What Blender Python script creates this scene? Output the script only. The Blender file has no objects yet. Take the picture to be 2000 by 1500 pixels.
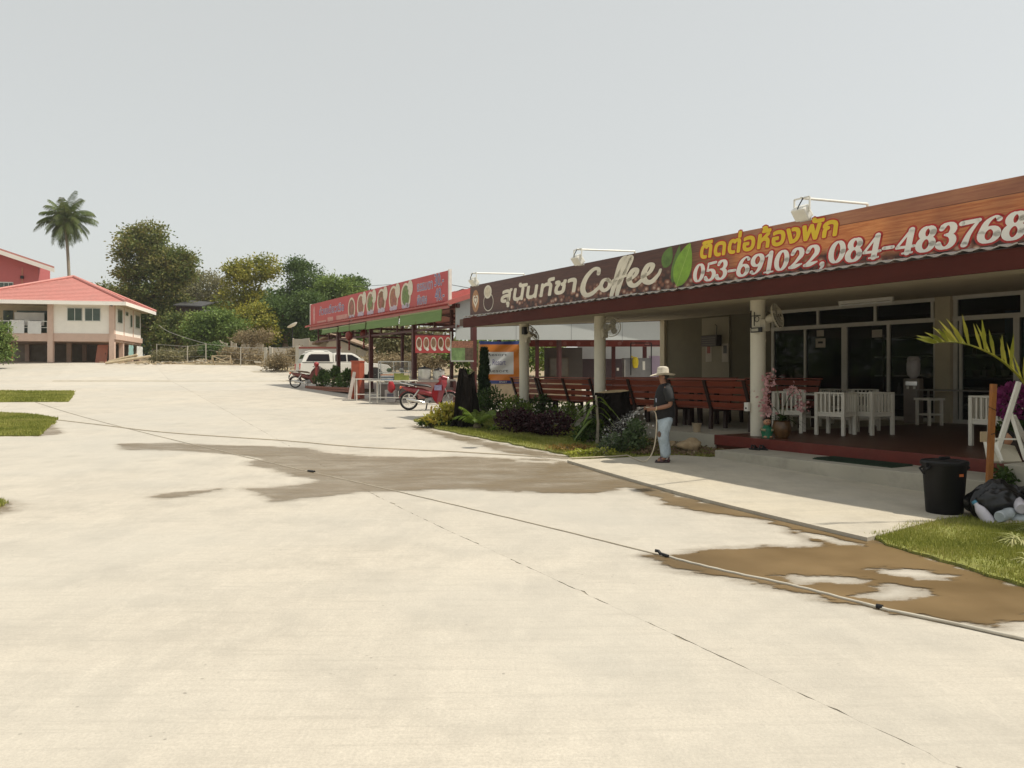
import bpy, bmesh, math, random
import numpy as np
from mathutils import Vector, Matrix
random.seed(7); RNG = np.random.default_rng(11)
SC = bpy.context.scene; COL = SC.collection
PI = math.pi
# ------------------------------------------------------------------ camera, sky, sun, exposure
F, HY, CAMZ = 1570.0, 728.0, 1.6            # focal length in photo pixels, horizon row, eye height
cam = bpy.data.cameras.new('camera'); camo = bpy.data.objects.new('camera', cam); COL.objects.link(camo)
camo.location = (0, 0, CAMZ); camo.rotation_euler = (PI/2, 0, 0)
cam.sensor_width = 36; cam.lens = 36*F/2000; cam.shift_y = -(750-HY)/2000
cam.clip_start = .05; cam.clip_end = 3000
SC.camera = camo
SHX, SHY = -.574, .010                     # shadow displacement per metre of height
SUN_DIR = Vector((-SHX, -SHY, 1)).normalized()
w = bpy.data.worlds.new('World'); SC.world = w; w.use_nodes = True
nt = w.node_tree; nt.nodes.clear()
out = nt.nodes.new('ShaderNodeOutputWorld'); bg = nt.nodes.new('ShaderNodeBackground')
sky = nt.nodes.new('ShaderNodeTexSky'); sky.sky_type = 'NISHITA'; sky.sun_disc = False
sky.sun_elevation = math.asin(SUN_DIR.z); sky.sun_rotation = math.atan2(SUN_DIR.x, SUN_DIR.y)
sky.air_density = 1.0; sky.dust_density = 2.0; sky.ozone_density = 1.0
hs = nt.nodes.new('ShaderNodeHueSaturation'); hs.inputs['Saturation'].default_value = .5; hs.inputs['Value'].default_value = 1.0
nt.links.new(sky.outputs[0], hs.inputs['Color'])
hz = nt.nodes.new('ShaderNodeMix'); hz.data_type = 'RGBA'; hz.inputs[0].default_value = .62; hz.inputs[7].default_value = (5.18, 5.22, 4.80, 1)   # smoke haze evens the sky out
nt.links.new(hs.outputs[0], hz.inputs[6]); nt.links.new(hz.outputs[2], bg.inputs['Color'])
bg.inputs['Strength'].default_value = .15
nt.links.new(bg.outputs[0], out.inputs['Surface'])
sun = bpy.data.lights.new('sun', 'SUN'); sun.energy = 4.5; sun.angle = math.radians(.9); sun.color = (1, .93, .80)
suno = bpy.data.objects.new('sun', sun); COL.objects.link(suno)
suno.rotation_euler = (-SUN_DIR).to_track_quat('-Z', 'Y').to_euler()
SC.view_settings.view_transform = 'Standard'; SC.view_settings.look = 'None'
SC.view_settings.exposure = 0.0; SC.view_settings.gamma = 1
SC.cycles.max_bounces = 8; SC.cycles.diffuse_bounces = 4; SC.cycles.transparent_max_bounces = 16
SC.cycles.use_denoising = True

# ------------------------------------------------------------------ frames and helpers
_ky = [-40, 0, 6, 9.5, 11, 13.65, 16, 23, 36, 47, 56, 65, 85, 130, 300, 900]
_kz = [0, 0, 0, -.015, .01, .11, .20, .43, .84, 1.13, 1.70, 2.45, 3.2, 4.2, 6, 9]
_gy = np.arange(-40, 900, .25); _gz = np.interp(_gy, _ky, _kz)
_gz = np.convolve(np.pad(_gz, 6, mode='edge'), np.ones(13)/13, mode='valid')
def zl(y): return float(np.interp(y, _gy, _gz))
def zlv(y): return np.interp(y, _gy, _gz)
def G(px, py, dz=0.0):
    "point of the lot seen at photo pixel"
    s = (py-HY)/F
    ys = np.arange(2.2, 260, .02); d = CAMZ - ys*s - zlv(ys) - dz
    i = int(np.argmax(d < 0)); Y = ys[i]
    return Vector(((px-1000)/F*Y, Y, zl(Y)+dz))
def P(px, py, Y): return Vector(((px-1000)/F*Y, Y, CAMZ+(HY-py)/F*Y))
def XY(px, Y): return (px-1000)/F*Y
AN = math.radians(30.5)
NX, NY = math.cos(AN), math.sin(AN)          # n: into the cafe; local x runs to the right along the eave
BR = -(PI/2-AN)
def B(x, s, z=0): return Vector((NX*s + NY*x, NY*s - NX*x, z))
def bx(px, s):
    "local x along the cafe front of the point at depth s seen in photo column px"
    k = (px-1000)/F; Y = s/(NX*k+NY); X = k*Y
    return NY*X - NX*Y
def bz(px, py, s):
    k = (px-1000)/F; Y = s/(NX*k+NY); return CAMZ+(HY-py)/F*Y

class MB:
    def __init__(s): s.v = []; s.f = []
    def add(s, vs, fs):
        o = len(s.v); s.v += [tuple(v) for v in vs]; s.f += [tuple(i+o for i in f) for f in fs]; return s
    def box(s, x0, x1, y0, y1, z0, z1):
        return s.add([(x0,y0,z0),(x1,y0,z0),(x1,y1,z0),(x0,y1,z0),(x0,y0,z1),(x1,y0,z1),(x1,y1,z1),(x0,y1,z1)],
                     [(0,3,2,1),(4,5,6,7),(0,1,5,4),(1,2,6,5),(2,3,7,6),(3,0,4,7)])
    def cbox(s, c, d, M=None):
        x, y, z = d[0]/2, d[1]/2, d[2]/2
        vs = [Vector(p) for p in ((-x,-y,-z),(x,-y,-z),(x,y,-z),(-x,y,-z),(-x,-y,z),(x,-y,z),(x,y,z),(-x,y,z))]
        if M is not None: vs = [M @ v for v in vs]
        return s.add([v+Vector(c) for v in vs], [(0,3,2,1),(4,5,6,7),(0,1,5,4),(1,2,6,5),(2,3,7,6),(3,0,4,7)])
    def bar(s, p, q, wd, h=None, up=(0,0,1)):
        p, q = Vector(p), Vector(q); h = wd if h is None else h; d = (q-p); L = d.length; d.normalize()
        u = Vector(up)
        if abs(d.dot(u)) > .98: u = Vector((0,1,0))
        a = d.cross(u).normalized(); b = a.cross(d)
        vs = []
        for e in (p, q):
            for i, j in ((-1,-1),(1,-1),(1,1),(-1,1)): vs.append(e + a*(i*wd/2) + b*(j*h/2))
        return s.add(vs, [(0,1,2,3),(7,6,5,4),(0,4,5,1),(1,5,6,2),(2,6,7,3),(3,7,4,0)])
    def tube(s, pts, r, n=8, cap=True):
        pts = [Vector(p) for p in pts]; m = len(pts)
        rs = r if hasattr(r, '__len__') else [r]*m
        prev = None; rings = []
        for i, p in enumerate(pts):
            d = (pts[min(i+1,m-1)]-pts[max(i-1,0)])
            if d.length < 1e-9: d = Vector((0,0,1))
            d.normalize()
            a = prev - d*prev.dot(d) if prev is not None else d.orthogonal()
            if a.length < 1e-6: a = d.orthogonal()
            a.normalize(); prev = a; b = d.cross(a)
            rings.append([p + (a*math.cos(2*PI*k/n)+b*math.sin(2*PI*k/n))*rs[i] for k in range(n)])
        vs = [v for rg in rings for v in rg]; fs = []
        for i in range(m-1):
            for k in range(n):
                k2 = (k+1) % n; fs.append((i*n+k, i*n+k2, (i+1)*n+k2, (i+1)*n+k))
        if cap: fs.append(tuple(range(n-1,-1,-1))); fs.append(tuple((m-1)*n+k for k in range(n)))
        return s.add(vs, fs)
    def lathe(s, prof, n=16, c=(0,0,0), M=None):
        vs = []; fs = []; m = len(prof)
        for r, z in prof:
            for k in range(n): vs.append(Vector((r*math.cos(2*PI*k/n), r*math.sin(2*PI*k/n), z)))
        for i in range(m-1):
            for k in range(n):
                k2 = (k+1) % n; fs.append((i*n+k, i*n+k2, (i+1)*n+k2, (i+1)*n+k))
        if prof[0][0] > 1e-5: fs.append(tuple(range(n-1,-1,-1)))
        if prof[-1][0] > 1e-5: fs.append(tuple((m-1)*n+k for k in range(n)))
        if M is not None: vs = [M @ v for v in vs]
        return s.add([v+Vector(c) for v in vs], fs)
    def ell(s, c, r, nu=12, nv=8, M=None, jit=0):
        prof = [(math.sin(PI*i/nv), -math.cos(PI*i/nv)) for i in range(nv+1)]
        vs = []; fs = []
        for i, (a, z) in enumerate(prof):
            for k in range(nu):
                v = Vector((a*math.cos(2*PI*k/nu)*r[0], a*math.sin(2*PI*k/nu)*r[1], z*r[2]))
                if jit: v *= 1+random.uniform(-jit, jit)
                vs.append(v)
        for i in range(nv):
            for k in range(nu):
                k2 = (k+1) % nu; fs.append((i*nu+k, i*nu+k2, (i+1)*nu+k2, (i+1)*nu+k))
        if M is not None: vs = [M @ v for v in vs]
        return s.add([v+Vector(c) for v in vs], fs)
    def torus(s, c, R, r, n=24, m=6, M=None):
        vs = []; fs = []
        for i in range(n):
            a = 2*PI*i/n
            for j in range(m):
                b = 2*PI*j/m; vs.append(Vector(((R+r*math.cos(b))*math.cos(a), (R+r*math.cos(b))*math.sin(a), r*math.sin(b))))
        for i in range(n):
            for j in range(m):
                i2, j2 = (i+1) % n, (j+1) % m; fs.append((i*m+j, i2*m+j, i2*m+j2, i*m+j2))
        if M is not None: vs = [M @ v for v in vs]
        return s.add([v+Vector(c) for v in vs], fs)
    def prism(s, poly, d0, d1, plane='xz'):
        "polygon in a plane, extruded along the third axis from d0 to d1"
        f = {'xz': lambda a, b, d: (a, d, b), 'xy': lambda a, b, d: (a, b, d), 'yz': lambda a, b, d: (d, a, b)}[plane]
        n = len(poly); vs = [f(a, b, d0) for a, b in poly]+[f(a, b, d1) for a, b in poly]
        fs = [tuple(range(n)), tuple(range(2*n-1, n-1, -1))]+[(i, i+n, (i+1) % n+n, (i+1) % n) for i in range(n)]
        return s.add(vs, fs)
    def mesh(s, name, smooth=False, bevel=0, seg=2):
        me = bpy.data.meshes.new(name); me.from_pydata(s.v, [], s.f); me.update()
        bm = bmesh.new(); bm.from_mesh(me)
        bmesh.ops.remove_doubles(bm, verts=bm.verts, dist=1e-5) if bevel else None
        bmesh.ops.recalc_face_normals(bm, faces=bm.faces)
        if bevel: bmesh.ops.bevel(bm, geom=[e for e in bm.edges if e.is_manifold and e.calc_face_angle(0) > .5], offset=bevel, segments=seg, affect='EDGES', profile=.6)
        bm.to_mesh(me); bm.free()
        if smooth:
            for p in me.polygons: p.use_smooth = True
            try: me.set_sharp_from_angle(angle=math.radians(38))
            except Exception: pass
        return me
    def build(s, name, mat, parent=None, smooth=False, bevel=0, seg=2):
        return link(name, s.mesh(name, smooth, bevel, seg), mat, parent)
def link(name, me, mat, parent=None, loc=None, rz=None):
    o = bpy.data.objects.new(name, me); COL.objects.link(o)
    if mat is not None and not me.materials: me.materials.append(mat)
    if parent is not None: o.parent = parent
    if loc is not None: o.location = loc
    if rz is not None: o.rotation_euler = (0, 0, rz)
    return o
def tag(o, label, cat, group=None):
    o['label'] = label; o['category'] = cat
    if group: o['group'] = group
    return o
def struct(o): o['kind'] = 'structure'; return o
def stuff(o, label=None, cat=None):
    o['kind'] = 'stuff'
    if label: o['label'] = label
    if cat: o['category'] = cat
    return o
def thing(name, label, cat, loc=(0,0,0), rz=0, group=None):
    o = bpy.data.objects.new(name, None); o.empty_display_size = .2; COL.objects.link(o)
    o.location = loc; o.rotation_euler = (0, 0, rz); return tag(o, label, cat, group)
KIDS = lambda o: [c for c in bpy.data.objects if c.parent == o]
def copy_tree(o, parent=None, label=None, loc=None, rz=None):
    c = o.copy(); COL.objects.link(c); c.parent = parent
    if label: c['label'] = label
    if loc is not None: c.location = loc
    if rz is not None: c.rotation_euler = (0, 0, rz)
    for k in KIDS(o): copy_tree(k, c)
    return c
def rawmesh(name, V, Fq, mat, parent=None, nside=4, smooth=False):
    V = np.asarray(V, dtype=np.float32); Fq = np.asarray(Fq, dtype=np.int32)
    me = bpy.data.meshes.new(name); me.vertices.add(len(V)); me.vertices.foreach_set('co', V.ravel())
    me.loops.add(Fq.size); me.loops.foreach_set('vertex_index', Fq.ravel())
    me.polygons.add(len(Fq)); me.polygons.foreach_set('loop_start', np.arange(0, Fq.size, nside, dtype=np.int32))
    try: me.polygons.foreach_set('loop_total', np.full(len(Fq), nside, dtype=np.int32))
    except Exception: pass
    me.update(calc_edges=True); me.validate()
    if smooth:
        for p in me.polygons: p.use_smooth = True
    return link(name, me, mat, parent)
def leaf_cloud(C, D, L, W, bend=.15):
    "bent diamond leaves: centres C, directions D, length L, width W -> verts, quads"
    n = len(C); D = D/np.maximum(np.linalg.norm(D, axis=1, keepdims=True), 1e-6)
    R = RNG.normal(size=(n,3)); S = np.cross(D, R); S /= np.maximum(np.linalg.norm(S, axis=1, keepdims=True), 1e-6)
    N = np.cross(D, S)
    L = np.broadcast_to(np.asarray(L), (n,))[:,None]; W = np.broadcast_to(np.asarray(W), (n,))[:,None]
    a = C; b = C+D*L*.45+S*W*.5-N*W*bend; c = C+D*L+N*0; d = C+D*L*.45-S*W*.5-N*W*bend
    V = np.stack([a, b, c, d], axis=1).reshape(-1, 3); Q = np.arange(4*n).reshape(n, 4)
    return V, Q

# ------------------------------------------------------------------ materials
MATS = {}
def M(name, col, rough=.6, var=.12, scale=6., bump=.0, bscale=80., metal=0., spec=.5, stretch=None, dirt=None, dscale=2., coat=0., damt=.5):
    if name in MATS: return MATS[name]
    m = bpy.data.materials.new(name); m.use_nodes = True; MATS[name] = m
    t = m.node_tree; N = t.nodes; Lk = t.links; b = N['Principled BSDF']
    b.inputs['Roughness'].default_value = rough; b.inputs['Metallic'].default_value = metal
    b.inputs['Specular IOR Level'].default_value = spec
    if coat: b.inputs['Coat Weight'].default_value = coat; b.inputs['Coat Roughness'].default_value = .08
    tc = N.new('ShaderNodeTexCoord'); src = tc.outputs['Object']
    if stretch:
        mp = N.new('ShaderNodeMapping'); mp.inputs['Scale'].default_value = stretch; Lk.new(src, mp.inputs[0]); src = mp.outputs[0]
    n1 = N.new('ShaderNodeTexNoise'); n1.inputs['Scale'].default_value = scale; n1.inputs['Detail'].default_value = 6; n1.inputs['Roughness'].default_value = .65
    Lk.new(src, n1.inputs['Vector'])
    mx = N.new('ShaderNodeMix'); mx.data_type = 'RGBA'
    lo = [max(0, c*(1-var)) for c in col]; hi = [min(1, c*(1+var)) for c in col]
    mx.inputs[6].default_value = (*lo, 1); mx.inputs[7].default_value = (*hi, 1)
    rp = N.new('ShaderNodeMapRange'); rp.inputs[1].default_value = .3; rp.inputs[2].default_value = .7
    Lk.new(n1.outputs[0], rp.inputs[0]); Lk.new(rp.outputs[0], mx.inputs[0]); c = mx.outputs[2]
    if dirt:
        n2 = N.new('ShaderNodeTexNoise'); n2.inputs['Scale'].default_value = dscale; n2.inputs['Detail'].default_value = 8; n2.inputs['Roughness'].default_value = .7
        Lk.new(tc.outputs['Object'], n2.inputs['Vector'])
        r2 = N.new('ShaderNodeMapRange'); r2.inputs[1].default_value = .5; r2.inputs[2].default_value = .75; r2.inputs[4].default_value = damt
        Lk.new(n2.outputs[0], r2.inputs[0])
        m2 = N.new('ShaderNodeMix'); m2.data_type = 'RGBA'; m2.inputs[7].default_value = (*dirt, 1)
        Lk.new(r2.outputs[0], m2.inputs[0]); Lk.new(c, m2.inputs[6]); c = m2.outputs[2]
    Lk.new(c, b.inputs['Base Color'])
    if bump:
        n3 = N.new('ShaderNodeTexNoise'); n3.inputs['Scale'].default_value = bscale; n3.inputs['Detail'].default_value = 4
        Lk.new(src, n3.inputs['Vector']); bp = N.new('ShaderNodeBump'); bp.inputs['Strength'].default_value = bump; bp.inputs['Distance'].default_value = .02
        Lk.new(n3.outputs[0], bp.inputs['Height']); Lk.new(bp.outputs[0], b.inputs['Normal'])
    return m
def leafmat(name, cols, trans=.35, rough=.55, big=.6):
    "foliage: each leaf picks a tone, with larger drifts of tone over the plant; part of the light passes through"
    if name in MATS: return MATS[name]
    m = bpy.data.materials.new(name); m.use_nodes = True; MATS[name] = m
    t = m.node_tree; N = t.nodes; Lk = t.links; b = N['Principled BSDF']; o = N['Material Output']
    g = N.new('ShaderNodeNewGeometry'); rmp = N.new('ShaderNodeValToRGB')
    cr = rmp.color_ramp; cr.elements[0].position = 0; cr.elements[-1].position = 1
    while len(cr.elements) < len(cols): cr.elements.new(.5)
    for i, c in enumerate(cols): cr.elements[i].position = i/(len(cols)-1); cr.elements[i].color = (*c, 1)
    tc = N.new('ShaderNodeTexCoord'); nz = N.new('ShaderNodeTexNoise'); nz.inputs['Scale'].default_value = big; nz.inputs['Detail'].default_value = 2
    Lk.new(tc.outputs['Object'], nz.inputs['Vector'])
    mr = N.new('ShaderNodeMapRange'); mr.inputs[1].default_value = .3; mr.inputs[2].default_value = .7; Lk.new(nz.outputs[0], mr.inputs[0])
    mx = N.new('ShaderNodeMix'); mx.inputs[0].default_value = .5
    Lk.new(g.outputs['Random Per Island'], mx.inputs[2]); Lk.new(mr.outputs[0], mx.inputs[3]); Lk.new(mx.outputs[0], rmp.inputs[0])
    Lk.new(rmp.outputs[0], b.inputs['Base Color']); b.inputs['Roughness'].default_value = rough; b.inputs['Specular IOR Level'].default_value = .3
    tr = N.new('ShaderNodeBsdfTranslucent'); Lk.new(rmp.outputs[0], tr.inputs['Color'])
    ms = N.new('ShaderNodeMixShader'); ms.inputs[0].default_value = trans
    Lk.new(b.outputs[0], ms.inputs[1]); Lk.new(tr.outputs[0], ms.inputs[2]); Lk.new(ms.outputs[0], o.inputs['Surface'])
    return m
def glassmat(name, tint=(.06,.07,.07), alpha=.55, rough=.02):
    if name in MATS: return MATS[name]
    m = bpy.data.materials.new(name); m.use_nodes = True; MATS[name] = m
    t = m.node_tree; N = t.nodes; Lk = t.links; b = N['Principled BSDF']; o = N['Material Output']
    b.inputs['Base Color'].default_value = (*tint, 1); b.inputs['Roughness'].default_value = rough
    b.inputs['Specular IOR Level'].default_value = .6
    tp = N.new('ShaderNodeBsdfTransparent'); fr = N.new('ShaderNodeFresnel'); fr.inputs[0].default_value = 1.5
    mr = N.new('ShaderNodeMapRange'); mr.inputs[3].default_value = alpha; mr.inputs[4].default_value = 1
    Lk.new(fr.outputs[0], mr.inputs[0]); ms = N.new('ShaderNodeMixShader')
    Lk.new(mr.outputs[0], ms.inputs[0]); Lk.new(tp.outputs[0], ms.inputs[1]); Lk.new(b.outputs[0], ms.inputs[2]); Lk.new(ms.outputs[0], o.inputs['Surface'])
    return m
# ------------------------------------------------------------------ ground, lot, apron, lawns
def concrete_mat(name, col, warm, scale=1.0):
    m = bpy.data.materials.new(name); m.use_nodes = True; t = m.node_tree; N = t.nodes; L = t.links; b = N['Principled BSDF']
    b.inputs['Roughness'].default_value = .82; b.inputs['Specular IOR Level'].default_value = .25
    tc = N.new('ShaderNodeTexCoord'); mp = N.new('ShaderNodeMapping'); mp.inputs['Rotation'].default_value = (0,0,math.radians(28)); mp.inputs['Scale'].default_value = (1, .35, 1)
    L.new(tc.outputs['Object'], mp.inputs[0])
    def noise(src, s, d=8, r=.65):
        n = N.new('ShaderNodeTexNoise'); n.inputs['Scale'].default_value = s; n.inputs['Detail'].default_value = d; n.inputs['Roughness'].default_value = r; L.new(src, n.inputs['Vector']); return n.outputs[0]
    def rng(x, a, b_, c=0, d=1):
        r = N.new('ShaderNodeMapRange'); r.inputs[1].default_value = a; r.inputs[2].default_value = b_; r.inputs[3].default_value = c; r.inputs[4].default_value = d; L.new(x, r.inputs[0]); return r.outputs[0]
    def mix(f, a, b_):
        x = N.new('ShaderNodeMix'); x.data_type = 'RGBA'; L.new(f, x.inputs[0])
        for v, i in ((a, 6), (b_, 7)):
            if isinstance(v, tuple): x.inputs[i].default_value = (*v, 1)
            else: L.new(v, x.inputs[i])
        return x.outputs[2]
    a = noise(mp.outputs[0], .35*scale); c1 = mix(rng(a, .35, .68), col, warm)
    bnz = noise(tc.outputs['Object'], 1.3*scale); c2 = mix(rng(bnz, .45, .72, 0, .65), c1, tuple(x*.70 for x in warm))
    st = noise(mp.outputs[0], 5.5, 10, .75); c3 = mix(rng(st, .48, .72, 0, .4), c2, tuple(min(1, x*1.22) for x in col))
    gr = noise(tc.outputs['Object'], 60, 4, .7); c4 = mix(rng(gr, .35, .75, 0, .5), c3, tuple(x*.62 for x in warm))
    sp = N.new('ShaderNodeTexVoronoi'); sp.inputs['Scale'].default_value = 9; L.new(tc.outputs['Object'], sp.inputs['Vector'])
    big = noise(tc.outputs['Object'], .9, 3); msk = N.new('ShaderNodeMath'); msk.operation = 'MULTIPLY'
    L.new(rng(sp.outputs['Distance'], .05, .10, 1, 0), msk.inputs[0]); L.new(rng(big, .52, .62), msk.inputs[1])
    c5 = mix(msk.outputs[0], c4, tuple(x*.45 for x in warm))
    mp2 = N.new('ShaderNodeMapping'); mp2.inputs['Rotation'].default_value = (0,0,math.radians(-52)); mp2.inputs['Scale'].default_value = (.5, 9, 1); L.new(tc.outputs['Object'], mp2.inputs[0])
    tw = noise(mp2.outputs[0], 2.2, 9, .75); c5 = mix(rng(tw, .50, .70, 0, .45), c5, tuple(x*.66 for x in warm))      # trowel and sweeping marks
    tw2 = noise(tc.outputs['Object'], 14, 10, .8); c5 = mix(rng(tw2, .56, .72, 0, .45), c5, tuple(x*.60 for x in warm)); tw3 = noise(tc.outputs['Object'], 24, 8, .8); c5 = mix(rng(tw3, .55, .75, 0, .35), c5, tuple(min(1, x*1.35) for x in col))
    lg = noise(tc.outputs['Object'], .16, 6, .6); c5 = mix(rng(lg, .42, .62, 0, .6), c5, (.43,.41,.365))
    oil = N.new('ShaderNodeTexVoronoi'); oil.inputs['Scale'].default_value = .55; L.new(tc.outputs['Object'], oil.inputs['Vector']); c5 = mix(rng(oil.outputs['Distance'], .02, .13, .30, 0), c5, tuple(x*.45 for x in warm))
    oi = N.new('ShaderNodeObjectInfo'); hv = N.new('ShaderNodeHueSaturation'); L.new(rng(oi.outputs['Random'], 0, 1, .955, 1.03), hv.inputs['Value']); L.new(c5, hv.inputs['Color'])
    L.new(hv.outputs[0], b.inputs['Base Color'])
    bp = N.new('ShaderNodeBump'); bp.inputs['Strength'].default_value = .35; bp.inputs['Distance'].default_value = .01
    bsum = N.new('ShaderNodeMath'); bsum.operation = 'ADD'; L.new(gr, bsum.inputs[0]); L.new(st, bsum.inputs[1]); L.new(bsum.outputs[0], bp.inputs['Height']); L.new(bp.outputs[0], b.inputs['Normal'])
    MATS[name] = m; return m
CONC = concrete_mat('lot concrete', (.56, .512, .432), (.49, .447, .378))
CONC2 = concrete_mat('apron concrete', (.54, .485, .385), (.48, .43, .34), 1.6)
EARTH = M('dry earth', (.30, .235, .15), .95, .3, .7, .6, 12, dirt=(.20,.20,.08), dscale=.35, damt=.8)

# terrain sheet to the horizon
ys = list(np.arange(-40, 70, 2.)) + list(np.arange(70, 140, 6.)) + [150, 200, 300, 500, 890]; xs = [-700, -300, -150, -90, -60, -40, -20, 0, 20, 40, 60, 100, 200, 400, 700]
V = [(x, y, zl(y)-.09) for y in ys for x in xs]; nx = len(xs)
Q = [(j*nx+i, j*nx+i+1, (j+1)*nx+i+1, (j+1)*nx+i) for j in range(len(ys)-1) for i in range(nx-1)]
struct(rawmesh('ground', V, Q, EARTH))

def clip(poly, a, b, c):
    "keep a*x+b*y<=c"
    r = []
    for i in range(len(poly)):
        p, q = poly[i], poly[(i+1) % len(poly)]; fp = a*p[0]+b*p[1]-c; fq = a*q[0]+b*q[1]-c
        if fp <= 0: r.append(p)
        if (fp < 0 < fq) or (fq < 0 < fp): t = fp/(fp-fq); r.append((p[0]+(q[0]-p[0])*t, p[1]+(q[1]-p[1])*t))
    return r
def slab_mesh(name, poly, dz, thick=.07, step=1.0, jag=False):
    bm = bmesh.new(); f = bm.faces.new([bm.verts.new((x, y, 0)) for x, y in poly])
    if f.normal.z < 0: f.normal_flip()
    if jag:
        for e in bm.edges[:]:
            n_ = int(e.calc_length()/.07)
            if 2 < n_ < 900:
                a_, b_ = e.verts[0].co.copy(), e.verts[1].co.copy(); r_ = bmesh.ops.subdivide_edges(bm, edges=[e], cuts=n_); d_ = (b_-a_).normalized(); q_ = Vector((-d_.y, d_.x, 0))
                for v in r_['geom_inner']:
                    if isinstance(v, bmesh.types.BMVert): v.co += q_*(random.gauss(0,.004)+(random.uniform(-.03,.03) if random.random() < .10 else 0))
    y0 = min(p[1] for p in poly); y1 = max(p[1] for p in poly); y = math.ceil(y0/step)*step
    while y < y1:
        bmesh.ops.bisect_plane(bm, geom=bm.verts[:]+bm.edges[:]+bm.faces[:], plane_co=(0,y,0), plane_no=(0,1,0)); y += step if y < 30 else 3*step
    ed = [e for e in bm.edges if e.is_boundary]
    r = bmesh.ops.extrude_edge_only(bm, edges=ed); vs = {v for v in r['geom'] if isinstance(v, bmesh.types.BMVert)}
    for v in bm.verts: v.co.z = zl(v.co.y)+dz-(thick if v in vs else 0)
    bmesh.ops.recalc_face_normals(bm, faces=bm.faces)
    if sum(f.normal.z*f.calc_area() for f in bm.faces) < 0: bmesh.ops.reverse_faces(bm, faces=bm.faces)
    me = bpy.data.meshes.new(name); bm.to_mesh(me); bm.free(); return me

lot = struct(thing('parking_lot', 'pale concrete parking lot of large cast slabs', 'lot')); del lot['category']
far = [G(560, 724), G(500, 714), G(400, 713), G(300, 711), G(150, 708), G(0, 706), G(-150, 705)]
LOT = [(-52, -4), (15, -4), (15, 20), (9, 36), (-4, 47), (-9.5, 47.5)] + [(p.x, p.y) for p in [G(600, 740)] + far] + [(-60, 60)]
JA = math.radians(26.5); jn = (math.cos(JA), math.sin(JA)); ju = (-math.sin(JA), math.cos(JA))
j0 = jn[0]*.73 + jn[1]*5.44
bands = [j0+d for d in (-60, -36, -30, -24, -18, -12.2, -6.1, 0, 5.6, 11, 17, 40)]
GAP = .0018; k = 0
struct(link('joint_filler', slab_mesh('joint_filler', LOT, -.007, .03), M('dusty joint', (.36,.32,.25), .95, .3, 3)))
for i in range(len(bands)-1):
    p = clip(LOT, -jn[0], -jn[1], -(bands[i]+GAP)); p = clip(p, jn[0], jn[1], bands[i+1]-GAP) if p else p
    if not p: continue
    off = (i*11.3) % 17
    for c in np.arange(-58+off, 90, 42.):
        q = clip(p, -ju[0], -ju[1], -(c+GAP))
        if len(q) > 2: q = clip(q, ju[0], ju[1], c+42.-GAP)
        if len(q) < 3: continue
        ar = abs(sum(q[a][0]*q[(a+1) % len(q)][1]-q[(a+1) % len(q)][0]*q[a][1] for a in range(len(q))))/2
        if ar < .05: continue
        link('concrete_slab', slab_mesh('concrete_slab', q, random.uniform(-.003, .003), jag=i >= 6), CONC, lot)

# apron slab in front of the cafe step
APZ = .045
e1, e2 = G(1108, 899, APZ), G(1694, 1050, APZ); e3 = G(1842, 1012, APZ)
st0 = B(-10.05, 9.93); st1 = B(-5.0, 9.93)
apron = struct(thing('apron', 'raised concrete apron before the cafe step', 'apron')); del apron['category']
APOLY = [(e1.x, e1.y), (e2.x, e2.y), (e3.x, e3.y), (st1.x, st1.y), (st0.x, st0.y), (B(-10.6, 9.6).x, B(-10.6, 9.6).y)]
ca = B(-9.2, 9).xy; cd = Vector((NY, -NX))
for sgn, cc in ((1, cd.dot(Vector(ca))-.004), (-1, cd.dot(Vector(ca))+.004)):
    q = clip(APOLY, sgn*cd.x, sgn*cd.y, sgn*cc)
    q2 = clip(q, -1*-cd.x, -1*-cd.y, 99)
    link('concrete_slab', slab_mesh('concrete_slab', q, APZ, .14, .5), CONC2, apron)

# wet stains left by hosing: thin sheets whose ragged edge comes from a distance field plus noise
def in_poly(x, y, poly):
    r = np.zeros(x.shape, bool); n = len(poly)
    for i in range(n):
        x1, y1 = poly[i]; x2, y2 = poly[(i+1) % n]
        c = ((y1 > y) != (y2 > y)) & (x < (x2-x1)*(y-y1)/((y2-y1) if y2 != y1 else 1e-9)+x1); r ^= c
    return r
def pdist(x, y, poly):
    d = np.full(x.shape, 1e9); n = len(poly)
    for i in range(n):
        x1, y1 = poly[i]; x2, y2 = poly[(i+1) % n]; dx, dy = x2-x1, y2-y1
        t = np.clip(((x-x1)*dx+(y-y1)*dy)/(dx*dx+dy*dy+1e-12), 0, 1); d = np.minimum(d, np.hypot(x-x1-t*dx, y-y1-t*dy))
    return d
def sdf(x, y, poly): return np.where(in_poly(x, y, poly), 1, -1)*pdist(x, y, poly)
wm = bpy.data.materials.new('wet concrete'); wm.use_nodes = True; t = wm.node_tree; N = t.nodes; L = t.links; b = N['Principled BSDF']
b.inputs['Roughness'].default_value = .42; b.inputs['Specular IOR Level'].default_value = .4
at = N.new('ShaderNodeAttribute'); at.attribute_name = 'wet'; tc = N.new('ShaderNodeTexCoord')
n1 = N.new('ShaderNodeTexNoise'); n1.inputs['Scale'].default_value = 2.6; n1.inputs['Detail'].default_value = 10; n1.inputs['Roughness'].default_value = .72; mpw = N.new('ShaderNodeMapping'); mpw.inputs['Scale'].default_value = (.55, 1.25, 1); L.new(tc.outputs['Object'], mpw.inputs[0]); L.new(mpw.outputs[0], n1.inputs['Vector'])
ma = N.new('ShaderNodeMath'); ma.operation = 'MULTIPLY_ADD'; ma.inputs[1].default_value = .75; ma.inputs[2].default_value = -.37; L.new(n1.outputs[0], ma.inputs[0])
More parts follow.
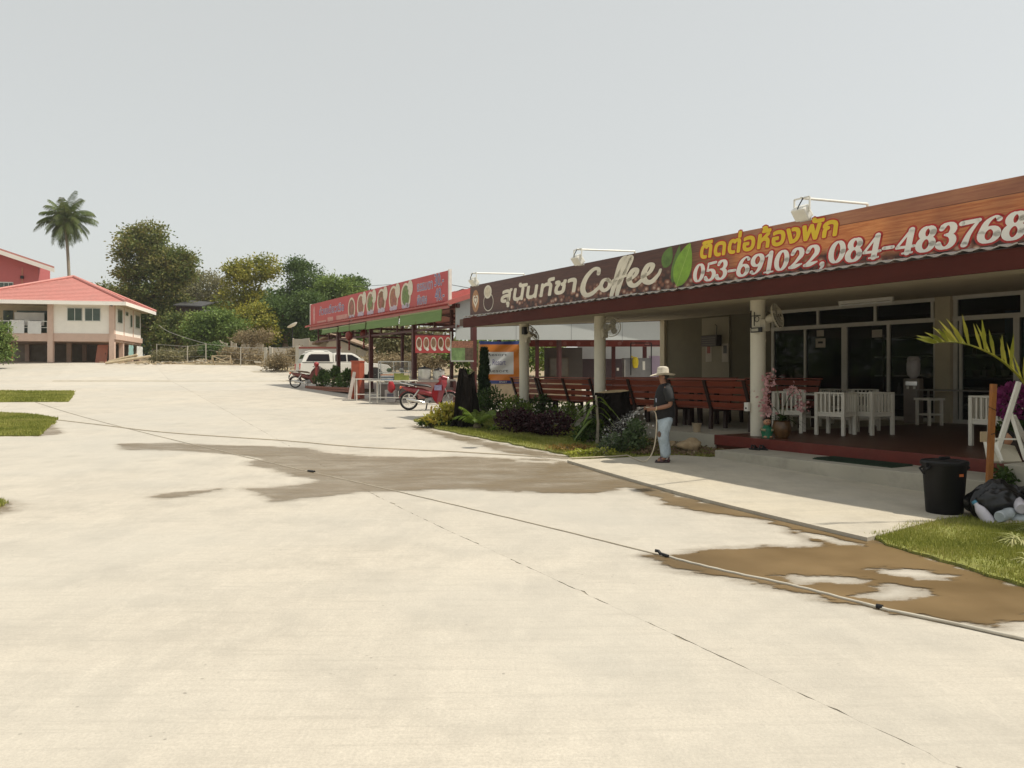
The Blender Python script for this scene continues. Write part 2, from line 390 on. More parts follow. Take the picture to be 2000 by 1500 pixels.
md = N.new('ShaderNodeMath'); md.operation = 'ADD'; L.new(ma.outputs[0], md.inputs[0]); L.new(at.outputs['Fac'], md.inputs[1])
mr = N.new('ShaderNodeMapRange'); mr.interpolation_type = 'SMOOTHSTEP'; mr.inputs[1].default_value = -.02; mr.inputs[2].default_value = .055; L.new(md.outputs[0], mr.inputs[0])
n2 = N.new('ShaderNodeTexNoise'); n2.inputs['Scale'].default_value = 1.1; n2.inputs['Detail'].default_value = 7; L.new(tc.outputs['Object'], n2.inputs['Vector'])
mrb = N.new('ShaderNodeMapRange'); mrb.inputs[1].default_value = .3; mrb.inputs[2].default_value = .7; mrb.inputs[3].default_value = .58; mrb.inputs[4].default_value = .85; L.new(n2.outputs[0], mrb.inputs[0]); dp = N.new('ShaderNodeAttribute'); dp.attribute_name = 'fresh'; mad = N.new('ShaderNodeMath'); mad.operation = 'MULTIPLY_ADD'; mad.inputs[1].default_value = .38; mad.use_clamp = True; L.new(dp.outputs['Fac'], mad.inputs[0]); L.new(mrb.outputs[0], mad.inputs[2])
hal = N.new('ShaderNodeMapRange'); hal.interpolation_type = 'SMOOTHSTEP'; hal.inputs[1].default_value = -.16; hal.inputs[2].default_value = .06; hal.inputs[4].default_value = .30; L.new(md.outputs[0], hal.inputs[0])
mxx = N.new('ShaderNodeMath'); mxx.operation = 'MAXIMUM'; L.new(hal.outputs[0], mxx.inputs[0])
n5 = N.new('ShaderNodeTexNoise'); n5.inputs['Scale'].default_value = 3.0; n5.inputs['Detail'].default_value = 9; n5.inputs['Roughness'].default_value = .75; mp5 = N.new('ShaderNodeMapping'); mp5.inputs['Scale'].default_value = (.35, 1.3, 1); mp5.inputs['Rotation'].default_value = (0, 0, .35); L.new(tc.outputs['Object'], mp5.inputs[0]); L.new(mp5.outputs[0], n5.inputs['Vector'])
st5 = N.new('ShaderNodeMapRange'); st5.inputs[1].default_value = .36; st5.inputs[2].default_value = .60; st5.inputs[3].default_value = .52; st5.inputs[4].default_value = 1.0; L.new(n5.outputs[0], st5.inputs[0])
cr5 = N.new('ShaderNodeMath'); cr5.operation = 'MULTIPLY'; fm5 = N.new('ShaderNodeMath'); fm5.operation = 'MULTIPLY_ADD'; fm5.inputs[1].default_value = .6; fm5.use_clamp = True; dp5 = N.new('ShaderNodeAttribute'); dp5.attribute_name = 'fresh'; L.new(dp5.outputs['Fac'], fm5.inputs[0]); L.new(st5.outputs[0], fm5.inputs[2]); L.new(mr.outputs[0], cr5.inputs[0]); L.new(fm5.outputs[0], cr5.inputs[1]); L.new(cr5.outputs[0], mxx.inputs[1])
mm = N.new('ShaderNodeMath'); mm.operation = 'MULTIPLY'; L.new(mxx.outputs[0], mm.inputs[0]); L.new(mad.outputs[0], mm.inputs[1])
rp = N.new('ShaderNodeValToRGB'); rp.color_ramp.elements[0].color = (.125,.080,.032,1); rp.color_ramp.elements[1].color = (.205,.138,.065,1); rp.color_ramp.elements[0].position = .35; rp.color_ramp.elements[1].position = .68
L.new(n2.outputs[0], rp.inputs[0]); mcw = N.new('ShaderNodeMix'); mcw.data_type = 'RGBA'; mcw.inputs[6].default_value = (.205,.155,.092,1); L.new(dp.outputs['Fac'], mcw.inputs[0]); L.new(rp.outputs[0], mcw.inputs[7]); L.new(mcw.outputs[2], b.inputs['Base Color'])
tp = N.new('ShaderNodeBsdfTransparent'); ms = N.new('ShaderNodeMixShader'); L.new(mm.outputs[0], ms.inputs[0]); L.new(tp.outputs[0], ms.inputs[1]); L.new(b.outputs[0], ms.inputs[2]); L.new(ms.outputs[0], N['Material Output'].inputs['Surface'])
def wet(name, pix, holes=(), step=.06, dz=.008, grow=0.0):
    poly = [tuple(G(*p).xy) for p in pix]; hs_ = [[tuple(G(*p).xy) for p in h] for h in holes]
    xa = np.array([p[0] for p in poly]); ya = np.array([p[1] for p in poly])
    gx = np.arange(xa.min()-.4, xa.max()+.4, step); gy = np.arange(ya.min()-.4, ya.max()+.4, step); X_, Y_ = np.meshgrid(gx, gy)
    D = sdf(X_, Y_, poly)+grow
    for h in hs_: D = np.minimum(D, -sdf(X_, Y_, h))
    D = np.clip(D, -.6, .6); keep = D > -.38
    idx = -np.ones(D.shape, int); cell = keep[:-1,:-1] & keep[1:,:-1] & keep[:-1,1:] & keep[1:,1:]
    use = np.zeros(D.shape, bool); use[:-1,:-1] |= cell; use[1:,:-1] |= cell; use[:-1,1:] |= cell; use[1:,1:] |= cell
    idx[use] = np.arange(use.sum()); V = np.stack([X_[use], Y_[use], zlv(Y_[use])+dz], axis=1)
    Q = np.stack([idx[:-1,:-1][cell], idx[:-1,1:][cell], idx[1:,1:][cell], idx[1:,:-1][cell]], axis=1)
    o = rawmesh(name, V, Q, wm); a_ = o.data.attributes.new('wet', 'FLOAT', 'POINT'); a_.data.foreach_set('value', D[use].astype(np.float32)); f_ = o.data.attributes.new('fresh', 'FLOAT', 'POINT'); f_.data.foreach_set('value', np.clip(1.25-np.hypot(X_[use]-3.0, Y_[use]-6.6)/4.5, 0, 1).astype(np.float32)); return struct(o)
wet('wet_patch', [(231,868),(315,865),(455,870),(595,875),(665,888),(760,893),(900,893),(1060,897),(1112,903),(1250,941),(1400,980),(1560,1022),(1640,1044),(1697,1053),(1760,1075),(1906,1118),(2010,1150),
     (2060,1190),(2010,1214),(1934,1221),(1835,1212),(1725,1190),(1615,1173),(1483,1138),(1395,1124),(1307,1112),(1262,1085),(1307,1086),(1395,1073),(1527,1070),(1612,1069),(1556,1047),(1543,1031),(1477,1014),(1384,1003),(1318,989),(1252,962),(1224,953),(1165,966),(1050,962),(900,957),(700,962),(630,970),(535,980),(514,969),(483,955),(577,948),(626,939),(567,926),(507,913),(476,905),(520,897),(469,890),(385,882),(245,878)],
    holes=[[(1700,1114),(1770,1112),(1890,1128),(1840,1136),(1790,1134)], [(1485,1127),(1560,1122),(1700,1132),(1660,1140),(1560,1138)], [(1670,1168),(1740,1142),(1785,1150),(1812,1162),(1740,1175)], [(1520,1032),(1560,1035),(1700,1070),(1640,1066),(1570,1046)], [(1300,962),(1345,962),(1420,985),(1385,984)], [(1000,897),(1090,902),(1080,906),(1010,902)]])
wet('wet_patch', [(290,972),(340,961),(430,956),(385,966),(330,973)])
wet('wet_patch', [(120,848),(75,852),(95,828),(118,838)], step=.08)
wet('wet_patch', [(-30,985),(10,978),(40,993),(10,1004),(-30,1010)])
EDGE_BAND = [(800,828),(860,842),(980,868),(1110,892),(1100,897),(980,884),(880,858),(810,838)]
wet('edge_band', EDGE_BAND, step=.1, grow=-.02)  # darker band on the concrete along the lawn edge, using the stain shader

# lawns
GRASS = leafmat('lawn blades', [(.12,.15,.025), (.23,.25,.045), (.36,.36,.09), (.44,.37,.16)], .3, .6, .9)
SOIL = M('lawn soil', (.19,.20,.045), .95, .35, 9, .6, 40, dirt=(.17,.12,.06), dscale=3)
def lawn(name, label, poly, n, h=.05, wd=.008, base=.03, mat=GRASS, lean=.5, cat='lawn', soil=SOIL):
    rag = []
    for i in range(len(poly)):
        p_, q_ = Vector(poly[i]), Vector(poly[(i+1) % len(poly)]); L_ = (q_-p_).length; k_ = max(1, int(L_/.16)); d_ = (q_-p_).normalized()
        for j in range(k_): rag.append(tuple(p_.lerp(q_, j/k_)+Vector((-d_.y, d_.x))*(random.gauss(0, .028) if j else 0)))
    poly = rag; me = slab_mesh(name+'_turf', poly, base, .08, .5); root = stuff(link(name, me, soil), label, cat)
    xa = [p[0] for p in poly]; ya = [p[1] for p in poly]
    x = RNG.uniform(min(xa)-.05, max(xa)+.05, n*4); y = RNG.uniform(min(ya)-.05, max(ya)+.05, n*4)
    d = sdf(x, y, poly) + RNG.uniform(-.10, .05, n*4)
    bare = np.sin(x*2.3+1.1*np.sin(y*1.7))*np.sin(y*2.9+1.3*np.sin(x*2.1)); kp = (d > 0) & (bare < RNG.uniform(.25, 1.3, n*4)); x, y = x[kp][:n], y[kp][:n]; m_ = len(x)
    z = zlv(y)+base-.005; a = RNG.uniform(0, 2*PI, m_); hh = h*RNG.uniform(.5, 1.3, m_); ln = lean*hh*RNG.uniform(0, 1.2, m_); a2 = RNG.uniform(0, 2*PI, m_)
    p0 = np.stack([x-np.cos(a)*wd, y-np.sin(a)*wd, z], 1); p1 = np.stack([x+np.cos(a)*wd, y+np.sin(a)*wd, z], 1); p2 = np.stack([x+np.cos(a2)*ln, y+np.sin(a2)*ln, z+hh], 1)
    V = np.stack([p0, p1, p2], 1).reshape(-1, 3); o = rawmesh('grass_blades', V, np.arange(3*m_).reshape(m_, 3), mat, root, 3); o['kind'] = 'stuff'; return root
g = lambda *a: tuple(G(*a).xy)
LAWN_BED = [g(812,822), g(850,838), g(980,864), g(1110,890), g(1118,897), g(1240,893), tuple(B(-10.4, 9.7).xy), tuple(B(-10.3, 10.75).xy), tuple(B(-19.6, 10.75).xy), tuple(B(-20.6,10.2).xy)]
lawn('lawn', 'strip of short green lawn before the planting bed and benches', LAWN_BED, 60000, .05, .008)
LAWN_R = [g(1697,1052), tuple(e3.xy), tuple(B(-5.0,9.7).xy), tuple(B(-3,9.75).xy), (8.5,8.2), (8.5,5), g(2120,1190), g(1906,1119), g(1760,1076)]
lawn('lawn', 'sunny corner of lawn beside the black bin at right', LAWN_R, 80000, .042, .005)
lawn('lawn', 'near square of lawn set into the concrete at the left edge', [g(-60,806), g(60,812), g(112,820), g(76,852), g(-60,853)], 30000, .06, .012)
lawn('lawn', 'far strip of lawn set into the concrete at the left edge', [g(-60,765), g(145,766), g(134,785), g(-60,786)], 25000, .07, .018)
lawn('lawn', 'tiny tip of lawn low on the left edge of the concrete', [g(-80,972), g(-20,974), g(4,985), g(-10,998), g(-80,1010)], 4000, .05, .008)
# ------------------------------------------------------------------ cafe building (local frame: x right along the eave, y into the building)
CREAM = M('cream plaster', (.50,.44,.31), .8, .07, 3, .15, 60, dirt=(.38,.33,.24), dscale=1.2, damt=.3)
COLW = M('column paint', (.70,.66,.54), .7, .06, 4, .1, 50, dirt=(.42,.37,.28), dscale=2, damt=.3)
FASC = M('oxblood fascia', (.070,.015,.010), .6, .2, 3, .08, 30, spec=.15, stretch=(.3,1,1))
REDP = M('red step paint', (.13,.016,.009), .5, .18, 5, .1, 40, dirt=(.16,.05,.04), dscale=3)
TILE = M('red floor tile', (.085,.024,.011), .45, .15, 2, .05, 30)
STEPC = M('step concrete', (.40,.37,.30), .85, .18, 3, .3, 50, dirt=(.25,.22,.16), dscale=1.5, damt=.6)
ALU = M('white aluminium', (.60,.58,.52), .4, .05, 5)
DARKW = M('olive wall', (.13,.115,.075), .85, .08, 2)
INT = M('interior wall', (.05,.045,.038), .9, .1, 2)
GLASS = glassmat('cafe glass', (.02,.022,.02), .35)
RTILE = M('roof tile', (.42,.39,.36), .7, .25, 8, .2, 40)
WHITE = M('white paint', (.68,.66,.60), .5, .05, 6, .05, 50, dirt=(.45,.42,.36), dscale=5, damt=.3)
BLACK = M('black plastic', (.014,.014,.015), .45, .2, 5, spec=.3)
cafe = thing('cafe_building', 'long low coffee shop with oxblood eave, round columns and open porch', 'building', (0,0,0), BR)
ZF = .45; XL = -19.5; XR = 3.5
def sx(s, x0): return x0 - (s-10)*.137      # left roof end leans outwards towards the back
# porch floor: concrete slab left, red tile right
m = MB(); m.prism([(-20.6,18), (-19.7,10.8), (-10.92,10.8), (-10.92,18)], .0, ZF, 'xy'); m.build('porch_slab', STEPC, cafe)
MB().box(-10.918, XR, 10.83, 18, .0, ZF).build('porch_floor', TILE, cafe)
MB().box(-10.93, -5.3, 10.785, 10.828, .27, ZF+.004).build('red_riser', REDP, cafe, bevel=.006)
MB().box(-10.05, -5.0, 9.93, 10.83, -.08, .28).build('step', STEPC, cafe, bevel=.012)
MB().box(-5.25, 3.5, 9.85, 10.82, -.08, .52).build('planter_wall', STEPC, cafe, bevel=.012)
# columns
for x in (-18.55, -15.15, -10.36, -5.57, -.7):
    c = MB().lathe([(.135,ZF),(.135,2.95)], 28, (x, 11.31, 0)).build('column', COLW, cafe, smooth=True)
# soffit and ceiling, fascia, gutter board, roof
def quadbox(m, pts, h):
    m.add(pts+[(a,b,c+h) for a,b,c in pts], [(3,2,1,0),(4,5,6,7),(0,1,5,4),(1,2,6,5),(2,3,7,6),(3,0,4,7)]); return m
quadbox(MB(), [(XL,10.02,2.84),(XR,10.02,2.84),(XR,18.3,3.37),(sx(18.3,XL),18.3,3.37)], .06).build('soffit', CREAM, cafe)
MB().box(XL-.02, XR, 9.97, 10.015, 2.825, 3.085).build('fascia', FASC, cafe, bevel=.006)
m = MB(); m.add([(XL-.025,9.975,2.83),(XL-.06,9.975,2.83),(XL-.06,9.975,3.08),(XL-.025,9.975,3.08),(sx(18.3,XL)-.025,18.3,3.35),(sx(18.3,XL)-.06,18.3,3.35),(sx(18.3,XL)-.06,18.3,3.6),(sx(18.3,XL)-.025,18.3,3.6)],
    [(0,1,2,3),(7,6,5,4),(0,4,5,1),(1,5,6,2),(2,6,7,3),(3,7,4,0)]); m.build('gable_fascia', FASC, cafe)
MB().box(XL-.32, XL-.062, 10.0, 10.16, 2.88, 3.07).build('gutter_end', M('weathered timber', (.10,.06,.045), .8, .2, 9), cafe, bevel=.005)
# roof of overlapping wavy cement tiles: first course shows its ends above the fascia
prof = [(i/10*.23, .013*math.cos(2*PI*i/10*1)) for i in range(11)]
vs = [(a, 0, b) for a, b in prof]+[(a, .75, b+.11) for a, b in prof]; vs += [(a, c, z-.014) for a, c, z in vs]
n = 11; fs = [(i, i+1, i+1+n, i+n) for i in range(n-1)]+[(i+2*n, i+3*n, i+1+3*n, i+1+2*n) for i in range(n-1)]+[(i, i+2*n, i+1+2*n, i+1) for i in range(n-1)]
tm = MB().add(vs, fs).mesh('roof_tile', True); tm.materials.append(RTILE)
roof = MB(); quadbox(roof, [(XL-.03,10.7,3.19),(XR,10.7,3.19),(XR,17.5,4.0),(sx(17.5,XL),17.5,4.0)], .05); roof = roof.build('roof', RTILE, cafe)
x = XL-.03
while x < XR-.2:
    link('roof_tile', tm, None, roof, (x, 9.93+random.uniform(-.012,.012), 3.118+random.uniform(-.006,.008))); x += .225
# back wall plane s=18: solid part at left, glazing to the right, pillar, dark room behind
gx = lambda px: bx(px, 18.0)
xa = gx(1302); xb = gx(1508)
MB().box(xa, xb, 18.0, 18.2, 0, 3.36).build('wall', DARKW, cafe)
MB().box(xa-.22, xa-.003, 17.9, 18.25, 0, 3.42).build('pillar', CREAM, cafe)
dx0, dx1 = gx(1374), gx(1427)
MB().box(dx0, dx1, 17.93, 17.997, ZF, 3.3).build('door', M('beige door panel', (.27,.24,.17), .7, .06, 2), cafe)
frm = MB(); SW = 18.0
xr = gx(2080)
wins = []
def frame_v(px, z0, z1, wd=.07): x = gx(px); frm.box(x-wd/2, x+wd/2, 17.95, 18.05, z0, z1)
frm.box(xb, xr, 17.945, 18.055, 3.26, 3.36); frm.box(xb, xr, 17.945, 18.055, 2.78, 2.88); frm.box(xb, xr, 17.945, 18.055, ZF+.0, ZF+.09)
for px in (1511, 1599, 1711, 1823): frame_v(px, 2.88, 3.26)
for px, wd in ((1511,.09), (1574,.06), (1651,.16), (1737,.08), (1829,.09), (1868,.09), (1878,.06), (1987,.12)): frame_v(px, ZF+.09, 2.78, wd)
frame_v(1868, 2.88, 3.26, .09); frame_v(2000, 2.88, 3.26, .09)
frm.build('window_frame', ALU, cafe)
MB().box(gx(1833), gx(1863), 17.85, 18.15, ZF, 3.38).build('pillar', CREAM, cafe)
for a, b_ in ((1511,1574),(1574,1651),(1651,1737),(1737,1829),(1868,1878),(1878,1987),(1987,2080)):
    MB().box(gx(a)+.03, gx(b_)-.03, 17.99, 18.0, ZF+.09, 2.78).build('glass_pane', GLASS, cafe)
for a, b_ in ((1511,1599),(1599,1711),(1711,1823),(1868,2080)):
    MB().box(gx(a)+.03, gx(b_)-.03, 17.99, 18.0, 2.88, 3.26).build('glass_pane', GLASS, cafe)
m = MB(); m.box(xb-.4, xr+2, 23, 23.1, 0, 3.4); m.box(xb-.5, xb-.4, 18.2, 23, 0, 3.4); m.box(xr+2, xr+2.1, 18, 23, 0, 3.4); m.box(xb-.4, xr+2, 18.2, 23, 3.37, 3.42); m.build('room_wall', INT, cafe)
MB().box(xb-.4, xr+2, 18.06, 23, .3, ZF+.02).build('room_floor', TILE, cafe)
MB().box(xr, XR+6, 18.0, 18.2, 0, 3.4).build('wall', CREAM, cafe)
def at_b(name, label, cat, x, s, z=ZF, rz=0, group=None): return thing(name, label, cat, B(x, s, z), BR+rz, group)
# paper notices taped inside the glass, shelves behind it
PAPER = M('paper', (.42,.38,.32), .8, .1, 3)
for i, (p0, p1, y0, y1, lab) in enumerate(((1594,1613,661,679,'paper notice with dark print on the left sliding door'), (1596,1610,645,657,'small faded leaflet above the notice on the left door'), (1704,1724,644,659,'pale sheet of paper stuck high on the middle door'))):
    r = at_b('notice', lab, 'notice', gx((p0+p1)/2), 17.98, bz((p0+p1)/2, (y0+y1)/2, 18))
    hw = (gx(p1)-gx(p0))/2; hh = (bz(p0,y0,18)-bz(p0,y1,18))/2
    MB().box(-hw, hw, -.003, .003, -hh, hh).build('sheet', PAPER, r)
    if i == 0: MB().box(-hw*.5, hw*.5, -.005, -.0035, -hh*.1, hh*.35).build('print', BLACK, r)
shf = at_b('display_shelf', 'pale display shelves with goods inside the cafe glass', 'shelf', gx(1765), 19.6)
for z in (.55, 1.05, 1.55, 2.05): MB().box(-1.9, 1.9, -.02, .35, z, z+.04).build('shelf_board', ALU, shf)
for x in (-1.9, 0, 1.9): MB().box(x-.02, x+.02, .36, .4, 0, 2.2).build('upright', ALU, shf)
for i in range(16):
    x = -1.7+i*.22+random.uniform(-.03,.03); z = random.choice((.59,1.09,1.59)); h = random.uniform(.14,.3)
    MB().lathe([(.05,z),(.05,z+h*.6),(.025,z+h*.75),(.025,z+h)], 10, (x,.15,0)).build('jar', random.choice((WHITE, INT, M('jar amber', (.25,.12,.04), .3))), shf, smooth=True)
rk = at_b('snack_rack', 'low shelving with small pots right of the glass pillar', 'shelf', gx(1935), 19.2)
for z in (.35, .75, 1.0): MB().box(-1.6, 1.6, 0, .35, z, z+.05).build('shelf_board', ALU, rk)
for i in range(9):
    c = MB().lathe([(.07,1.05),(.1,1.22),(.08,1.22)], 10, (-1.4+i*.34,.1,0)).build('pot', M('pale pot', (.40,.33,.26), .7), rk, smooth=True)
MB().box(-.5,.6, .3,.32, 1.5, 2.6).build('blue_poster', M('blue poster', (.02,.12,.2), .5), rk)
# room behind end wall: wall heater box, notices on the door
r = at_b('wall_box', 'dark louvred electrical box mounted on the beige door panel', 'box', gx(1398), 17.9, bz(1398, 666, 18)); 
MB().box(-.33,.33,-.2,.02,-.17,.17).build('case', M('dark steel', (.045,.035,.03), .45), r, bevel=.02)
for k in range(4): MB().box(-.29,.29,-.208,-.201,-.12+k*.065,-.1+k*.065).build('louvre', M('bronze strip', (.13,.1,.07), .4), r)
MB().tube([(.18,-.05,.17),(.2,-.05,.45),(.12,-.05,.5)], .012).build('cable', BLACK, r)
for px, lab, col in ((1388, 'notice with a red picture under the wall box', (.28,.07,.05)), (1420, 'notice with a dark picture right of the wall box', (.06,.06,.06))):
    r = at_b('notice', lab, 'notice', gx(px), 17.92, bz(px, 689, 18)); MB().box(-.13,.13,-.004,.004,-.28,.28).build('sheet', PAPER, r); MB().box(-.07,.07,-.007,-.0045,-.02,.22).build('picture', M('print %d' % px, col, .6), r)
# fluorescent tube on the ceiling
r = at_b('tube_light', 'unlit fluorescent tube fixture along the porch ceiling', 'light', bx(1690, 15.2), 15.2, 3.12); MB().box(-.65,.65,-.03,.03,-.02,.05).build('batten', WHITE, r); MB().tube([(-.6,-.0,-.045),(.6,-.0,-.045)], .018).build('tube', M('tube glass', (.8,.8,.78), .2), r, smooth=True)
for sg in (-1,1): MB().box(sg*.62-.02, sg*.62+.02, -.025,.025,-.075,-.021).build('holder', WHITE, r)

# ------------------------------------------------------------------ big signboard over the eave
def signback():
    m = bpy.data.materials.new('printed coffee vinyl'); m.use_nodes = True; t = m.node_tree; N = t.nodes; L = t.links; b = N['Principled BSDF']; b.inputs['Roughness'].default_value = .45
    tc = N.new('ShaderNodeTexCoord'); sp = N.new('ShaderNodeSeparateXYZ'); L.new(tc.outputs['Object'], sp.inputs[0])
    def ramp(x, stops, mode='LINEAR'):
        r = N.new('ShaderNodeValToRGB'); r.color_ramp.interpolation = mode; e = r.color_ramp.elements
        while len(e) < len(stops): e.new(.5)
        for i, (p, c) in enumerate(stops): e[i].position = p; e[i].color = (*c, 1)
        L.new(x, r.inputs[0]); return r.outputs[0]
    def rng(x, a, c, d=0, e=1):
        r = N.new('ShaderNodeMapRange'); r.inputs[1].default_value = a; r.inputs[2].default_value = c; r.inputs[3].default_value = d; r.inputs[4].default_value = e; L.new(x, r.inputs[0]); return r.outputs[0]
    def mix(f, a, c):
        x = N.new('ShaderNodeMix'); x.data_type = 'RGBA'
        if isinstance(f, float): x.inputs[0].default_value = f
        else: L.new(f, x.inputs[0])
        for v, i in ((a, 6), (c, 7)):
            if isinstance(v, tuple): x.inputs[i].default_value = (*v, 1)
            else: L.new(v, x.inputs[i])
        return x.outputs[2]
    def mul(a, c):
        x = N.new('ShaderNodeMath'); x.operation = 'MULTIPLY'; L.new(a, x.inputs[0]); L.new(c, x.inputs[1]); return x.outputs[0]
    mp = N.new('ShaderNodeMapping'); mp.inputs['Scale'].default_value = (.5, 1, 9); L.new(tc.outputs['Object'], mp.inputs[0])
    gn = N.new('ShaderNodeTexNoise'); gn.inputs['Scale'].default_value = 3.5; gn.inputs['Detail'].default_value = 8; gn.inputs['Roughness'].default_value = .7; L.new(mp.outputs[0], gn.inputs['Vector'])
    wood = ramp(gn.outputs[0], [(.25,(.28,.07,.025)),(.45,(.54,.17,.05)),(.6,(.70,.29,.10)),(.75,(.46,.14,.05))])
    wood = mix(rng(sp.outputs[2], .60, .62), wood, mix(.55, wood, (.20,.11,.09)))           # upper plank greyer
    line = mul(rng(sp.outputs[2], .595, .605), rng(sp.outputs[2], .615, .605)); wood = mix(line, wood, (.05,.02,.012))
    sm = N.new('ShaderNodeTexNoise'); sm.inputs['Scale'].default_value = .9; L.new(tc.outputs['Object'], sm.inputs['Vector'])
    wood = mix(rng(sm.outputs[0], .5, .7, 0, .55), wood, (.13,.04,.03))
    dark = mix(rng(gn.outputs[0], .35, .65), (.055,.02,.014), (.11,.042,.028))
    base = mix(rng(sp.outputs[0], 8.4, 9.8), dark, wood)
    # printed coffee beans along the lower edge
    vm = N.new('ShaderNodeMapping'); vm.inputs['Scale'].default_value = (6.5, 0, 8.5); vm.inputs['Rotation'].default_value = (0, .5, 0); L.new(tc.outputs['Object'], vm.inputs[0])
    vo = N.new('ShaderNodeTexVoronoi'); vo.inputs['Scale'].default_value = 1; L.new(vm.outputs[0], vo.inputs['Vector'])
    bean = ramp(vo.outputs['Distance'], [(.0,(.80,.70,.60)),(.16,(.60,.42,.30)),(.36,(.22,.075,.04)),(.58,(.035,.012,.008))])
    vc = N.new('ShaderNodeSeparateColor'); L.new(vo.outputs['Color'], vc.inputs[0])
    bean = mix(rng(vc.outputs[0], .4, .95, 0, .75), bean, (.16,.06,.035))
    zz = N.new('ShaderNodeMath'); zz.operation = 'ADD'; L.new(sp.outputs[2], zz.inputs[0]); L.new(rng(sm.outputs[0], .3, .7, -.08, .12), zz.inputs[1])
    lim = rng(sp.outputs[0], 7.6, 9.0, .0, .10); z2 = N.new('ShaderNodeMath'); z2.operation = 'ADD'; L.new(zz.outputs[0], z2.inputs[0]); L.new(lim, z2.inputs[1])
    base = mix(mul(rng(z2.outputs[0], .36, .22), rng(sp.outputs[0], 1.6, 2.2)), base, bean)
    L.new(base, b.inputs['Base Color']); return m
SIGN = signback()
SX0 = XL+.02; SZ0 = 3.16; SH = .80; SS = 10.15
sign = thing('signboard', 'long printed coffee shop signboard with phone numbers above the cafe eave', 'sign', B(SX0, SS, SZ0), BR)
SLEN = XR-SX0-.2
MB().box(0, SLEN, .0, .05, 0, SH).build('panel', SIGN, sign)
m = MB()
for i in range(12): m.bar((i*SLEN/11.2+.3,.07,0),(i*SLEN/11.2+.3,.07,SH-.05),.04); m.bar((i*SLEN/11.2+.3,.07,SH-.15),(i*SLEN/11.2+.3,1.3,.12),.035)
m.bar((.1,.07,.1),(SLEN-.1,.07,.1),.04); m.bar((.1,.07,SH-.08),(SLEN-.1,.07,SH-.08),.04); m.build('steel_frame', M('grey steel', (.25,.24,.23), .5), sign)
def spx(px): return bx(px, SS)-SX0
def spz(px, py): return bz(px, py, SS)-SZ0
PRW = M('print white', (.80,.77,.70), .45, .05, 4); PRR = M('print red', (.42,.025,.018), .45, .2, 2); PRY = M('print yellow', (.72,.50,.02), .45, .1, 3)
PRC = M('print cream', (.72,.66,.53), .45, .12, 3); PRBR = M('print brown', (.20,.065,.03), .45, .3, 6); PRD = M('print dark', (.06,.02,.013), .45, .2, 4); PRBL = M('print violet', (.13,.11,.28), .45, .15, 3)
def smooth_path(pts, n=7):
    if len(pts) < 3: return pts
    P_ = [pts[0]]+list(pts)+[pts[-1]]; r = []
    for i in range(1, len(P_)-2):
        for k in range(n):
            t = k/n; r.append(tuple(.5*((2*b)+(-a+c)*t+(2*a-5*b+4*c-d)*t*t+(-a+3*b-3*c+d)*t**3) for a, b, c, d in zip(P_[i-1], P_[i], P_[i+1], P_[i+2])))
    r.append(pts[-1]); return r
def ribbon(m, pts, f, grow=0.0):
    "stroke of varying width as a flat ribbon with round ends; f maps glyph x,y to mesh space"
    n = len(pts); L_ = []; R_ = []
    for i, (x, y, wd) in enumerate(pts):
        a = pts[max(i-1,0)]; b = pts[min(i+1,n-1)]; dx, dy = b[0]-a[0], b[1]-a[1]; d = math.hypot(dx, dy) or 1; h = wd/2+grow
        L_.append((x-dy/d*h, y+dx/d*h)); R_.append((x+dy/d*h, y-dx/d*h))
    vs = [f(*p) for p in L_]+[f(*p) for p in R_]; m.add(vs, [(i, i+1, i+1+n, i+n) for i in range(n-1)])
    for e, (x, y, wd) in ((0, pts[0]), (n-1, pts[-1])):
        h = wd/2+grow; m.add([f(x+h*math.cos(a*PI/6), y+h*math.sin(a*PI/6)) for a in range(12)], [tuple(range(12))])
T_, t_ = .2, .07
def arc(cx, cy, rx, ry, a0, a1, n=16, T=T_, t=t_): return [(cx+rx*math.cos(math.radians(a0+(a1-a0)*i/n)), cy+ry*math.sin(math.radians(a0+(a1-a0)*i/n)), t+(T-t)*abs(math.cos(math.radians(a0+(a1-a0)*i/n)))**.8) for i in range(n+1)]
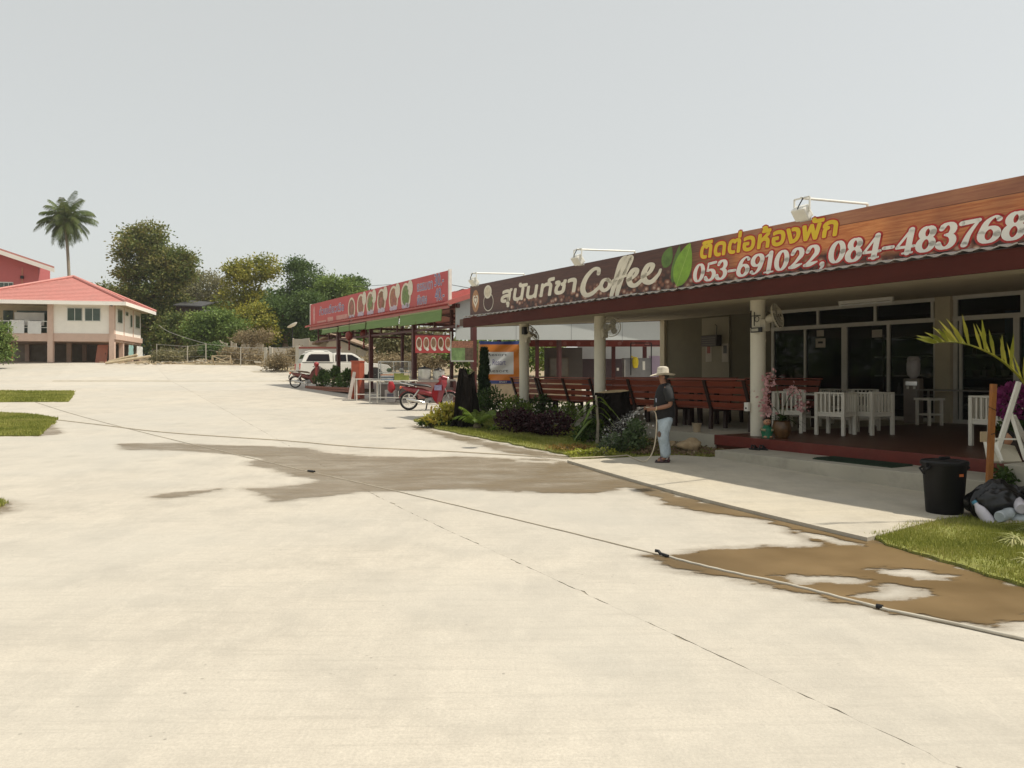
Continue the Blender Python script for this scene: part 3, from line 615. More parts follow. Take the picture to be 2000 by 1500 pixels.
DIG = {'0': (.68, [arc(.33,.5,.23,.44,0,360,28)]), '1': (.5, [[(.27,.95,.19),(.27,.04,.19)],[(.06,.80,.06),(.27,.93,.11)],[(.08,.03,.06),(.48,.03,.06)]]),
 '2': (.66, [[(.12,.72,.16)]+arc(.32,.69,.21,.25,150,-25,10)[1:]+[(.3,.3,.1),(.08,.09,.07)],[(.08,.1,.12),(.3,.12,.17),(.58,.2,.06)]]),
 '3': (.62, [[(.1,.78,.15)]+arc(.28,.73,.19,.22,140,-70,10)+[(.24,.53,.06)],[(.24,.53,.06)]+arc(.28,.27,.23,.25,70,-150,14)+[(.07,.22,.15)]]),
 '4': (.68, [[(.44,.95,.08),(.05,.3,.08)],[(.05,.28,.09),(.64,.28,.09)],[(.46,.95,.19),(.44,.04,.19)],[(.28,.03,.06),(.6,.03,.06)]]),
 '5': (.64, [[(.16,.9,.12),(.55,.93,.12)],[(.16,.9,.07),(.13,.53,.07)],[(.13,.53,.06)]+arc(.29,.3,.24,.27,115,-150,14)+[(.07,.2,.15)]]),
 '6': (.68, [arc(.33,.29,.23,.26,0,360,22),[(.55,.82,.15),(.42,.94,.06),(.2,.75,.16),(.1,.35,.2)]]), '7': (.62, [[(.08,.87,.16),(.58,.9,.13)],[(.58,.9,.07),(.36,.45,.13),(.27,.05,.2)]]),
 '8': (.68, [arc(.33,.73,.18,.21,0,360,20),arc(.33,.27,.22,.26,0,360,22)]), '9': (.68, [arc(.33,.69,.23,.26,0,360,22),[(.56,.66,.2),(.47,.25,.16),(.26,.04,.06),(.11,.14,.15)]]),
 '-': (.5, [[(.08,.36,.12),(.4,.36,.12)]]), ',': (.38, [[(.16,.07,.19),(.19,-.06,.12),(.08,-.2,.05)]])}
def stroke_text(name, text, x0, z0, width, height, mat, parent, grow=0., y=-.004, shear=.16):
    tot = sum(DIG[c][0] for c in text); sxl = width/tot; m = MB(); cx = 0; k = 0
    for c in text:
        adv, st = DIG[c]
        for s_ in st:
            pts = smooth_path(s_, 4) if 2 < len(s_) < 9 else s_
            k += 1; yy = y-.0003*(k % 3); ribbon(m, pts, lambda a, b_, cx=cx, yy=yy: (x0+(cx+a+b_*shear)*sxl, yy, z0+b_*height), grow)
        cx += adv
    return m.build(name, mat, parent)
xs0 = spx(1352); wtot = spx(1992)-xs0; num = '053-691022,084-483768'
stroke_text('number_outline', num, xs0, .055, wtot+.06, .33, PRR, sign, .085, -.002)
stroke_text('number_lettering', num, xs0, .055, wtot+.06, .33, PRW, sign, .012, -.005)
# brush-script word
CO = [[(.66,.80,.13),(.66,.98,.13),(.48,1.0,.14),(.22,.72,.17),(.1,.32,.19),(.2,.05,.18),(.42,.06,.16),(.66,.26,.12),(.8,.42,.1)],
 [(.98,.52,.12),(.82,.50,.13),(.74,.28,.14),(.84,.12,.14),(1.0,.2,.13),(1.04,.42,.13),(.94,.54,.12),(1.06,.40,.09),(1.2,.44,.09)],
 [(1.12,.30,.1),(1.34,.62,.13),(1.56,1.08,.15),(1.54,1.22,.17),(1.40,1.05,.18),(1.24,.45,.17),(1.1,-.08,.13),(1.12,-.2,.1)],
 [(1.3,.3,.1),(1.5,.6,.13),(1.70,1.05,.15),(1.69,1.2,.19),(1.56,1.0,.2),(1.4,.42,.17),(1.28,-.08,.13),(1.3,-.2,.1)], [(1.16,.46,.09),(1.62,.56,.09)],
 [(1.62,.36,.12),(1.84,.5,.12),(1.9,.68,.14),(1.78,.7,.15),(1.66,.46,.17),(1.7,.2,.17),(1.86,.14,.15),(2.06,.32,.11),(2.14,.42,.1)],
 [(2.06,.40,.12),(2.28,.54,.12),(2.36,.76,.14),(2.22,.78,.15),(2.1,.5,.17),(2.14,.24,.18),(2.32,.18,.16),(2.52,.4,.1),(2.58,.56,.08)]]
xc = spx(1133); wc = spx(1292)-xc; m = MB()
for k, s_ in enumerate(CO): ribbon(m, smooth_path(s_, 6), lambda a, b_, k=k: (xc+a/2.6*wc, -.004-.0004*k, .09+b_*.54))
m.build('script_lettering', PRC, sign)
def font_text(name, text, x0, z0, width, height, mat, parent, bold=.0, shear=.0, y=-.005, M4=None, out=None, ow=.022):
    "Thai words through the built-in fallback font; emboldened by close offset copies"
    cu = bpy.data.curves.new('lettering', 'FONT'); cu.body = text; cu.size = 1; cu.shear = shear; cu.resolution_u = 3
    ob = bpy.data.objects.new('lettering', cu); COL.objects.link(ob); dg = bpy.context.evaluated_depsgraph_get(); dg.update()
    me = bpy.data.meshes.new_from_object(ob.evaluated_get(dg)); co = np.array([v.co[:] for v in me.vertices]); pol = [tuple(p.vertices) for p in me.polygons]
    COL.objects.unlink(ob); bpy.data.objects.remove(ob); bpy.data.meshes.remove(me)
    wx = co[:,0].max()-co[:,0].min(); fx = width/wx; co[:,0] = (co[:,0]-co[:,0].min())*fx; co[:,1] = co[:,1]*height/.55
    res = []
    for nm, mt, bb, yy in ([(name+'_outline', out, bold+ow, y+.002)] if out else [])+[(name, mat, bold, y)]:
        m = MB(); k = 0
        for a in range(8 if bb else 1):
            ox, oz = bb*math.cos(a*PI/4), bb*math.sin(a*PI/4); k += 1
            m.add([(x0+c[0]+ox, yy-.00015*k, z0+c[1]+oz) for c in co], pol)
        res.append(m.build(nm, mt, parent))
    return res
x0 = spx(979); font_text('name_lettering', 'สุนันท์ชา', x0, .235, spx(1126)-x0, .27, PRC, sign, .024, .14)
x0 = spx(1369); font_text('contact_lettering', 'ติดต่อห้องพัก', x0, .475, spx(1636)-x0, .215, PRY, sign, .016, .12, out=PRR)
# latte art cup and coffee cup prints
def disc(m, cx, cz, rx, rz, y, n=28, a0=0, a1=360): m.add([(cx+rx*math.cos(math.radians(a0+(a1-a0)*i/n)), y, cz+rz*math.sin(math.radians(a0+(a1-a0)*i/n))) for i in range(n)], [tuple(range(n))])
cx, cz = spx(929), .37
m = MB(); disc(m, cx, cz, .20, .30, -.002); m.build('latte_print', M('latte', (.40,.19,.08), .45, .25, 8), sign)
def heart(m, cx, cz, w_, h_, y): m.add([(cx+w_*16*math.sin(a)**3/16, y, cz+h_*(13*math.cos(a)-5*math.cos(2*a)-2*math.cos(3*a)-math.cos(4*a))/16) for a in [2*PI*i/36 for i in range(36)]], [tuple(range(36))])
m = MB(); heart(m, cx, cz+.01, .15, .2, -.0035); m.build('latte_heart', PRC, sign); m = MB(); heart(m, cx, cz+.03, .10, .12, -.0045); m.build('latte_heart', PRBR, sign); m = MB(); heart(m, cx, cz+.03, .07, .08, -.0055); m.build('latte_heart', PRC, sign)
cx = spx(954); m = MB(); disc(m, cx, .29, .27, .24, -.002); m.build('saucer_print', PRC, sign); m = MB(); disc(m, cx, .29, .25, .215, -.0032); m.build('coffee_print', PRD, sign)
m = MB(); disc(m, cx-.03, .56, .21, .175, -.0045); m.build('cup_print', PRC, sign); m = MB(); disc(m, cx-.03, .56, .155, .125, -.0055); m.build('milk_print', M('milk foam', (.60,.52,.38), .45, .2, 9), sign)
# printed leaves
LG = M('print leaf', (.20,.36,.03), .45, .25, 5); LG2 = M('print leaf dark', (.09,.17,.025), .45, .35, 5)
def leafprint(m, x0, z0, x1, z1, wd, y):
    n = 12; L_ = []; R_ = []; dx, dz = x1-x0, z1-z0; d = math.hypot(dx, dz)
    for i in range(n+1):
        t = i/n; h = wd*math.sin(PI*t**.8)**.8; L_.append((x0+dx*t-dz/d*h, y, z0+dz*t+dx/d*h)); R_.append((x0+dx*t+dz/d*h, y, z0+dz*t-dx/d*h))
    m.add(L_+R_[::-1], [tuple(range(2*n+2))])
m = MB(); leafprint(m, spx(1322), .03, spx(1348), .79, .23, -.0025); m.build('leaf_print', LG, sign)
m = MB(); leafprint(m, spx(1296), .42, spx(1312), .79, .15, -.002); m.build('leaf_print', LG2, sign)
m = MB(); leafprint(m, spx(1313), .1, spx(1328), .79, .10, -.0015); m.build('leaf_print', LG2, sign)
m = MB(); m.add([(spx(1321),-.0032,.05),(spx(1349),-.0032,.77),(spx(1349)+.012,-.0032,.77),(spx(1322),-.0032,.05)], [(0,1,2,3)]); m.build('leaf_rib', M('leaf rib', (.34,.48,.10), .45), sign)

# three floodlights on white arms above the sign
LAMP = M('lamp white', (.75,.73,.66), .45, .08, 8)
for px_, lab in ((1690, 'white floodlight on an arm above the phone numbers'), (1236, 'white floodlight on an arm above the script word'), (1020, 'white floodlight on an arm at the far end of the cafe sign')):
    r = at_b('floodlight', lab, 'lamp', bx(px_, SS), SS, SZ0+SH+.0, group='floodlights over the cafe sign')
    MB().tube([(.0,.06,-.05),(0,.04,.05),(0,-1.35,-.02)], .018).build('arm', LAMP, r, smooth=True)
    MB().tube([(0,.06,-.3),(0,.06,.05)], .015).build('bracket', LAMP, r)
    q = Matrix.Rotation(math.radians(38), 4, 'X')
    hd = MB().cbox((0,-1.33,-.22), (.22,.13,.18), q).build('lamp_head', LAMP, r, bevel=.02)
    MB().cbox((0,-1.292,-.258), (.19,.012,.15), q).build('lamp_glass', M('lamp glass', (.5,.5,.48), .1), hd)
    m = MB(); m.bar((-.125,-1.33,-.22),(-.125,-1.33,-.02),.018); m.bar((.125,-1.33,-.22),(.125,-1.33,-.02),.018); m.bar((-.125,-1.33,-.02),(.125,-1.33,-.02),.018); m.build('yoke', LAMP, r)
    MB().tube([(.03,-1.36,-.02),(.09,-1.42,-.05),(.05,-1.45,-.14),(-.03,-1.40,-.2)], .008).build('cable', BLACK, r)
# ------------------------------------------------------------------ porch furniture
WOOD = M('stained bench wood', (.21,.043,.020), .42, .3, 3, .12, 25, stretch=(.25,3,3))
WOODD = M('dark bench wood', (.03,.012,.009), .55, .2, 4)
def bench_proto(L):
    r = thing('wooden_bench', '', 'bench'); n = 0
    lean = .22
    for x in (-L/2+.04, 0, L/2-.04):
        m = MB(); m.bar((x, .0, 0), (x, .02, .42), .07, .06); m.bar((x, .02, .40), (x, -.20, 1.02), .07, .05); m.bar((x,.42,0),(x,.42,.40),.07,.06); m.bar((x,-.0,.38),(x,.46,.38),.06,.05); m.build('support', WOODD, r)
    for k, (z, h) in enumerate(((.50,.11),(.645,.115),(.79,.115),(.93,.11))):
        y = .02-(z-.40)/.62*.22-.032
        m = MB(); m.cbox((0, y+.055, z), (L, .022, h), Matrix.Rotation(.34, 4, 'X')); m.build('back_slat', WOOD, r, bevel=.004)
    MB().cbox((0, -.195, 1.02), (L+.04, .06, .03)).build('top_rail', WOOD, r, bevel=.005)
    for k in range(4): MB().cbox((0, .09+k*.115, .425), (L, .1, .025)).build('seat_slat', WOOD, r, bevel=.004)
    return r
def drop(o):
    for k in KIDS(o): drop(k)
    bpy.data.objects.remove(o)
SB = 11.85
def place_bench(p0, p1, lab):
    x0, x1 = bx(p0, SB-.2), bx(p1, SB-.2); r = bench_proto(x1-x0-.04); r['label'] = lab; r['group'] = 'slatted benches along the porch edge'
    r.location = B((x0+x1)/2, SB, ZF); r.rotation_euler = (0,0,BR); return r
place_bench(996, 1047, 'short slatted brown bench at the far end behind the vinyl banner')
place_bench(1048, 1153, 'slatted brown bench between the two far columns')
place_bench(1160, 1299, 'slatted brown bench behind the broad dark stump')
place_bench(1301, 1456, 'slatted brown bench nearest the white chairs, behind the man')
# tables and facing benches deeper in the porch
for i, (xx, lab) in enumerate(((-12.4,'dark wooden table behind the nearest slatted bench'), (-14.8,'dark wooden table behind the bench by the stump'), (-17.3,'dark wooden table behind the bench between far columns'))):
    r = at_b('dining_table', lab, 'table', xx, 12.85, group='dark porch tables')
    MB().cbox((0,0,.74),(1.9,.7,.05)).build('table_top', WOODD, r, bevel=.008)
    for a in (-.8,.8):
        for c in (-.25,.25): MB().box(a-.04,a+.04,c-.04,c+.04,0,.715).build('leg', WOODD, r)
    q = bench_proto(2.1); q['label'] = ['dark bench on the far side of the nearest porch table','dark bench on the far side of the middle porch table','dark bench on the far side of the last porch table'][i]
    q['group'] = 'benches facing the porch edge'; q.location = B(xx, 14.1, ZF); q.rotation_euler = (0,0,BR+PI)
# slatted white chair
CW = M('chair white', (.76,.73,.64), .5, .06, 5, .08, 40, dirt=(.42,.38,.3), dscale=4, damt=.35)
def chair_proto():
    r = thing('slatted_chair', '', 'chair', group='white slatted chairs on the porch'); a = .25
    for i, j in ((-1,-1),(1,-1),(1,1),(-1,1)): MB().box(i*a-.03, i*a+.03, j*a-.03, j*a+.03, 0, .76 if j > 0 or True else .45).build('leg', CW, r, bevel=.005)
    MB().box(-a-.025,a+.025,-a-.025,a+.025,.40,.43).build('seat', CW, r, bevel=.005)
    m = MB(); m.box(-a+.031,a-.031,-a-.02,-a+.02,.345,.398); m.box(-a+.031,a-.031,a-.02,a+.02,.345,.398); m.box(-a-.02,-a+.02,-a+.031,a-.031,.345,.398); m.box(a-.02,a+.02,-a+.031,a-.031,.345,.398); m.build('apron_rail', CW, r)
    m = MB(); m.box(-a-.03,a+.03,a-.03,a+.03,.762,.79); m.box(-a-.03,-a+.03,-a-.03,a-.032,.762,.79); m.box(a-.03,a+.03,-a-.03,a-.032,.762,.79); m.build('top_rail', CW, r, bevel=.005)
    for k in range(5):
        u = -a+.09+k*.08
        MB().box(u-.014,u+.014,a-.012,a+.012,.431,.761).build('back_slat', CW, r)
        for sg in (-1,1): MB().box(sg*a-.012,sg*a+.012,u-.014,u+.014,.431,.761).build('side_slat', CW, r)
    return r
ch = chair_proto(); used = False
for px, Y, rz, lab in ((1632,14.95,2.35,'white slatted chair with its corner toward us, in front of the table'), (1702,15.05,-2.75,'white slatted chair right of the corner-on chair'), (1541,15.6,1.1,'white slatted chair behind the orchid pot'),
        (1567,17.4,.5,'white slatted chair on the far side of the table, left'), (1622,17.9,.3,'white slatted chair on the far side of the table, middle'), (1686,17.6,-.3,'white slatted chair on the far side of the table, right')):
    loc = Vector((XY(px,Y), Y, ZF))
    if not used: ch.location = loc; ch.rotation_euler = (0,0,rz); ch['label'] = lab; used = True
    else: copy_tree(ch, None, lab, loc, rz)
o = thing('slatted_chair', 'white chair frame standing right of the rusty post', 'chair', (XY(1946,12.6), 12.6, ZF), .5, 'white slatted chairs on the porch')
for k in KIDS(ch): copy_tree(k, o)
def simple_table(name, lab, cat, loc, rz, sx_, sy_, h, mat, th=.035, leg=.05, rail=True, group=None):
    r = thing(name, lab, cat, loc, rz, group); MB().cbox((0,0,h-th/2),(sx_,sy_,th)).build('table_top', mat, r, bevel=.005)
    a, c = sx_/2-leg, sy_/2-leg
    for i in (-1,1):
        for j in (-1,1): MB().box(i*a-leg/2,i*a+leg/2,j*c-leg/2,j*c+leg/2,0,h-th).build('leg', mat, r)
    if rail:
        z0, z1 = .22, .22+leg*.7
        for j in (-1,1): MB().box(-a+leg/2,a-leg/2,j*c-leg*.3,j*c+leg*.3,z0,z1).build('stretcher', mat, r)
        for i in (-1,1): MB().box(i*a-leg*.3,i*a+leg*.3,-c+leg/2,c-leg/2,z0,z1).build('stretcher', mat, r)
    return r
simple_table('porch_table', 'long white table between the slatted chairs', 'table', (XY(1628,16.5),16.5,ZF), BR, 1.7,.75,.72, CW)
simple_table('stool', 'small white square stool left of the glass pillar', 'stool', (XY(1815,17.6),17.6,ZF), .35, .45,.42,.60, CW, .05)
simple_table('side_table', 'narrow dark-topped table against the glass right of the stool', 'table', (XY(1880,17.4),17.4,ZF), BR, 1.9,.5,.78, M('grey laminate',(.22,.2,.18),.4), .03,.04,False)
# water dispenser
r = thing('water_dispenser', 'grey water dispenser with a white bottle on top by the glass', 'dispenser', (XY(1784,18.4),18.4,ZF), BR+.3)
MB().box(-.17,.17,-.16,.16,0,1.02).build('body', M('dispenser grey', (.22,.18,.15), .4), r, bevel=.02)
MB().lathe([(.06,1.02),(.13,1.1),(.145,1.2),(.145,1.36),(.13,1.42),(.145,1.45),(.1,1.52),(0,1.53)],20).build('bottle', M('bottle plastic',(.45,.42,.42),.25), r, smooth=True)
m = MB(); m.box(-.09,-.05,-.2,-.161,.78,.84); m.box(.05,.09,-.2,-.161,.78,.84); m.build('tap', WHITE, r)
MB().box(-.12,.12,-.164,-.161,.86,.95).build('panel', M('chrome', (.6,.6,.6), .15, metal=1), r)
# orchid in a brown pot
LEAFD = leafmat('dark strap leaf', [(.02,.045,.012),(.05,.09,.02),(.09,.13,.04)], .25)
PINK = leafmat('pink petals', [(.55,.26,.28),(.72,.42,.42),(.80,.58,.55)], .3)
MAG = leafmat('magenta petals', [(.22,.02,.13),(.34,.05,.22),(.45,.12,.32)], .3)
def strap(m, base, az, L, droop, wd, n=7, up=1.0):
    b = Vector(base); d = Vector((math.cos(az), math.sin(az), 0)); s = Vector((-d.y, d.x, 0)); vs = []
    for i in range(n+1):
        t = i/n; h = wd*math.sin(PI*min(.97,.12+t*.86))**.7
        c = b + d*(L*t*(.35+.65*t)) + Vector((0,0,L*up*t-droop*L*t*t)); vs += [c-s*h, c+s*h+Vector((0,0,.0)), ]
    m.add(vs, [(2*i, 2*i+1, 2*i+3, 2*i+2) for i in range(n)])
def strap_plant(name, lab, loc, n, L, droop, wd, mat, cat='plant', parent=None, up=1.0, jit=.35):
    m = MB()
    for i in range(n): strap(m, (random.uniform(-.04,.04), random.uniform(-.04,.04), 0), random.uniform(0,2*PI), L*random.uniform(1-jit,1.1), droop*random.uniform(.6,1.3), wd*random.uniform(.7,1.1), 7, up*random.uniform(.7,1.1))
    if parent is not None: return m.build('leaves', mat, parent)
    r = thing(name, lab, cat, loc); o = m.build('leaves', mat, r); return r
def flower_spray(parent, pts, n, size, mat, spread=.05, name='flower_spray'):
    pts = smooth_path(pts, 8); C = np.array([pts[RNG.integers(0, len(pts))] for _ in range(n)])+RNG.normal(0, spread, (n,3)); D = RNG.normal(size=(n,3)); V_, Q_ = leaf_cloud(C, D, size*RNG.uniform(.7,1.2,n), size*.9); return stuff(rawmesh(name, V_, Q_, mat, parent))
yo = 14.15; r = thing('orchid_pot', 'pink artificial orchids in a brown glazed pot beside the near column', 'plant', (XY(1527,yo), yo, ZF))
MB().lathe([(.10,0),(.155,.10),(.165,.2),(.14,.29),(.155,.31),(.13,.31),(.12,.27)],20).build('pot', M('brown glazed pot',(.11,.055,.02),.3,.4,12), r, smooth=True)
lv = strap_plant('','',None,26,.42,1.0,.022,LEAFD,parent=r); lv.location = (0,0,.28)
for az, hh, sp_ in ((-.25,1.05,.075),(-.19,.55,.06),(.33,.85,.07)):
    MB().tube(smooth_path([(0,0,.3),(az*.3,0,hh*.8),(az*.8,-.02,hh),(az,-.05,hh*.85)],5), .006, 5).build('stem', LEAFD, r)
flower_spray(r, [(-.20,.0,1.1),(-.27,-.03,.9),(-.29,-.04,.62),(-.26,-.02,.45)], 150, .07, PINK, .05)
flower_spray(r, [(.14,.0,.85),(.24,-.03,.82),(.33,-.04,.6),(.30,-.02,.5)], 90, .065, PINK, .045)
# garden gnome-like boy figurine in green
r = thing('boy_figurine', 'small smiling child figurine in green clothes at the column foot', 'figurine', (XY(1498,14.2), 14.2, ZF), .0)
GRN = M('figurine green',(.02,.16,.085),.35); SKN = M('figurine skin',(.50,.26,.15),.4)
MB().lathe([(.09,0),(.085,.03),(.105,.1),(.10,.17),(.055,.21),(.04,.23)],16).build('body', GRN, r, smooth=True)
h = MB().ell((0,-.005,.285),(.068,.066,.072),16,12).build('head', SKN, r, smooth=True)
MB().ell((0,.012,.312),(.072,.07,.062),16,10).build('hair', M('figurine hair',(.02,.012,.01),.4), h, smooth=True)
m = MB(); m.ell((-.024,-.066,.295),(.009,.006,.009),8,6); m.ell((.024,-.066,.295),(.009,.006,.009),8,6); m.build('eye', BLACK, h)
MB().tube([(-.022,-.064,.262),(0,-.069,.254),(.022,-.064,.262)], .004, 5).build('mouth', M('figurine lip',(.4,.05,.04),.4), h)
m = MB(); m.tube([(-.09,0,.17),(-.12,-.04,.15),(-.05,-.09,.14)],.022,8); m.tube([(.09,0,.17),(.12,-.04,.15),(.05,-.09,.14)],.022,8); m.build('arm', M('figurine cape',(.30,.27,.16),.5), r, smooth=True)
m = MB(); m.ell((-.045,-.05,.02),(.035,.05,.022),10,6); m.ell((.045,-.05,.02),(.035,.05,.022),10,6); m.build('foot', SKN, r, smooth=True)
# sandals on the step, doormat
for i, (px, rz, lab) in enumerate(((1474,.5,'left of the pair of black sandals on the step'),(1490,.35,'right of the pair of black sandals on the step'))):
    r = thing('sandal', lab, 'sandal', (XY(px,13.75), 13.75, .281), rz, 'sandals on the step')
    m = MB(); m.prism([(.05*math.cos(a)*(1.0+.2*math.sin(a)), .13*math.sin(a)) for a in [2*PI*k/18 for k in range(18)]], 0, .025, 'xy'); m.build('sole', BLACK, r, bevel=.006)
    m = MB(); m.tube([(-.05,.02,.02),(-.02,.05,.07),(.02,.05,.07),(.05,.02,.02)],.014,6); m.tube([(-.04,-.03,.02),(0,.0,.075),(.04,-.03,.02)],.014,6); m.build('strap', BLACK, r, smooth=True)
x0, x1 = bx(1610,10.45), bx(1765,10.45); r = at_b('doormat', 'dark green rough doormat lying on the step', 'mat', (x0+x1)/2, 10.42, .281)
MATG = M('mat green', (.035,.06,.035), .95, .5, 60, 1., 120)
hw = (x1-x0)/2; MB().box(-hw,hw,-.24,.24,0,.012).build('backing', MATG, r)
n = 9000; x = RNG.uniform(-hw,hw,n); y = RNG.uniform(-.24,.24,n); V_, Q_ = leaf_cloud(np.stack([x,y,np.full(n,.01)],1), np.stack([RNG.normal(0,.5,n),RNG.normal(0,.5,n),np.ones(n)],1), .022, .008); stuff(rawmesh('bristles', V_, Q_, MATG, r))
# wall fans
FANM = M('fan beige', (.50,.46,.36), .45, .08, 6)
def fan(name, lab, x, s, z, aim, tilt):
    r = thing(name, lab, 'fan', B(x, s, z), BR, 'wall fans on the porch columns')
    MB().box(-.02,.10,-.07,.07,-.13,.09).build('base', FANM, r, bevel=.02)
    MB().tube([(.1,0,.02),(.2,0,.05),(.26,0,.08)],.022,8).build('neck', FANM, r, smooth=True)
    h = bpy.data.objects.new('fan_head', None); COL.objects.link(h); h.parent = r; h.location = (.30,0,.12)
    R = Matrix.Rotation(aim,4,'Z') @ Matrix.Rotation(PI/2+tilt,4,'Y')   # head axis
    MB().lathe([(0,-.20),(.05,-.19),(.075,-.12),(.075,-.03),(.03,-.01)],14,M=R).build('motor', FANM, h, smooth=True)
    m = MB(); m.torus((0,0,0),.225,.009,32,6,M=R @ Matrix.Translation((0,0,.02)))
    for rr, zz in ((.06,.075),(.12,.07),(.18,.05)): m.torus((0,0,0),rr,.003,28,4,M=R @ Matrix.Translation((0,0,zz)))
    for k in range(28):
        a = 2*PI*k/28; ca, sa = math.cos(a), math.sin(a)
        m.tube([R @ Vector((ca*q_, sa*q_, zz)) for q_, zz in ((.03,.08),(.12,.07),(.2,.04),(.225,.02),(.2,-.03),(.08,-.05))], .0022, 4, False)
    m.build('cage', FANM, h)
    bl = MB()
    for k in range(3):
        pts = []
        for i in range(9):
            a = 2*PI*k/3+i/8*1.35-.1; q_ = .19*(math.sin(PI*(.12+.78*i/8)))**.5; pts.append((math.cos(a)*q_, math.sin(a)*q_, .02*(i/8-.5)))
        bl.add([R @ Vector((0,0,.0))]+[R @ Vector(p) for p in pts], [(0,i,i+1) for i in range(1,9)])
    bl.build('blade', M('fan blade grey',(.26,.25,.22),.35), h)
    MB().tube([(.0,.02,-.12),(.03,.03,-.3),(.0,.02,-.45)],.004,5).build('pull_cord', FANM, r)
fan('wall_fan','wall fan on the far column by the vinyl banner', -18.55+.13, 11.31, bz(1030,660,11.3), .5, -.55)
fan('wall_fan','wall fan on the middle column above the benches', -15.15+.13, 11.31, bz(1195,648,11.3), -.9, .15)
fan('wall_fan','wall fan on the near column by the dark glass', -10.36+.13, 11.31, bz(1505,632,11.3), .35, -.25)
r = at_b('switch_box','white electric socket box on the near column','socket', -10.46, 11.15, bz(1470,795,11.15)); MB().box(-.05,.05,-.04,.03,-.08,.08).build('case', WHITE, r, bevel=.01); MB().box(-.02,.02,-.043,-.0405,-.04,-.01).build('socket', BLACK, r)
r = at_b('wall_speaker','small black box lamp on the far column','lamp', -18.5+.14, 11.22, bz(1022,646,11.2)); MB().box(-.05,.09,-.08,.06,-.1,.1).build('case', BLACK, r, bevel=.01); MB().tube([(.09,0,.05),(.13,-.02,-.02),(.12,0,-.12)],.006,5).build('cable', BLACK, r)
r = at_b('iron_bracket','black wrought-iron bracket with a small name plate on the near column','sign', -10.36+.03, 11.15, bz(1492,625,11.2))
m = MB(); m.bar((-.02,-.03,-.13),(-.02,-.03,.18),.02); m.bar((-.02,-.03,.08),(.2,-.03,.08),.015); m.bar((.06,-.03,-.1),(.06,-.03,.15),.012); m.torus((.12,-.03,.02),.05,.007,16,5,M=Matrix.Rotation(PI/2,4,'X')); m.build('scroll', BLACK, r)
MB().box(-.02,.24,-.04,-.02,-.22,-.13).build('plate', BLACK, r); MB().box(.0,.16,-.043,-.0405,-.2,-.15).build('plate_print', M('plate cream',(.4,.38,.3),.5), r)
# plastic cup-shaped pot on slab
r = thing('clay_pot','small pale pot on the concrete porch edge behind the boulder','pot', B(bx(1361,11.0),11.0,ZF)); MB().lathe([(.06,0),(.07,.02),(.09,.16),(.1,.17),(.08,.17),(.07,.05)],16).build('pot_body', M('pale terracotta',(.42,.33,.22),.8), r, smooth=True)
# ------------------------------------------------------------------ noodle stall hall beyond the cafe
STEEL = M('maroon steel', (.085,.02,.018), .5, .2, 5)
RROOF = M('red metal roof', (.42,.09,.075), .45, .12, 3, .05, 30, dirt=(.3,.12,.1), dscale=.8)
GREYP = M('grey cement panel', (.40,.42,.41), .75, .05, 1.2, dirt=(.3,.31,.3), dscale=.6, damt=.3)
UNDR = M('dark roof underside', (.06,.035,.03), .8, .2, 4)
S0 = 12.1; xn = bx(878, S0); xf = bx(606, S0)
hall = thing('food_stall', 'open red-roofed noodle stall hall on maroon steel posts', 'stall', (0,0,0), BR)
rz_ = lambda s: 3.97+(s-12.0)*.33 if s < 14.8 else 4.894-(s-14.8)*.13
xo = xn+.30
for a, b_ in ((11.9,14.8),(14.8,22)):
    m = MB(); quadbox(m, [(xf-.3,a,rz_(a)),(xo,a,rz_(a)),(xo,b_,rz_(b_)),(xf-.3,b_,rz_(b_))], .05); rf = m.build('roof', RROOF, hall)
    m = MB(); n = int((xo-xf)/.33)
    for i in range(n): x = xf-.25+i*.33; m.bar((x,a,rz_(a)+.06),(x,b_,rz_(b_)+.06),.05,.03)
    m.build('roof_rib', RROOF, rf)
m = MB(); m.add([(xn,12.35,bz(881,664,12.3)),(xn,21.9,2.92),(xn,21.9,rz_(21.9)-.02),(xn,14.8,rz_(14.8)-.02),(xn,12.35,rz_(12.35)-.02)]+[(xn-.05,a,b_) for a,b_ in ((12.35,bz(881,664,12.3)),(21.9,2.92),(21.9,rz_(21.9)-.02),(14.8,rz_(14.8)-.02),(12.35,rz_(12.35)-.02))],
    [(0,1,2,3,4),(9,8,7,6,5)]+[(i,(i+1)%5,(i+1)%5+5,i+5) for i in range(5)])
m.build('gable_panel', GREYP, hall)
for y in (14.75, 17.15, 19.55): MB().box(xn+.001, xn+.006, y-.006, y+.006, 2.8, 4.4).build('panel_joint', M('joint grey',(.2,.2,.2),.8), hall)
m = MB(); m.bar((xo+.02,11.9,rz_(11.9)+.02),(xo+.02,14.8,rz_(14.8)+.02),.04,.16); m.bar((xo+.02,14.8,rz_(14.8)+.02),(xo+.02,22,rz_(22)+.02),.04,.16); m.build('barge_board', RROOF, hall)
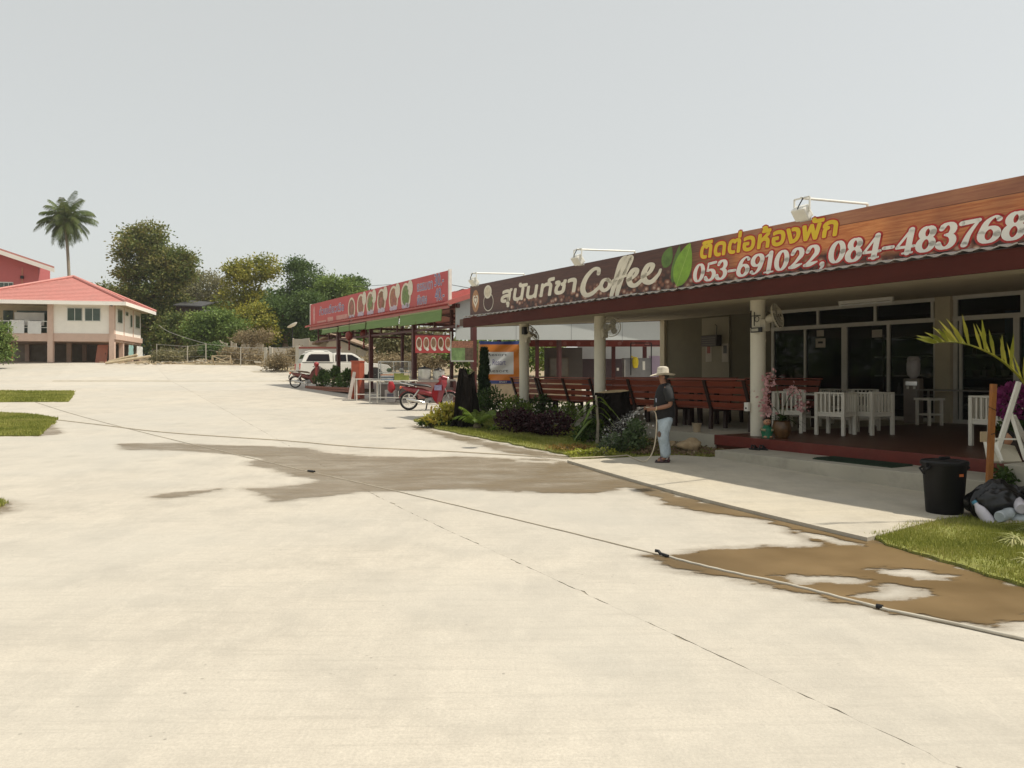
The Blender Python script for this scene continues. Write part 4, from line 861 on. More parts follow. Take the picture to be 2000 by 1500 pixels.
# posts (front and back rows), eave beam and trusses
for px in (925, 809, 724.5, 661):
    x = bx(px, 12.4); zb = zl(B(x,12.4).y); MB().box(x-.08,x+.08,12.32,12.48,zb,4.0).build('post', STEEL, hall)
for x in (xn-.6, xn-5.2, xn-9.8, xf+.5):
    zb = zl(B(x,17).y); MB().box(x-.07,x+.07,16.93,17.07,zb,4.6).build('post', STEEL, hall)
m = MB(); m.bar((xf,12.4,3.9),(xn+.1,12.4,3.9),.1,.14); m.bar((xf,12.4,3.2),(xn+.1,12.4,3.2),.06,.08); m.build('eave_beam', STEEL, hall)
for i in range(10):
    x = xf+.4+i*(xn-xf-.5)/9; MB().bar((x,12.4,3.2),(x,12.4,3.9),.06).build('strut', STEEL, hall)
for i in range(5):
    x = xf+.5+i*(xn-xf-1)/4; m = MB(); m.bar((x,12.4,3.88),(x,14.8,4.95),.08,.1); m.bar((x,12.4,3.5),(x,17,3.5),.07,.09); m.bar((x,14.8,4.95),(x,22,3.85),.08,.1); m.build('truss', STEEL, hall)
m = MB(); 
for s_ in (12.9,13.9,15.9,17.5,19): m.bar((xf,s_,rz_(s_)-.06),(xn,s_,rz_(s_)-.06),.05,.08)
m.build('purlin', STEEL, hall)
# the red menu signboard
z0 = (bz(877,590,S0)+bz(610,643,S0))/2; z1 = (bz(877,523,S0)+bz(608,598,S0))/2
PRRED = M('menu red vinyl', (.46,.045,.045), .4, .1, 1.5, dirt=(.5,.12,.10), dscale=1, damt=.4)
ms_ = thing('signboard', 'long red noodle stall sign with six bowls and prices', 'sign', B(xf, S0, z0), BR); MW = xn-xf; MH = z1-z0
MB().box(0,MW,0,.06,0,MH).build('panel', PRRED, ms_)
m = MB(); m.box(MW-.07,MW+.02,-.02,.075,-.03,MH+.03); m.box(-.02,.07,-.02,.075,-.03,MH+.03); m.build('edge_frame', M('frame white',(.72,.66,.6),.5), ms_)
MB().box(0,MW,-.05,.0,-.12,-.02).build('bottom_flashing', M('flashing pink',(.46,.17,.15),.5), ms_)
mx_ = lambda px: bx(px, S0)-xf
BOWL = M('print bowl rim', (.66,.58,.45), .45, .15, 5); BR2 = [M('print broth %d' % i, c, .45, .5, 9) for i, c in enumerate(((.24,.10,.05),(.30,.13,.07),(.26,.15,.08),(.20,.09,.03),(.34,.13,.06),(.16,.20,.06)))]
for i, px in enumerate((686.7,704.7,723.5,745,768.5,792.5)):
    r_ = MH*.44; c = mx_(px); zc = MH*(.50 if i else .45)
    m = MB(); disc(m, c, zc, r_*.92, r_, -.004); m.build('bowl_print', BOWL, ms_); m = MB(); disc(m, c, zc+.02, r_*.70, r_*.78, -.006); m.build('soup_print', BR2[i], ms_)
    m = MB(); C = [(random.gauss(0,.3)*r_, random.gauss(0,.3)*r_) for _ in range(14)]
    for k, (a, b_) in enumerate(C): disc(m, c+a, zc+b_, .09, .07, -.0075-.0002*k, 8)
    stuff(m.build('topping_print', [M('print meat',(.34,.12,.09),.5,.4,9), M('print greens',(.14,.22,.05),.5,.4,9)][i in (2,5)], ms_))
    m = MB(); disc(m, c, zc-r_*.72, r_*.75, .13, -.0085, 18); m.build('caption_print', M('print lilac',(.50,.42,.50),.5,.3,20), ms_)
    if i: m = MB(); disc(m, c+r_*.85, zc+r_*.55, .25, .30, -.0095, 18); m.build('badge_print', M('print badge',(.66,.60,.48),.5,.2,20), ms_)
def menu_text(nm, t, p0, p1, zb, h, mat, out): x0 = mx_(p0); return font_text(nm, t, x0, zb, mx_(p1)-x0, h, mat, ms_, .004, 0, -.008, out=out, ow=.013)
menu_text('price_lettering', 'ธรรมดา', 815, 845, MH*.58, .26, PRBL, PRW); menu_text('price_lettering', '30.-', 849, 867, MH*.62, .34, PRBL, PRW)
menu_text('price_lettering', 'พิเศษ', 815, 834, MH*.16, .26, PRBL, PRW); menu_text('price_lettering', '40.-', 850, 868, MH*.18, .34, PRBL, PRW)
menu_text('title_lettering', 'ก๋วยเตี๋ยวเรือ', 624, 672, MH*.46, .27, PRBL, PRW)
for p0, p1, a, b_, mt in ((620,637,.14,.22,BOWL),(640,651,.12,.30,BOWL),(657,679,.12,.30,BOWL),(620,637,.03,.08,BOWL)):
    MB().box(mx_(p0),mx_(p1),-.006,-.004,MH*a,MH*b_).build('small_print', M('print faded pink',(.55,.26,.22),.5,.3,9), ms_)
m = MB(); disc(m, mx_(613.5), MH*.5, .16, MH*.42, -.004); m.build('emblem_print', M('print faded rose',(.56,.26,.24),.5,.3,6), ms_)
# green roll-up awning strips under it
AW = M('green awning', (.13,.23,.05), .55, .12, 2, .05, 20, stretch=(.3,1,4))
for k, (p0, p1, lab) in enumerate(((627,658,'leftmost and smallest green awning strip under the red sign'),(659.5,712,'second green awning strip from the left under the red sign'),(713.5,777,'third green awning strip from the left under the red sign'),(778.5,861,'nearest and largest green awning strip under the red sign'))):
    x0, x1 = bx(p0,12.0), bx(p1,12.0); zt = (3.71,3.74,3.77,3.80)[k]; zb = zt-(.17,.23,.30,.38)[k]
    r = at_b('awning', lab, 'awning', (x0+x1)/2, 12.0, zb, group='green awnings of the noodle stall'); h = zt-zb; hw = (x1-x0)/2-.03
    m = MB(); m.add([(-hw,.02,0),(hw,.02,0),(hw,.05,h),(-hw,.05,h),(-hw,.04,0),(hw,.04,0),(hw,.07,h),(-hw,.07,h)], [(0,1,2,3),(7,6,5,4),(0,4,5,1),(3,2,6,7),(0,3,7,4),(1,5,6,2)]); m.build('canvas', AW, r)
    MB().tube([(-hw,.03,-.01),(hw,.03,-.01)],.02,8).build('roller', AW, r); MB().tube([(-hw,.06,h),(hw,.06,h)],.03,8).build('top_bar', M('awning bar',(.30,.36,.16),.5), r)
# hanging red menu banner with bowls
r = thing('menu_banner','red hanging menu banner with round dishes under the stall roof','banner', P(845,672,27.2), 0)
hw = 34/F*27.2; hh = 17.5/F*27.2; MB().box(-hw,hw,-.01,.01,-hh,hh).build('vinyl', PRRED, r)
for k in range(5):
    m = MB(); disc(m, -hw+.13+k*.245, .02, .10, hh*.72, -.013); m.build('dish_print', BOWL, r); m = MB(); disc(m, -hw+.13+k*.245, .04, .075, hh*.5, -.0145); m.build('dish_print', BR2[k], r); m = MB(); disc(m, -hw+.17+k*.245, -hh*.6, .05, .05, -.016); m.build('price_print', PRW, r)
MB().tube([(-hw,0,hh),(hw,0,hh)],.02).build('rod', STEEL, r)
MB().bar((-hw+.02,0,hh),(-hw+.02,0,hh+.45),.012).build('cord', STEEL, r); MB().bar((hw-.02,0,hh),(hw-.02,0,hh+.45),.012).build('cord', STEEL, r)
# lanterns
for px, py, lab in ((682,656,'red paper lantern, left of the pair under the stall'),(710.5,652,'red paper lantern, right of the pair under the stall')):
    p = P(px,py,36); r = thing('lantern', lab, 'lantern', p, 0, 'red lanterns'); q = .2
    m = MB(); m.lathe([(.06,-q),(.14,-q*.7),(.185,0),(.14,q*.7),(.06,q)],14); m.build('shade', M('lantern red',(.20,.025,.015),.5), r, smooth=True); MB().tube([(0,0,-q),(0,0,-q-.45)],[.03,.05],6).build('tassel', M('lantern red',(.38,.04,.02)), r); MB().tube([(0,0,q),(0,0,.9)],.01,5).build('cord', STEEL, r)

# ------------------------------------------------------------------ stall furniture
TW = M('table white enamel', (.66,.63,.56), .4, .06, 5)
def steel_table(lab, a, b_, h, dy=.62):
    c = (a+b_)/2; L_ = (b_-a).length; ang = math.atan2(b_.y-a.y, b_.x-a.x); zb = zl(c.y)
    r = thing('metal_table', lab, 'table', (c.x, c.y+.3, zb), ang, 'white tables of the noodle stall'); MB().box(-L_/2,L_/2,-dy/2,dy/2,h-.03,h).build('table_top', TW, r, bevel=.005)
    for i in (-1,1):
        for j in (-1,1): MB().tube([(i*(L_/2-.05),j*(dy/2-.05),0),(i*(L_/2-.05),j*(dy/2-.05),h-.03)],.022,8).build('leg', TW, r)
    m = MB(); 
    for j in (-1,1): m.bar((-L_/2+.05,j*(dy/2-.05),.22),(L_/2-.05,j*(dy/2-.05),.22),.025)
    for i in (-1,1): m.bar((i*(L_/2-.05),-dy/2+.05,.22),(i*(L_/2-.05),dy/2-.05,.22),.025)
    m.build('stretcher', TW, r); return r
tA = steel_table('white metal table farther from us, left of the display cabinet', G(689,783), G(741,782), .78)
tB = steel_table('white metal table nearest the red motorbike', G(724,789), G(806,791), .80)
tc_ = Vector(tB.location); ztb = tc_.z+.80
# glass display cabinet on legs behind the table
r = thing('glass_cabinet','glass display cabinet with noodle goods behind the white table','cabinet', (XY(771,29.2), 29.2, zl(29.2)+.6)); CABF = M('cabinet aluminium',(.5,.5,.47),.35,metal=.6)
m = MB(); w2, d2, h2 = .55,.25,.78
for i in (-1,1):
    for j in (-1,1): m.box(i*w2-.015,i*w2+.015,j*d2-.015,j*d2+.015,-.6,h2)
for z in (0,.38,h2): m.box(-w2,w2,-d2-.015,-d2+.015,z-.015,z+.015); m.box(-w2,w2,d2-.015,d2+.015,z-.015,z+.015)
m.box(-.01,.01,-d2-.01,-d2+.01,0,h2); m.build('frame', CABF, r)
CG = glassmat('cabinet glass',(.3,.33,.32),.12)
for z in (.02,.40): MB().box(-w2+.02,w2-.02,-d2+.02,d2-.02,z,z+.012).build('glass_shelf', CG, r)
MB().box(-w2+.016,w2-.016,-d2-.003,-d2+.003,.016,h2-.016).build('glass_front', CG, r)
for x, z, rr, mt in ((.02,.13,.09,WHITE),(-.3,.1,.1,M('noodle yellow',(.5,.38,.12),.7)),(.3,.1,.09,M('greens',(.12,.2,.04),.7)),(.25,.47,.09,WHITE),(-.2,.47,.1,M('greens',(.12,.2,.04),.7))): MB().ell((x,0,z),(rr,rr,rr*.8),12,8).build('goods', mt, r, smooth=True)
MB().box(-w2+.02,w2-.02,-d2+.02,d2-.02,-.6,-.05).build('base_cupboard', M('cupboard grey',(.18,.15,.13),.6), r)
def on_tableB(px, dy=0): return Vector((XY(px, tc_.y+dy), tc_.y+dy, ztb))
r = thing('tray_stack','stack of blue, white and orange trays on the near white table','trays', on_tableB(757))
for k, c in enumerate(((.1,.18,.3),(.5,.5,.48),(.05,.07,.1),(.2,.25,.3),(.5,.5,.48),(.45,.13,.05))): MB().cbox((random.uniform(-.02,.02),0,.02+k*.032),(.42,.3,.026),Matrix.Rotation(random.uniform(-.1,.1),4,'Z')).build('tray', M('tray %d' % k, c, .4), r, bevel=.006)
GB = M('green box',(.22,.24,.05),.6,.2,6)
for px, wd, hh, lab in ((779,.30,.2,'taller olive green box on the near white table'),(793,.2,.14,'smaller olive green box on the near white table')):
    r = thing('green_box', lab, 'box', on_tableB(px), .1); MB().box(-wd/2,wd/2,-.13,.13,0,hh).build('carton', GB, r, bevel=.006); MB().box(-wd/2-.008,wd/2+.008,-.138,.138,hh,hh+.03).build('lid', GB, r)
r = thing('gas_bottle_crate','white printed carton standing under the near white table','carton', (XY(763,27.9),27.9,zl(27.9))); MB().box(-.18,.18,-.15,.15,0,.42).build('carton_body', M('carton white',(.55,.52,.5),.7,.15,4), r, bevel=.008); MB().box(-.1,.12,-.155,-.151,.12,.3).build('carton_print', M('carton print',(.15,.15,.2),.6), r)
r = thing('red_bag','bunched red plastic bag hanging beneath the near white table','bag', (XY(764,27.5),27.5,zl(27.5)+.45)); MB().ell((0,0,.1),(.13,.1,.2),12,9,jit=.12).build('bag_body', M('bag red',(.4,.03,.04),.35), r, smooth=True); MB().bar((0,0,.28),(0,.0,.34),.03).build('bag_knot', M('bag red',(.4,.03,.04)), r)
# red painted cupboard standing at the stall end, with a leaning white board
RC = M('cabinet red paint',(.36,.075,.035),.5,.18,4)
r = thing('red_cupboard','tall narrow red painted cupboard left of the white tables','cupboard', (XY(699,29.6),29.6,zl(29.6)), -.3)
MB().box(-.17,.17,-.2,.2,0,1.36).build('carcass', RC, r, bevel=.015); MB().box(-.14,.14,-.215,-.201,.1,1.28).build('door', RC, r, bevel=.005); MB().box(.09,.12,-.23,-.216,.65,.75).build('handle', BLACK, r); MB().box(-.19,.19,-.22,.22,1.361,1.40).build('top', RC, r, bevel=.01)
r = thing('leaning_board','long white striped board leaning on the red cupboard','board', (XY(685,29.3),29.3,zl(29.3)), 0); m = MB(); m.bar((-.05,-.05,0),(.12,.1,1.0),.12,.025,(0,1,0)); m.build('board', M('board white',(.6,.52,.46),.6), r)
# stall counter with pots
r = thing('stall_counter','dark cooking counter behind the red motorbike','counter', (XY(848,27.6),27.6,zl(27.6))); MB().box(-.75,.75,-.3,.3,.74,.8).build('counter_top', M('counter steel',(.3,.27,.25),.35), r); 
for i in (-1,1): MB().box(i*.7-.03,i*.7+.03,-.28,-.22,0,.74).build('leg', STEEL, r); MB().box(i*.7-.03,i*.7+.03,.22,.28,0,.74).build('leg', STEEL, r)
MB().box(-.7,.1,-.25,.25,.1,.7).build('cupboard', M('counter pink',(.35,.18,.16),.6,.2,3), r)
for px, rr, hh, lab in ((829,.22,.34,'wide aluminium soup pot with black lid on the counter'),(857,.2,.28,'second aluminium pot farther right on the counter')):
    q = thing('soup_pot', lab, 'pot', (XY(px,27.6),27.6,zl(27.6)+.80)); MB().lathe([(rr*.9,0),(rr,.03),(rr,hh),(rr*1.06,hh+.01),(rr*.95,hh+.015)],20).build('pot_body', M('pot aluminium',(.55,.55,.52),.35,.1,5,metal=.4), q, smooth=True)
    MB().lathe([(rr*1.02,hh+.02),(rr*.8,hh+.06),(.04,hh+.09),(.03,hh+.12),(0,hh+.125)],20).build('lid', BLACK, q, smooth=True); 
    for sg in (-1,1): MB().torus((sg*rr*1.02,0,hh*.7),.045,.01,12,5).build('handle', BLACK, q)
# poster panel left of the vinyl banner, orange vinyl banner
r = thing('herb_poster','small green plant poster below the grey gable panel','poster', P(903,685,26.0)); hw=21/F*26; hh=19/F*26
MB().box(-hw,hw,-.008,.008,-hh,hh).build('sheet', M('poster green',(.22,.34,.13),.55,.4,5), r); MB().box(-hw,hw,-.011,-.009,hh*.3,hh).build('heading', M('poster heading',(.36,.16,.10),.55,.5,16), r); MB().box(hw*.25,hw,-.0105,-.0085,-hh,hh*.29).build('photo', M('poster photo',(.14,.09,.06),.5,.5,8), r)
m = MB(); m.bar((-hw-.02,0,-hh-.02),(hw+.02,0,-hh-.02),.05); m.bar((-hw-.02,0,-hh),(-hw-.02,0,hh+.3),.03); m.build('frame', M('poster frame',(.5,.5,.44),.5), r)
def banner_mesh(W, H, n=24, mm_=18):
    vs = []; 
    for j in range(mm_+1):
        for i in range(n+1):
            u, v = i/n, j/mm_; d = .03*math.sin((u*.75-v)*14)*math.exp(-((u-v*.9)**2)*3)+.012*math.sin(u*9+v*4); vs.append((-W/2+W*u+.02*math.sin(v*3), d, H*v-.03*math.sin(PI*u)*(v-.3)))
    return vs, [(j*(n+1)+i, j*(n+1)+i+1, (j+1)*(n+1)+i+1, (j+1)*(n+1)+i) for j in range(mm_) for i in range(n)]
vm_ = bpy.data.materials.new('orange vinyl print'); vm_.use_nodes = True; t = vm_.node_tree; N = t.nodes; L = t.links; b = N['Principled BSDF']; b.inputs['Roughness'].default_value = .28
tc = N.new('ShaderNodeTexCoord'); sp = N.new('ShaderNodeSeparateXYZ'); L.new(tc.outputs['Object'], sp.inputs[0])
def _cmp(o, a, gt):
    x = N.new('ShaderNodeMath'); x.operation = 'GREATER_THAN' if gt else 'LESS_THAN'; L.new(o, x.inputs[0]); x.inputs[1].default_value = a; return x.outputs[0]
def _and(*a):
    r_ = a[0]
    for q in a[1:]:
        x = N.new('ShaderNodeMath'); x.operation = 'MULTIPLY'; L.new(r_, x.inputs[0]); L.new(q, x.inputs[1]); r_ = x.outputs[0]
    return r_
def _mx(f, a, c):
    x = N.new('ShaderNodeMix'); x.data_type = 'RGBA'; L.new(f, x.inputs[0])
    for v, i in ((a,6),(c,7)):
        if isinstance(v, tuple): x.inputs[i].default_value = (*v,1)
        else: L.new(v, x.inputs[i])
    return x.outputs[2]
c = _mx(_cmp(sp.outputs[2], .11, False), (.62,.20,.03), (.03,.05,.20)); c = _mx(_cmp(sp.outputs[2], 1.21, True), c, (.03,.05,.20))
c = _mx(_and(_cmp(sp.outputs[0],-.46,True),_cmp(sp.outputs[0],.44,False),_cmp(sp.outputs[2],.30,True),_cmp(sp.outputs[2],.98,False)), c, (.66,.66,.64)); L.new(c, b.inputs['Base Color'])
r = thing('vinyl_banner','wrinkled orange and blue vinyl banner with a white panel by the far column','banner', P(975,750,24.6)); W=1.24; H=78/F*24.6*1.02
vs, fs = banner_mesh(W, H*1.06); o = MB().add(vs, fs).build('vinyl', vm_, r, smooth=True)
for t_x, xx, zz, ww, hh_ in (('Resort',-.34,.36,.62,.075),('Resort',-.2,.58,.4,.14),('Resort',-.36,.86,.6,.06),('SMART',.0,.035,.24,.045)):
    font_text('banner_lettering', t_x, xx, zz, ww, hh_, PRBL if hh_ > .1 else (WHITE if 'SM' in t_x else BLACK), r, 0, 0, -.06)
m = MB(); m.tube([(-W/2,0,H),(-W/2-.02,0,-.5)],.03,8); m.tube([(W/2,0,H),(W/2+.04,0,-.55)],.03,8); m.build('pole', M('bamboo pole',(.32,.24,.13),.7), r)
# ------------------------------------------------------------------ back of the hall seen between the columns
def fbox(name, lab, cat, p0, p1, y0, y1, Y, mat, depth=.12, part='board'):
    a = P(p0,y1,Y); c = P(p1,y0,Y); ctr = Vector(((a.x+c.x)/2, Y, a.z)); r = thing(name, lab, cat, ctr); hw = (c.x-a.x)/2
    MB().box(-hw,hw,-depth/2,depth/2,0,c.z-a.z).build(part, mat, r); return r, hw, c.z-a.z
r, hw, hh = fbox('menu_board','long dark red board with faded dishes across the hall opening','board', 1026,1297,664,677,34, M('old red board',(.22,.045,.035),.55,.2,2))
for k in range(9): m = MB(); disc(m, -hw+.5+k*.58, hh*.45, .09, hh*.3, -.065); m.build('dish_print', M('faded dish',(.32,.12,.10),.6), r)
MB().box(-hw,-hw+.06,-.05,.05,-2.1,0).build('post', STEEL, r)
def kwall(lab, p0, p1, y0, Y, mat, d=.15):
    a = P(p0,y0,Y); c = P(p1,y0,Y); zb = zl(Y)-.1; r = thing('kitchen_wall', lab, 'wall', ((a.x+c.x)/2, Y, zb)); hw = (c.x-a.x)/2; MB().box(-hw,hw,-d/2,d/2,0,a.z-zb).build('wall_panel', mat, r); return r, hw, a.z-zb
r, hw, hh = kwall('dark grey kitchen wall with a mirror-like window in the hall', 1063,1137,679,37, M('kitchen grey',(.09,.085,.075),.6,.15,2))
MB().box(-.65,.25,-.1,-.076,hh-1.35,hh-.45).build('window_frame', M('kitchen frame',(.12,.10,.07),.5), r); m = MB(); m.box(-.6,-.23,-.11,-.101,hh-1.3,hh-.5); m.box(-.17,.2,-.11,-.101,hh-1.3,hh-.5); m.build('window_pane', M('mirror pane',(.20,.19,.15),.15), r)
r, hw, hh = kwall('pale tiled upper wall at the back of the hall', 1128,1330,672,39, M('pale hall wall',(.44,.45,.43),.7,.05,2))
r, hw, hh = kwall('dark purple-brown low wall at the back of the hall', 1137,1262,701,37.6, M('dark wainscot',(.045,.028,.032),.5,.2,2), .3); MB().box(.1,.2,-.17,-.151,hh-.55,hh-.42).build('socket', WHITE, r)
r, hw, hh = kwall('short lilac wall left of the cafe pillar', 1268,1335,695,33.5, M('lilac paint',(.34,.27,.36),.7,.05,2))
r = thing('steel_counter','stainless kitchen counter unit behind the benches','counter', (XY(1243,32.5),32.5,zl(32.5))); SS_ = M('stainless',(.24,.24,.25),.35,.15,3,metal=.5)
hh = P(1243,701,32.5).z-zl(32.5); MB().box(-.53,.53,-.3,.3,.1,hh).build('unit', SS_, r, bevel=.01); MB().box(-.55,.55,-.32,.32,hh,hh+.03).build('worktop', SS_, r); m = MB(); m.box(-.52,-.5,-.315,-.301,.2,hh-.05); m.box(.2,.3,-.315,-.301,hh-.45,hh-.1); m.build('trim', WHITE, r)
r = thing('yellow_bag','bright yellow bag hung on the stainless counter','bag', P(1241,719,32.1)); MB().lathe([(.02,0),(.09,.02),(.12,.15),(.125,.3),(.09,.42),(.04,.45)],12,M=Matrix.Scale(.6,4,(0,1,0))).build('bag_body', M('bag yellow',(.55,.42,.01),.5,.15,6), r, smooth=True); MB().tube([(-.05,0,.42),(-.16,0,.47),(-.18,0,.38)],.03,6).build('bag_strap', M('bag yellow',(.55,.42,.01)), r)
r = thing('black_rack','thin black metal frame rack above the counter','rack', P(1252,733,32.0)); m = MB(); w_=20/F*32; h_=63/F*32; m.bar((-w_,0,0),(-w_,0,h_),.04); m.bar((w_,0,0),(w_,0,h_),.04); m.bar((-w_,0,h_),(w_,0,h_),.04); m.bar((w_*.3,0,h_*.93),(w_*3,0,h_*.93),.03); m.build('rack_frame', BLACK, r)
for px, Y, lab in ((1198,35,'maroon steel post at the back of the hall behind the middle column'),(1259,35,'maroon steel post at the back of the hall beside the counter'),(1049,30,'dark steel post wrapped with plants by the far fan')):
    r = thing('steel_post', lab, 'post', (XY(px,Y),Y,zl(Y)), 0, 'posts at the back of the hall'); w_ = 3.6/F*Y; MB().box(-w_,w_,-w_,w_,0,3.2).build('shaft', STEEL, r); MB().box(-w_*1.6,w_*1.6,-w_*1.6,w_*1.6,0,.03).build('foot_plate', STEEL, r)
r = thing('low_wall','low unpainted block wall beneath the vinyl banner','wall', (XY(990,28),28,zl(28))); MB().box(-1.0,2.6,-.08,.08,0,.62).build('block_face', M('raw block',(.36,.29,.20),.9,.2,4,.3,30), r)
for k in range(3): MB().box(-1.01+k*1.2,-.0+k*1.2+.15,-.1,.1,.621,.66).build('coping', M('raw block',(.36,.29,.20)), r)

# ------------------------------------------------------------------ motorbikes
TYRE = M('tyre rubber',(.02,.019,.018),.85,.2,8); CHR = M('chrome steel',(.62,.60,.56),.22,.05,4,metal=.9); ENG = M('engine alloy',(.35,.34,.32),.4,.15,9,metal=.6)
def motorbike(lab, loc, rz, body, seat, leg_print=None):
    r = thing('motorbike', lab, 'motorbike', loc, rz, 'motorbikes by the noodle stall'); R = .28
    RX = Matrix.Rotation(PI/2,4,'X')
    for x in (-.61,.61):
        w_ = MB().torus((x,0,R),R-.032,.034,32,8,M=RX).build('wheel', TYRE, r, smooth=True)
        m = MB(); m.torus((x,0,R),R-.066,.012,32,6,M=RX); m.lathe([(.06,-.05),(.06,.05)],14,(x,0,R),RX)
        for k in range(18):
            a = 2*PI*k/18; m.bar((x+.05*math.cos(a+.3),.03*(-1)**k,R+.05*math.sin(a+.3)),(x+(R-.066)*math.cos(a),0,R+(R-.066)*math.sin(a)),.004)
        m.build('rim', CHR, w_)
    # spine, engine, exhaust, swing arm, fork
    m = MB(); m.tube([(.42,0,.78),(.28,0,.45),(-.1,0,.40),(-.5,0,.62)],[.035,.04,.04,.03],8); m.tube([(-.12,.07,.33),(-.61,.07,.28)],.02,6); m.tube([(-.12,-.07,.33),(-.61,-.07,.28)],.02,6); m.build('chassis', BLACK, r, smooth=True)
    e = MB(); e.ell((.05,0,.30),(.17,.11,.10),14,8); e.lathe([(.075,-.14),(.075,.14)],16,(-.06,0,.29),RX); e.lathe([(.09,-.15),(.07,-.165)],16,(.0,0,.30),RX); e.build('engine', ENG, r, smooth=True)
    MB().tube([(.14,-.1,.26),(.05,-.14,.22),(-.15,-.16,.235),(-.2,-.17,.24),(-.62,-.175,.33),(-.68,-.175,.34)],[.018,.02,.025,.045,.05,.03],10).build('exhaust', CHR, r, smooth=True)
    m = MB(); m.tube([(.40,.075,.82),(.61,.075,.28)],.022,8); m.tube([(.40,-.075,.82),(.61,-.075,.28)],.022,8); m.build('front_fork', ENG, r, smooth=True)
    m = MB(); m.tube([(-.30,-.13,.62),(-.52,-.14,.32)],.025,8); m.tube([(-.30,.13,.62),(-.52,.14,.32)],.025,8); m.build('shock_absorber', CHR, r, smooth=True)
    # body shells
    b1 = MB(); sec = [(-.82,.70,.03,.02),(-.72,.66,.08,.06),(-.45,.60,.11,.10),(-.15,.55,.11,.10),(.05,.47,.08,.08),(.22,.47,.06,.07)]
    rings = []
    for x, z, w2, h2 in sec: rings.append([(x, w2*math.cos(2*PI*k/12), z+h2*math.sin(2*PI*k/12)) for k in range(12)])
    b1.add([p for g_ in rings for p in g_], [(i*12+k, i*12+(k+1)%12, (i+1)*12+(k+1)%12, (i+1)*12+k) for i in range(len(sec)-1) for k in range(12)]+[tuple(range(12)), tuple((len(sec)-1)*12+k for k in range(12))]); b1.build('side_cover', body, r, smooth=True)
    # leg shield: two broad wings
    prof = [(.52,.93),(.36,.92),(.16,.74),(.08,.55),(.10,.38),(.22,.20),(.31,.17),(.40,.34),(.46,.60),(.54,.80)]
    for sg in (-1,1):
        m = MB(); n = len(prof); yy = [.06,.10,.16,.18,.17,.14,.14,.18,.17,.11]
        m.add([(x, sg*yy[i], z) for i, (x, z) in enumerate(prof)]+[(x, sg*(yy[i]-.02), z) for i, (x, z) in enumerate(prof)], [tuple(range(n)), tuple(range(2*n-1,n-1,-1))]+[(i,(i+1)%n,(i+1)%n+n,i+n) for i in range(n)]); m.build('leg_shield', body, r, smooth=False)
    if leg_print: m = MB(); m.box(.16,.38,-.197,-.19,.60,.76); m.build('leg_shield_print', leg_print, r)
    m = MB(); m.tube([(.30,0,.88),(.42,0,.97),(.54,0,.94)],[.07,.10,.07],12); m.build('front_cowl', body, r, smooth=True)
    MB().ell((.56,0,.94),(.035,.08,.07),12,8).build('headlight', M('headlight lens',(.7,.7,.66),.1), r, smooth=True)
    m = MB(); m.tube([(.30,-.34,1.0),(.36,-.2,1.02),(.38,0,.98),(.36,.2,1.02),(.30,.34,1.0)],.016,8); m.build('handlebar', BLACK, r, smooth=True)
    for sg in (-1,1):
        mr_ = MB().tube([(.34,sg*.25,1.02),(.33,sg*.30,1.16)],.008,6).build('mirror', CHR, r); MB().ell((.33,sg*.31,1.19),(.02,.06,.045),12,8).build('mirror_glass', M('mirror shell',(.25,.25,.25),.2), mr_, smooth=True)
    s_ = MB(); s_.add([], []); sec = [(-.72,.77,.07,.03),(-.6,.775,.12,.04),(-.3,.765,.13,.045),(-.05,.735,.11,.045),(.06,.70,.07,.03)]; rings = [[(x, w2*math.cos(2*PI*k/12), z+h2*math.sin(2*PI*k/12)) for k in range(12)] for x, z, w2, h2 in sec]
    s_.add([p for g_ in rings for p in g_], [(i*12+k, i*12+(k+1)%12, (i+1)*12+(k+1)%12, (i+1)*12+k) for i in range(len(sec)-1) for k in range(12)]+[tuple(range(12)), tuple((len(sec)-1)*12+k for k in range(12))]); s_.build('seat', seat, r, smooth=True)
    MB().tube([(-.45,-.15,.74),(-.75,-.13,.80),(-.88,0,.83),(-.75,.13,.80),(-.45,.15,.74)],.014,8).build('grab_rail', CHR, r, smooth=True)
    for x0, a0, a1, nm in ((-.61,20,165,'rear_mudguard'),(.61,15,150,'front_mudguard')):
        m = MB(); vs = []; n = 12
        for i in range(n+1):
            a = math.radians(a0+(a1-a0)*i/n)
            for y in (-.06,-.035,.035,.06): q = R+.035-(.02 if abs(y) > .05 else 0); vs.append((x0+q*math.cos(a), y, R+q*math.sin(a)))
        m.add(vs, [(i*4+k, i*4+k+1, (i+1)*4+k+1, (i+1)*4+k) for i in range(n) for k in range(3)]); m.build(nm, body, r, smooth=True)
    MB().ell((-.86,0,.68),(.04,.07,.05),10,8).build('tail_light', M('tail lens',(.55,.14,.06),.2), r, smooth=True)
    MB().box(-.93,-.915,-.08,.08,.42,.58).build('number_plate', WHITE, r)
    MB().bar((-.84,0,.66),(-.93,0,.45),.10,.02).build('plate_flap', BLACK, r)
    m = MB(); m.tube([(-.05,-.12,.28),(-.1,-.22,.01)],.012,6); m.tube([(-.05,.12,.28),(-.1,.22,.01)],.012,6); m.build('centre_stand', BLACK, r); m = MB(); m.bar((.02,-.26,.24),(.02,.26,.24),.03); m.build('foot_peg', BLACK, r)
    return r
p = G(799,801); motorbike('deep red motorbike with black seat beside the tall dark stump', (p.x+.61, p.y, zl(p.y)+.0), .05, M('bike red',(.26,.012,.018),.3,.1,3,coat=.6), M('bike seat black',(.02,.018,.018),.5), M('leg shield print',(.30,.28,.42),.4,.4,22))
p = G(577,757.5); motorbike('dusty brown-red motorbike at the left end of the stall', (p.x+.61, p.y, zl(p.y)), .0, M('bike dusty red',(.20,.06,.045),.5,.25,5), M('bike seat brown',(.18,.12,.07),.6))
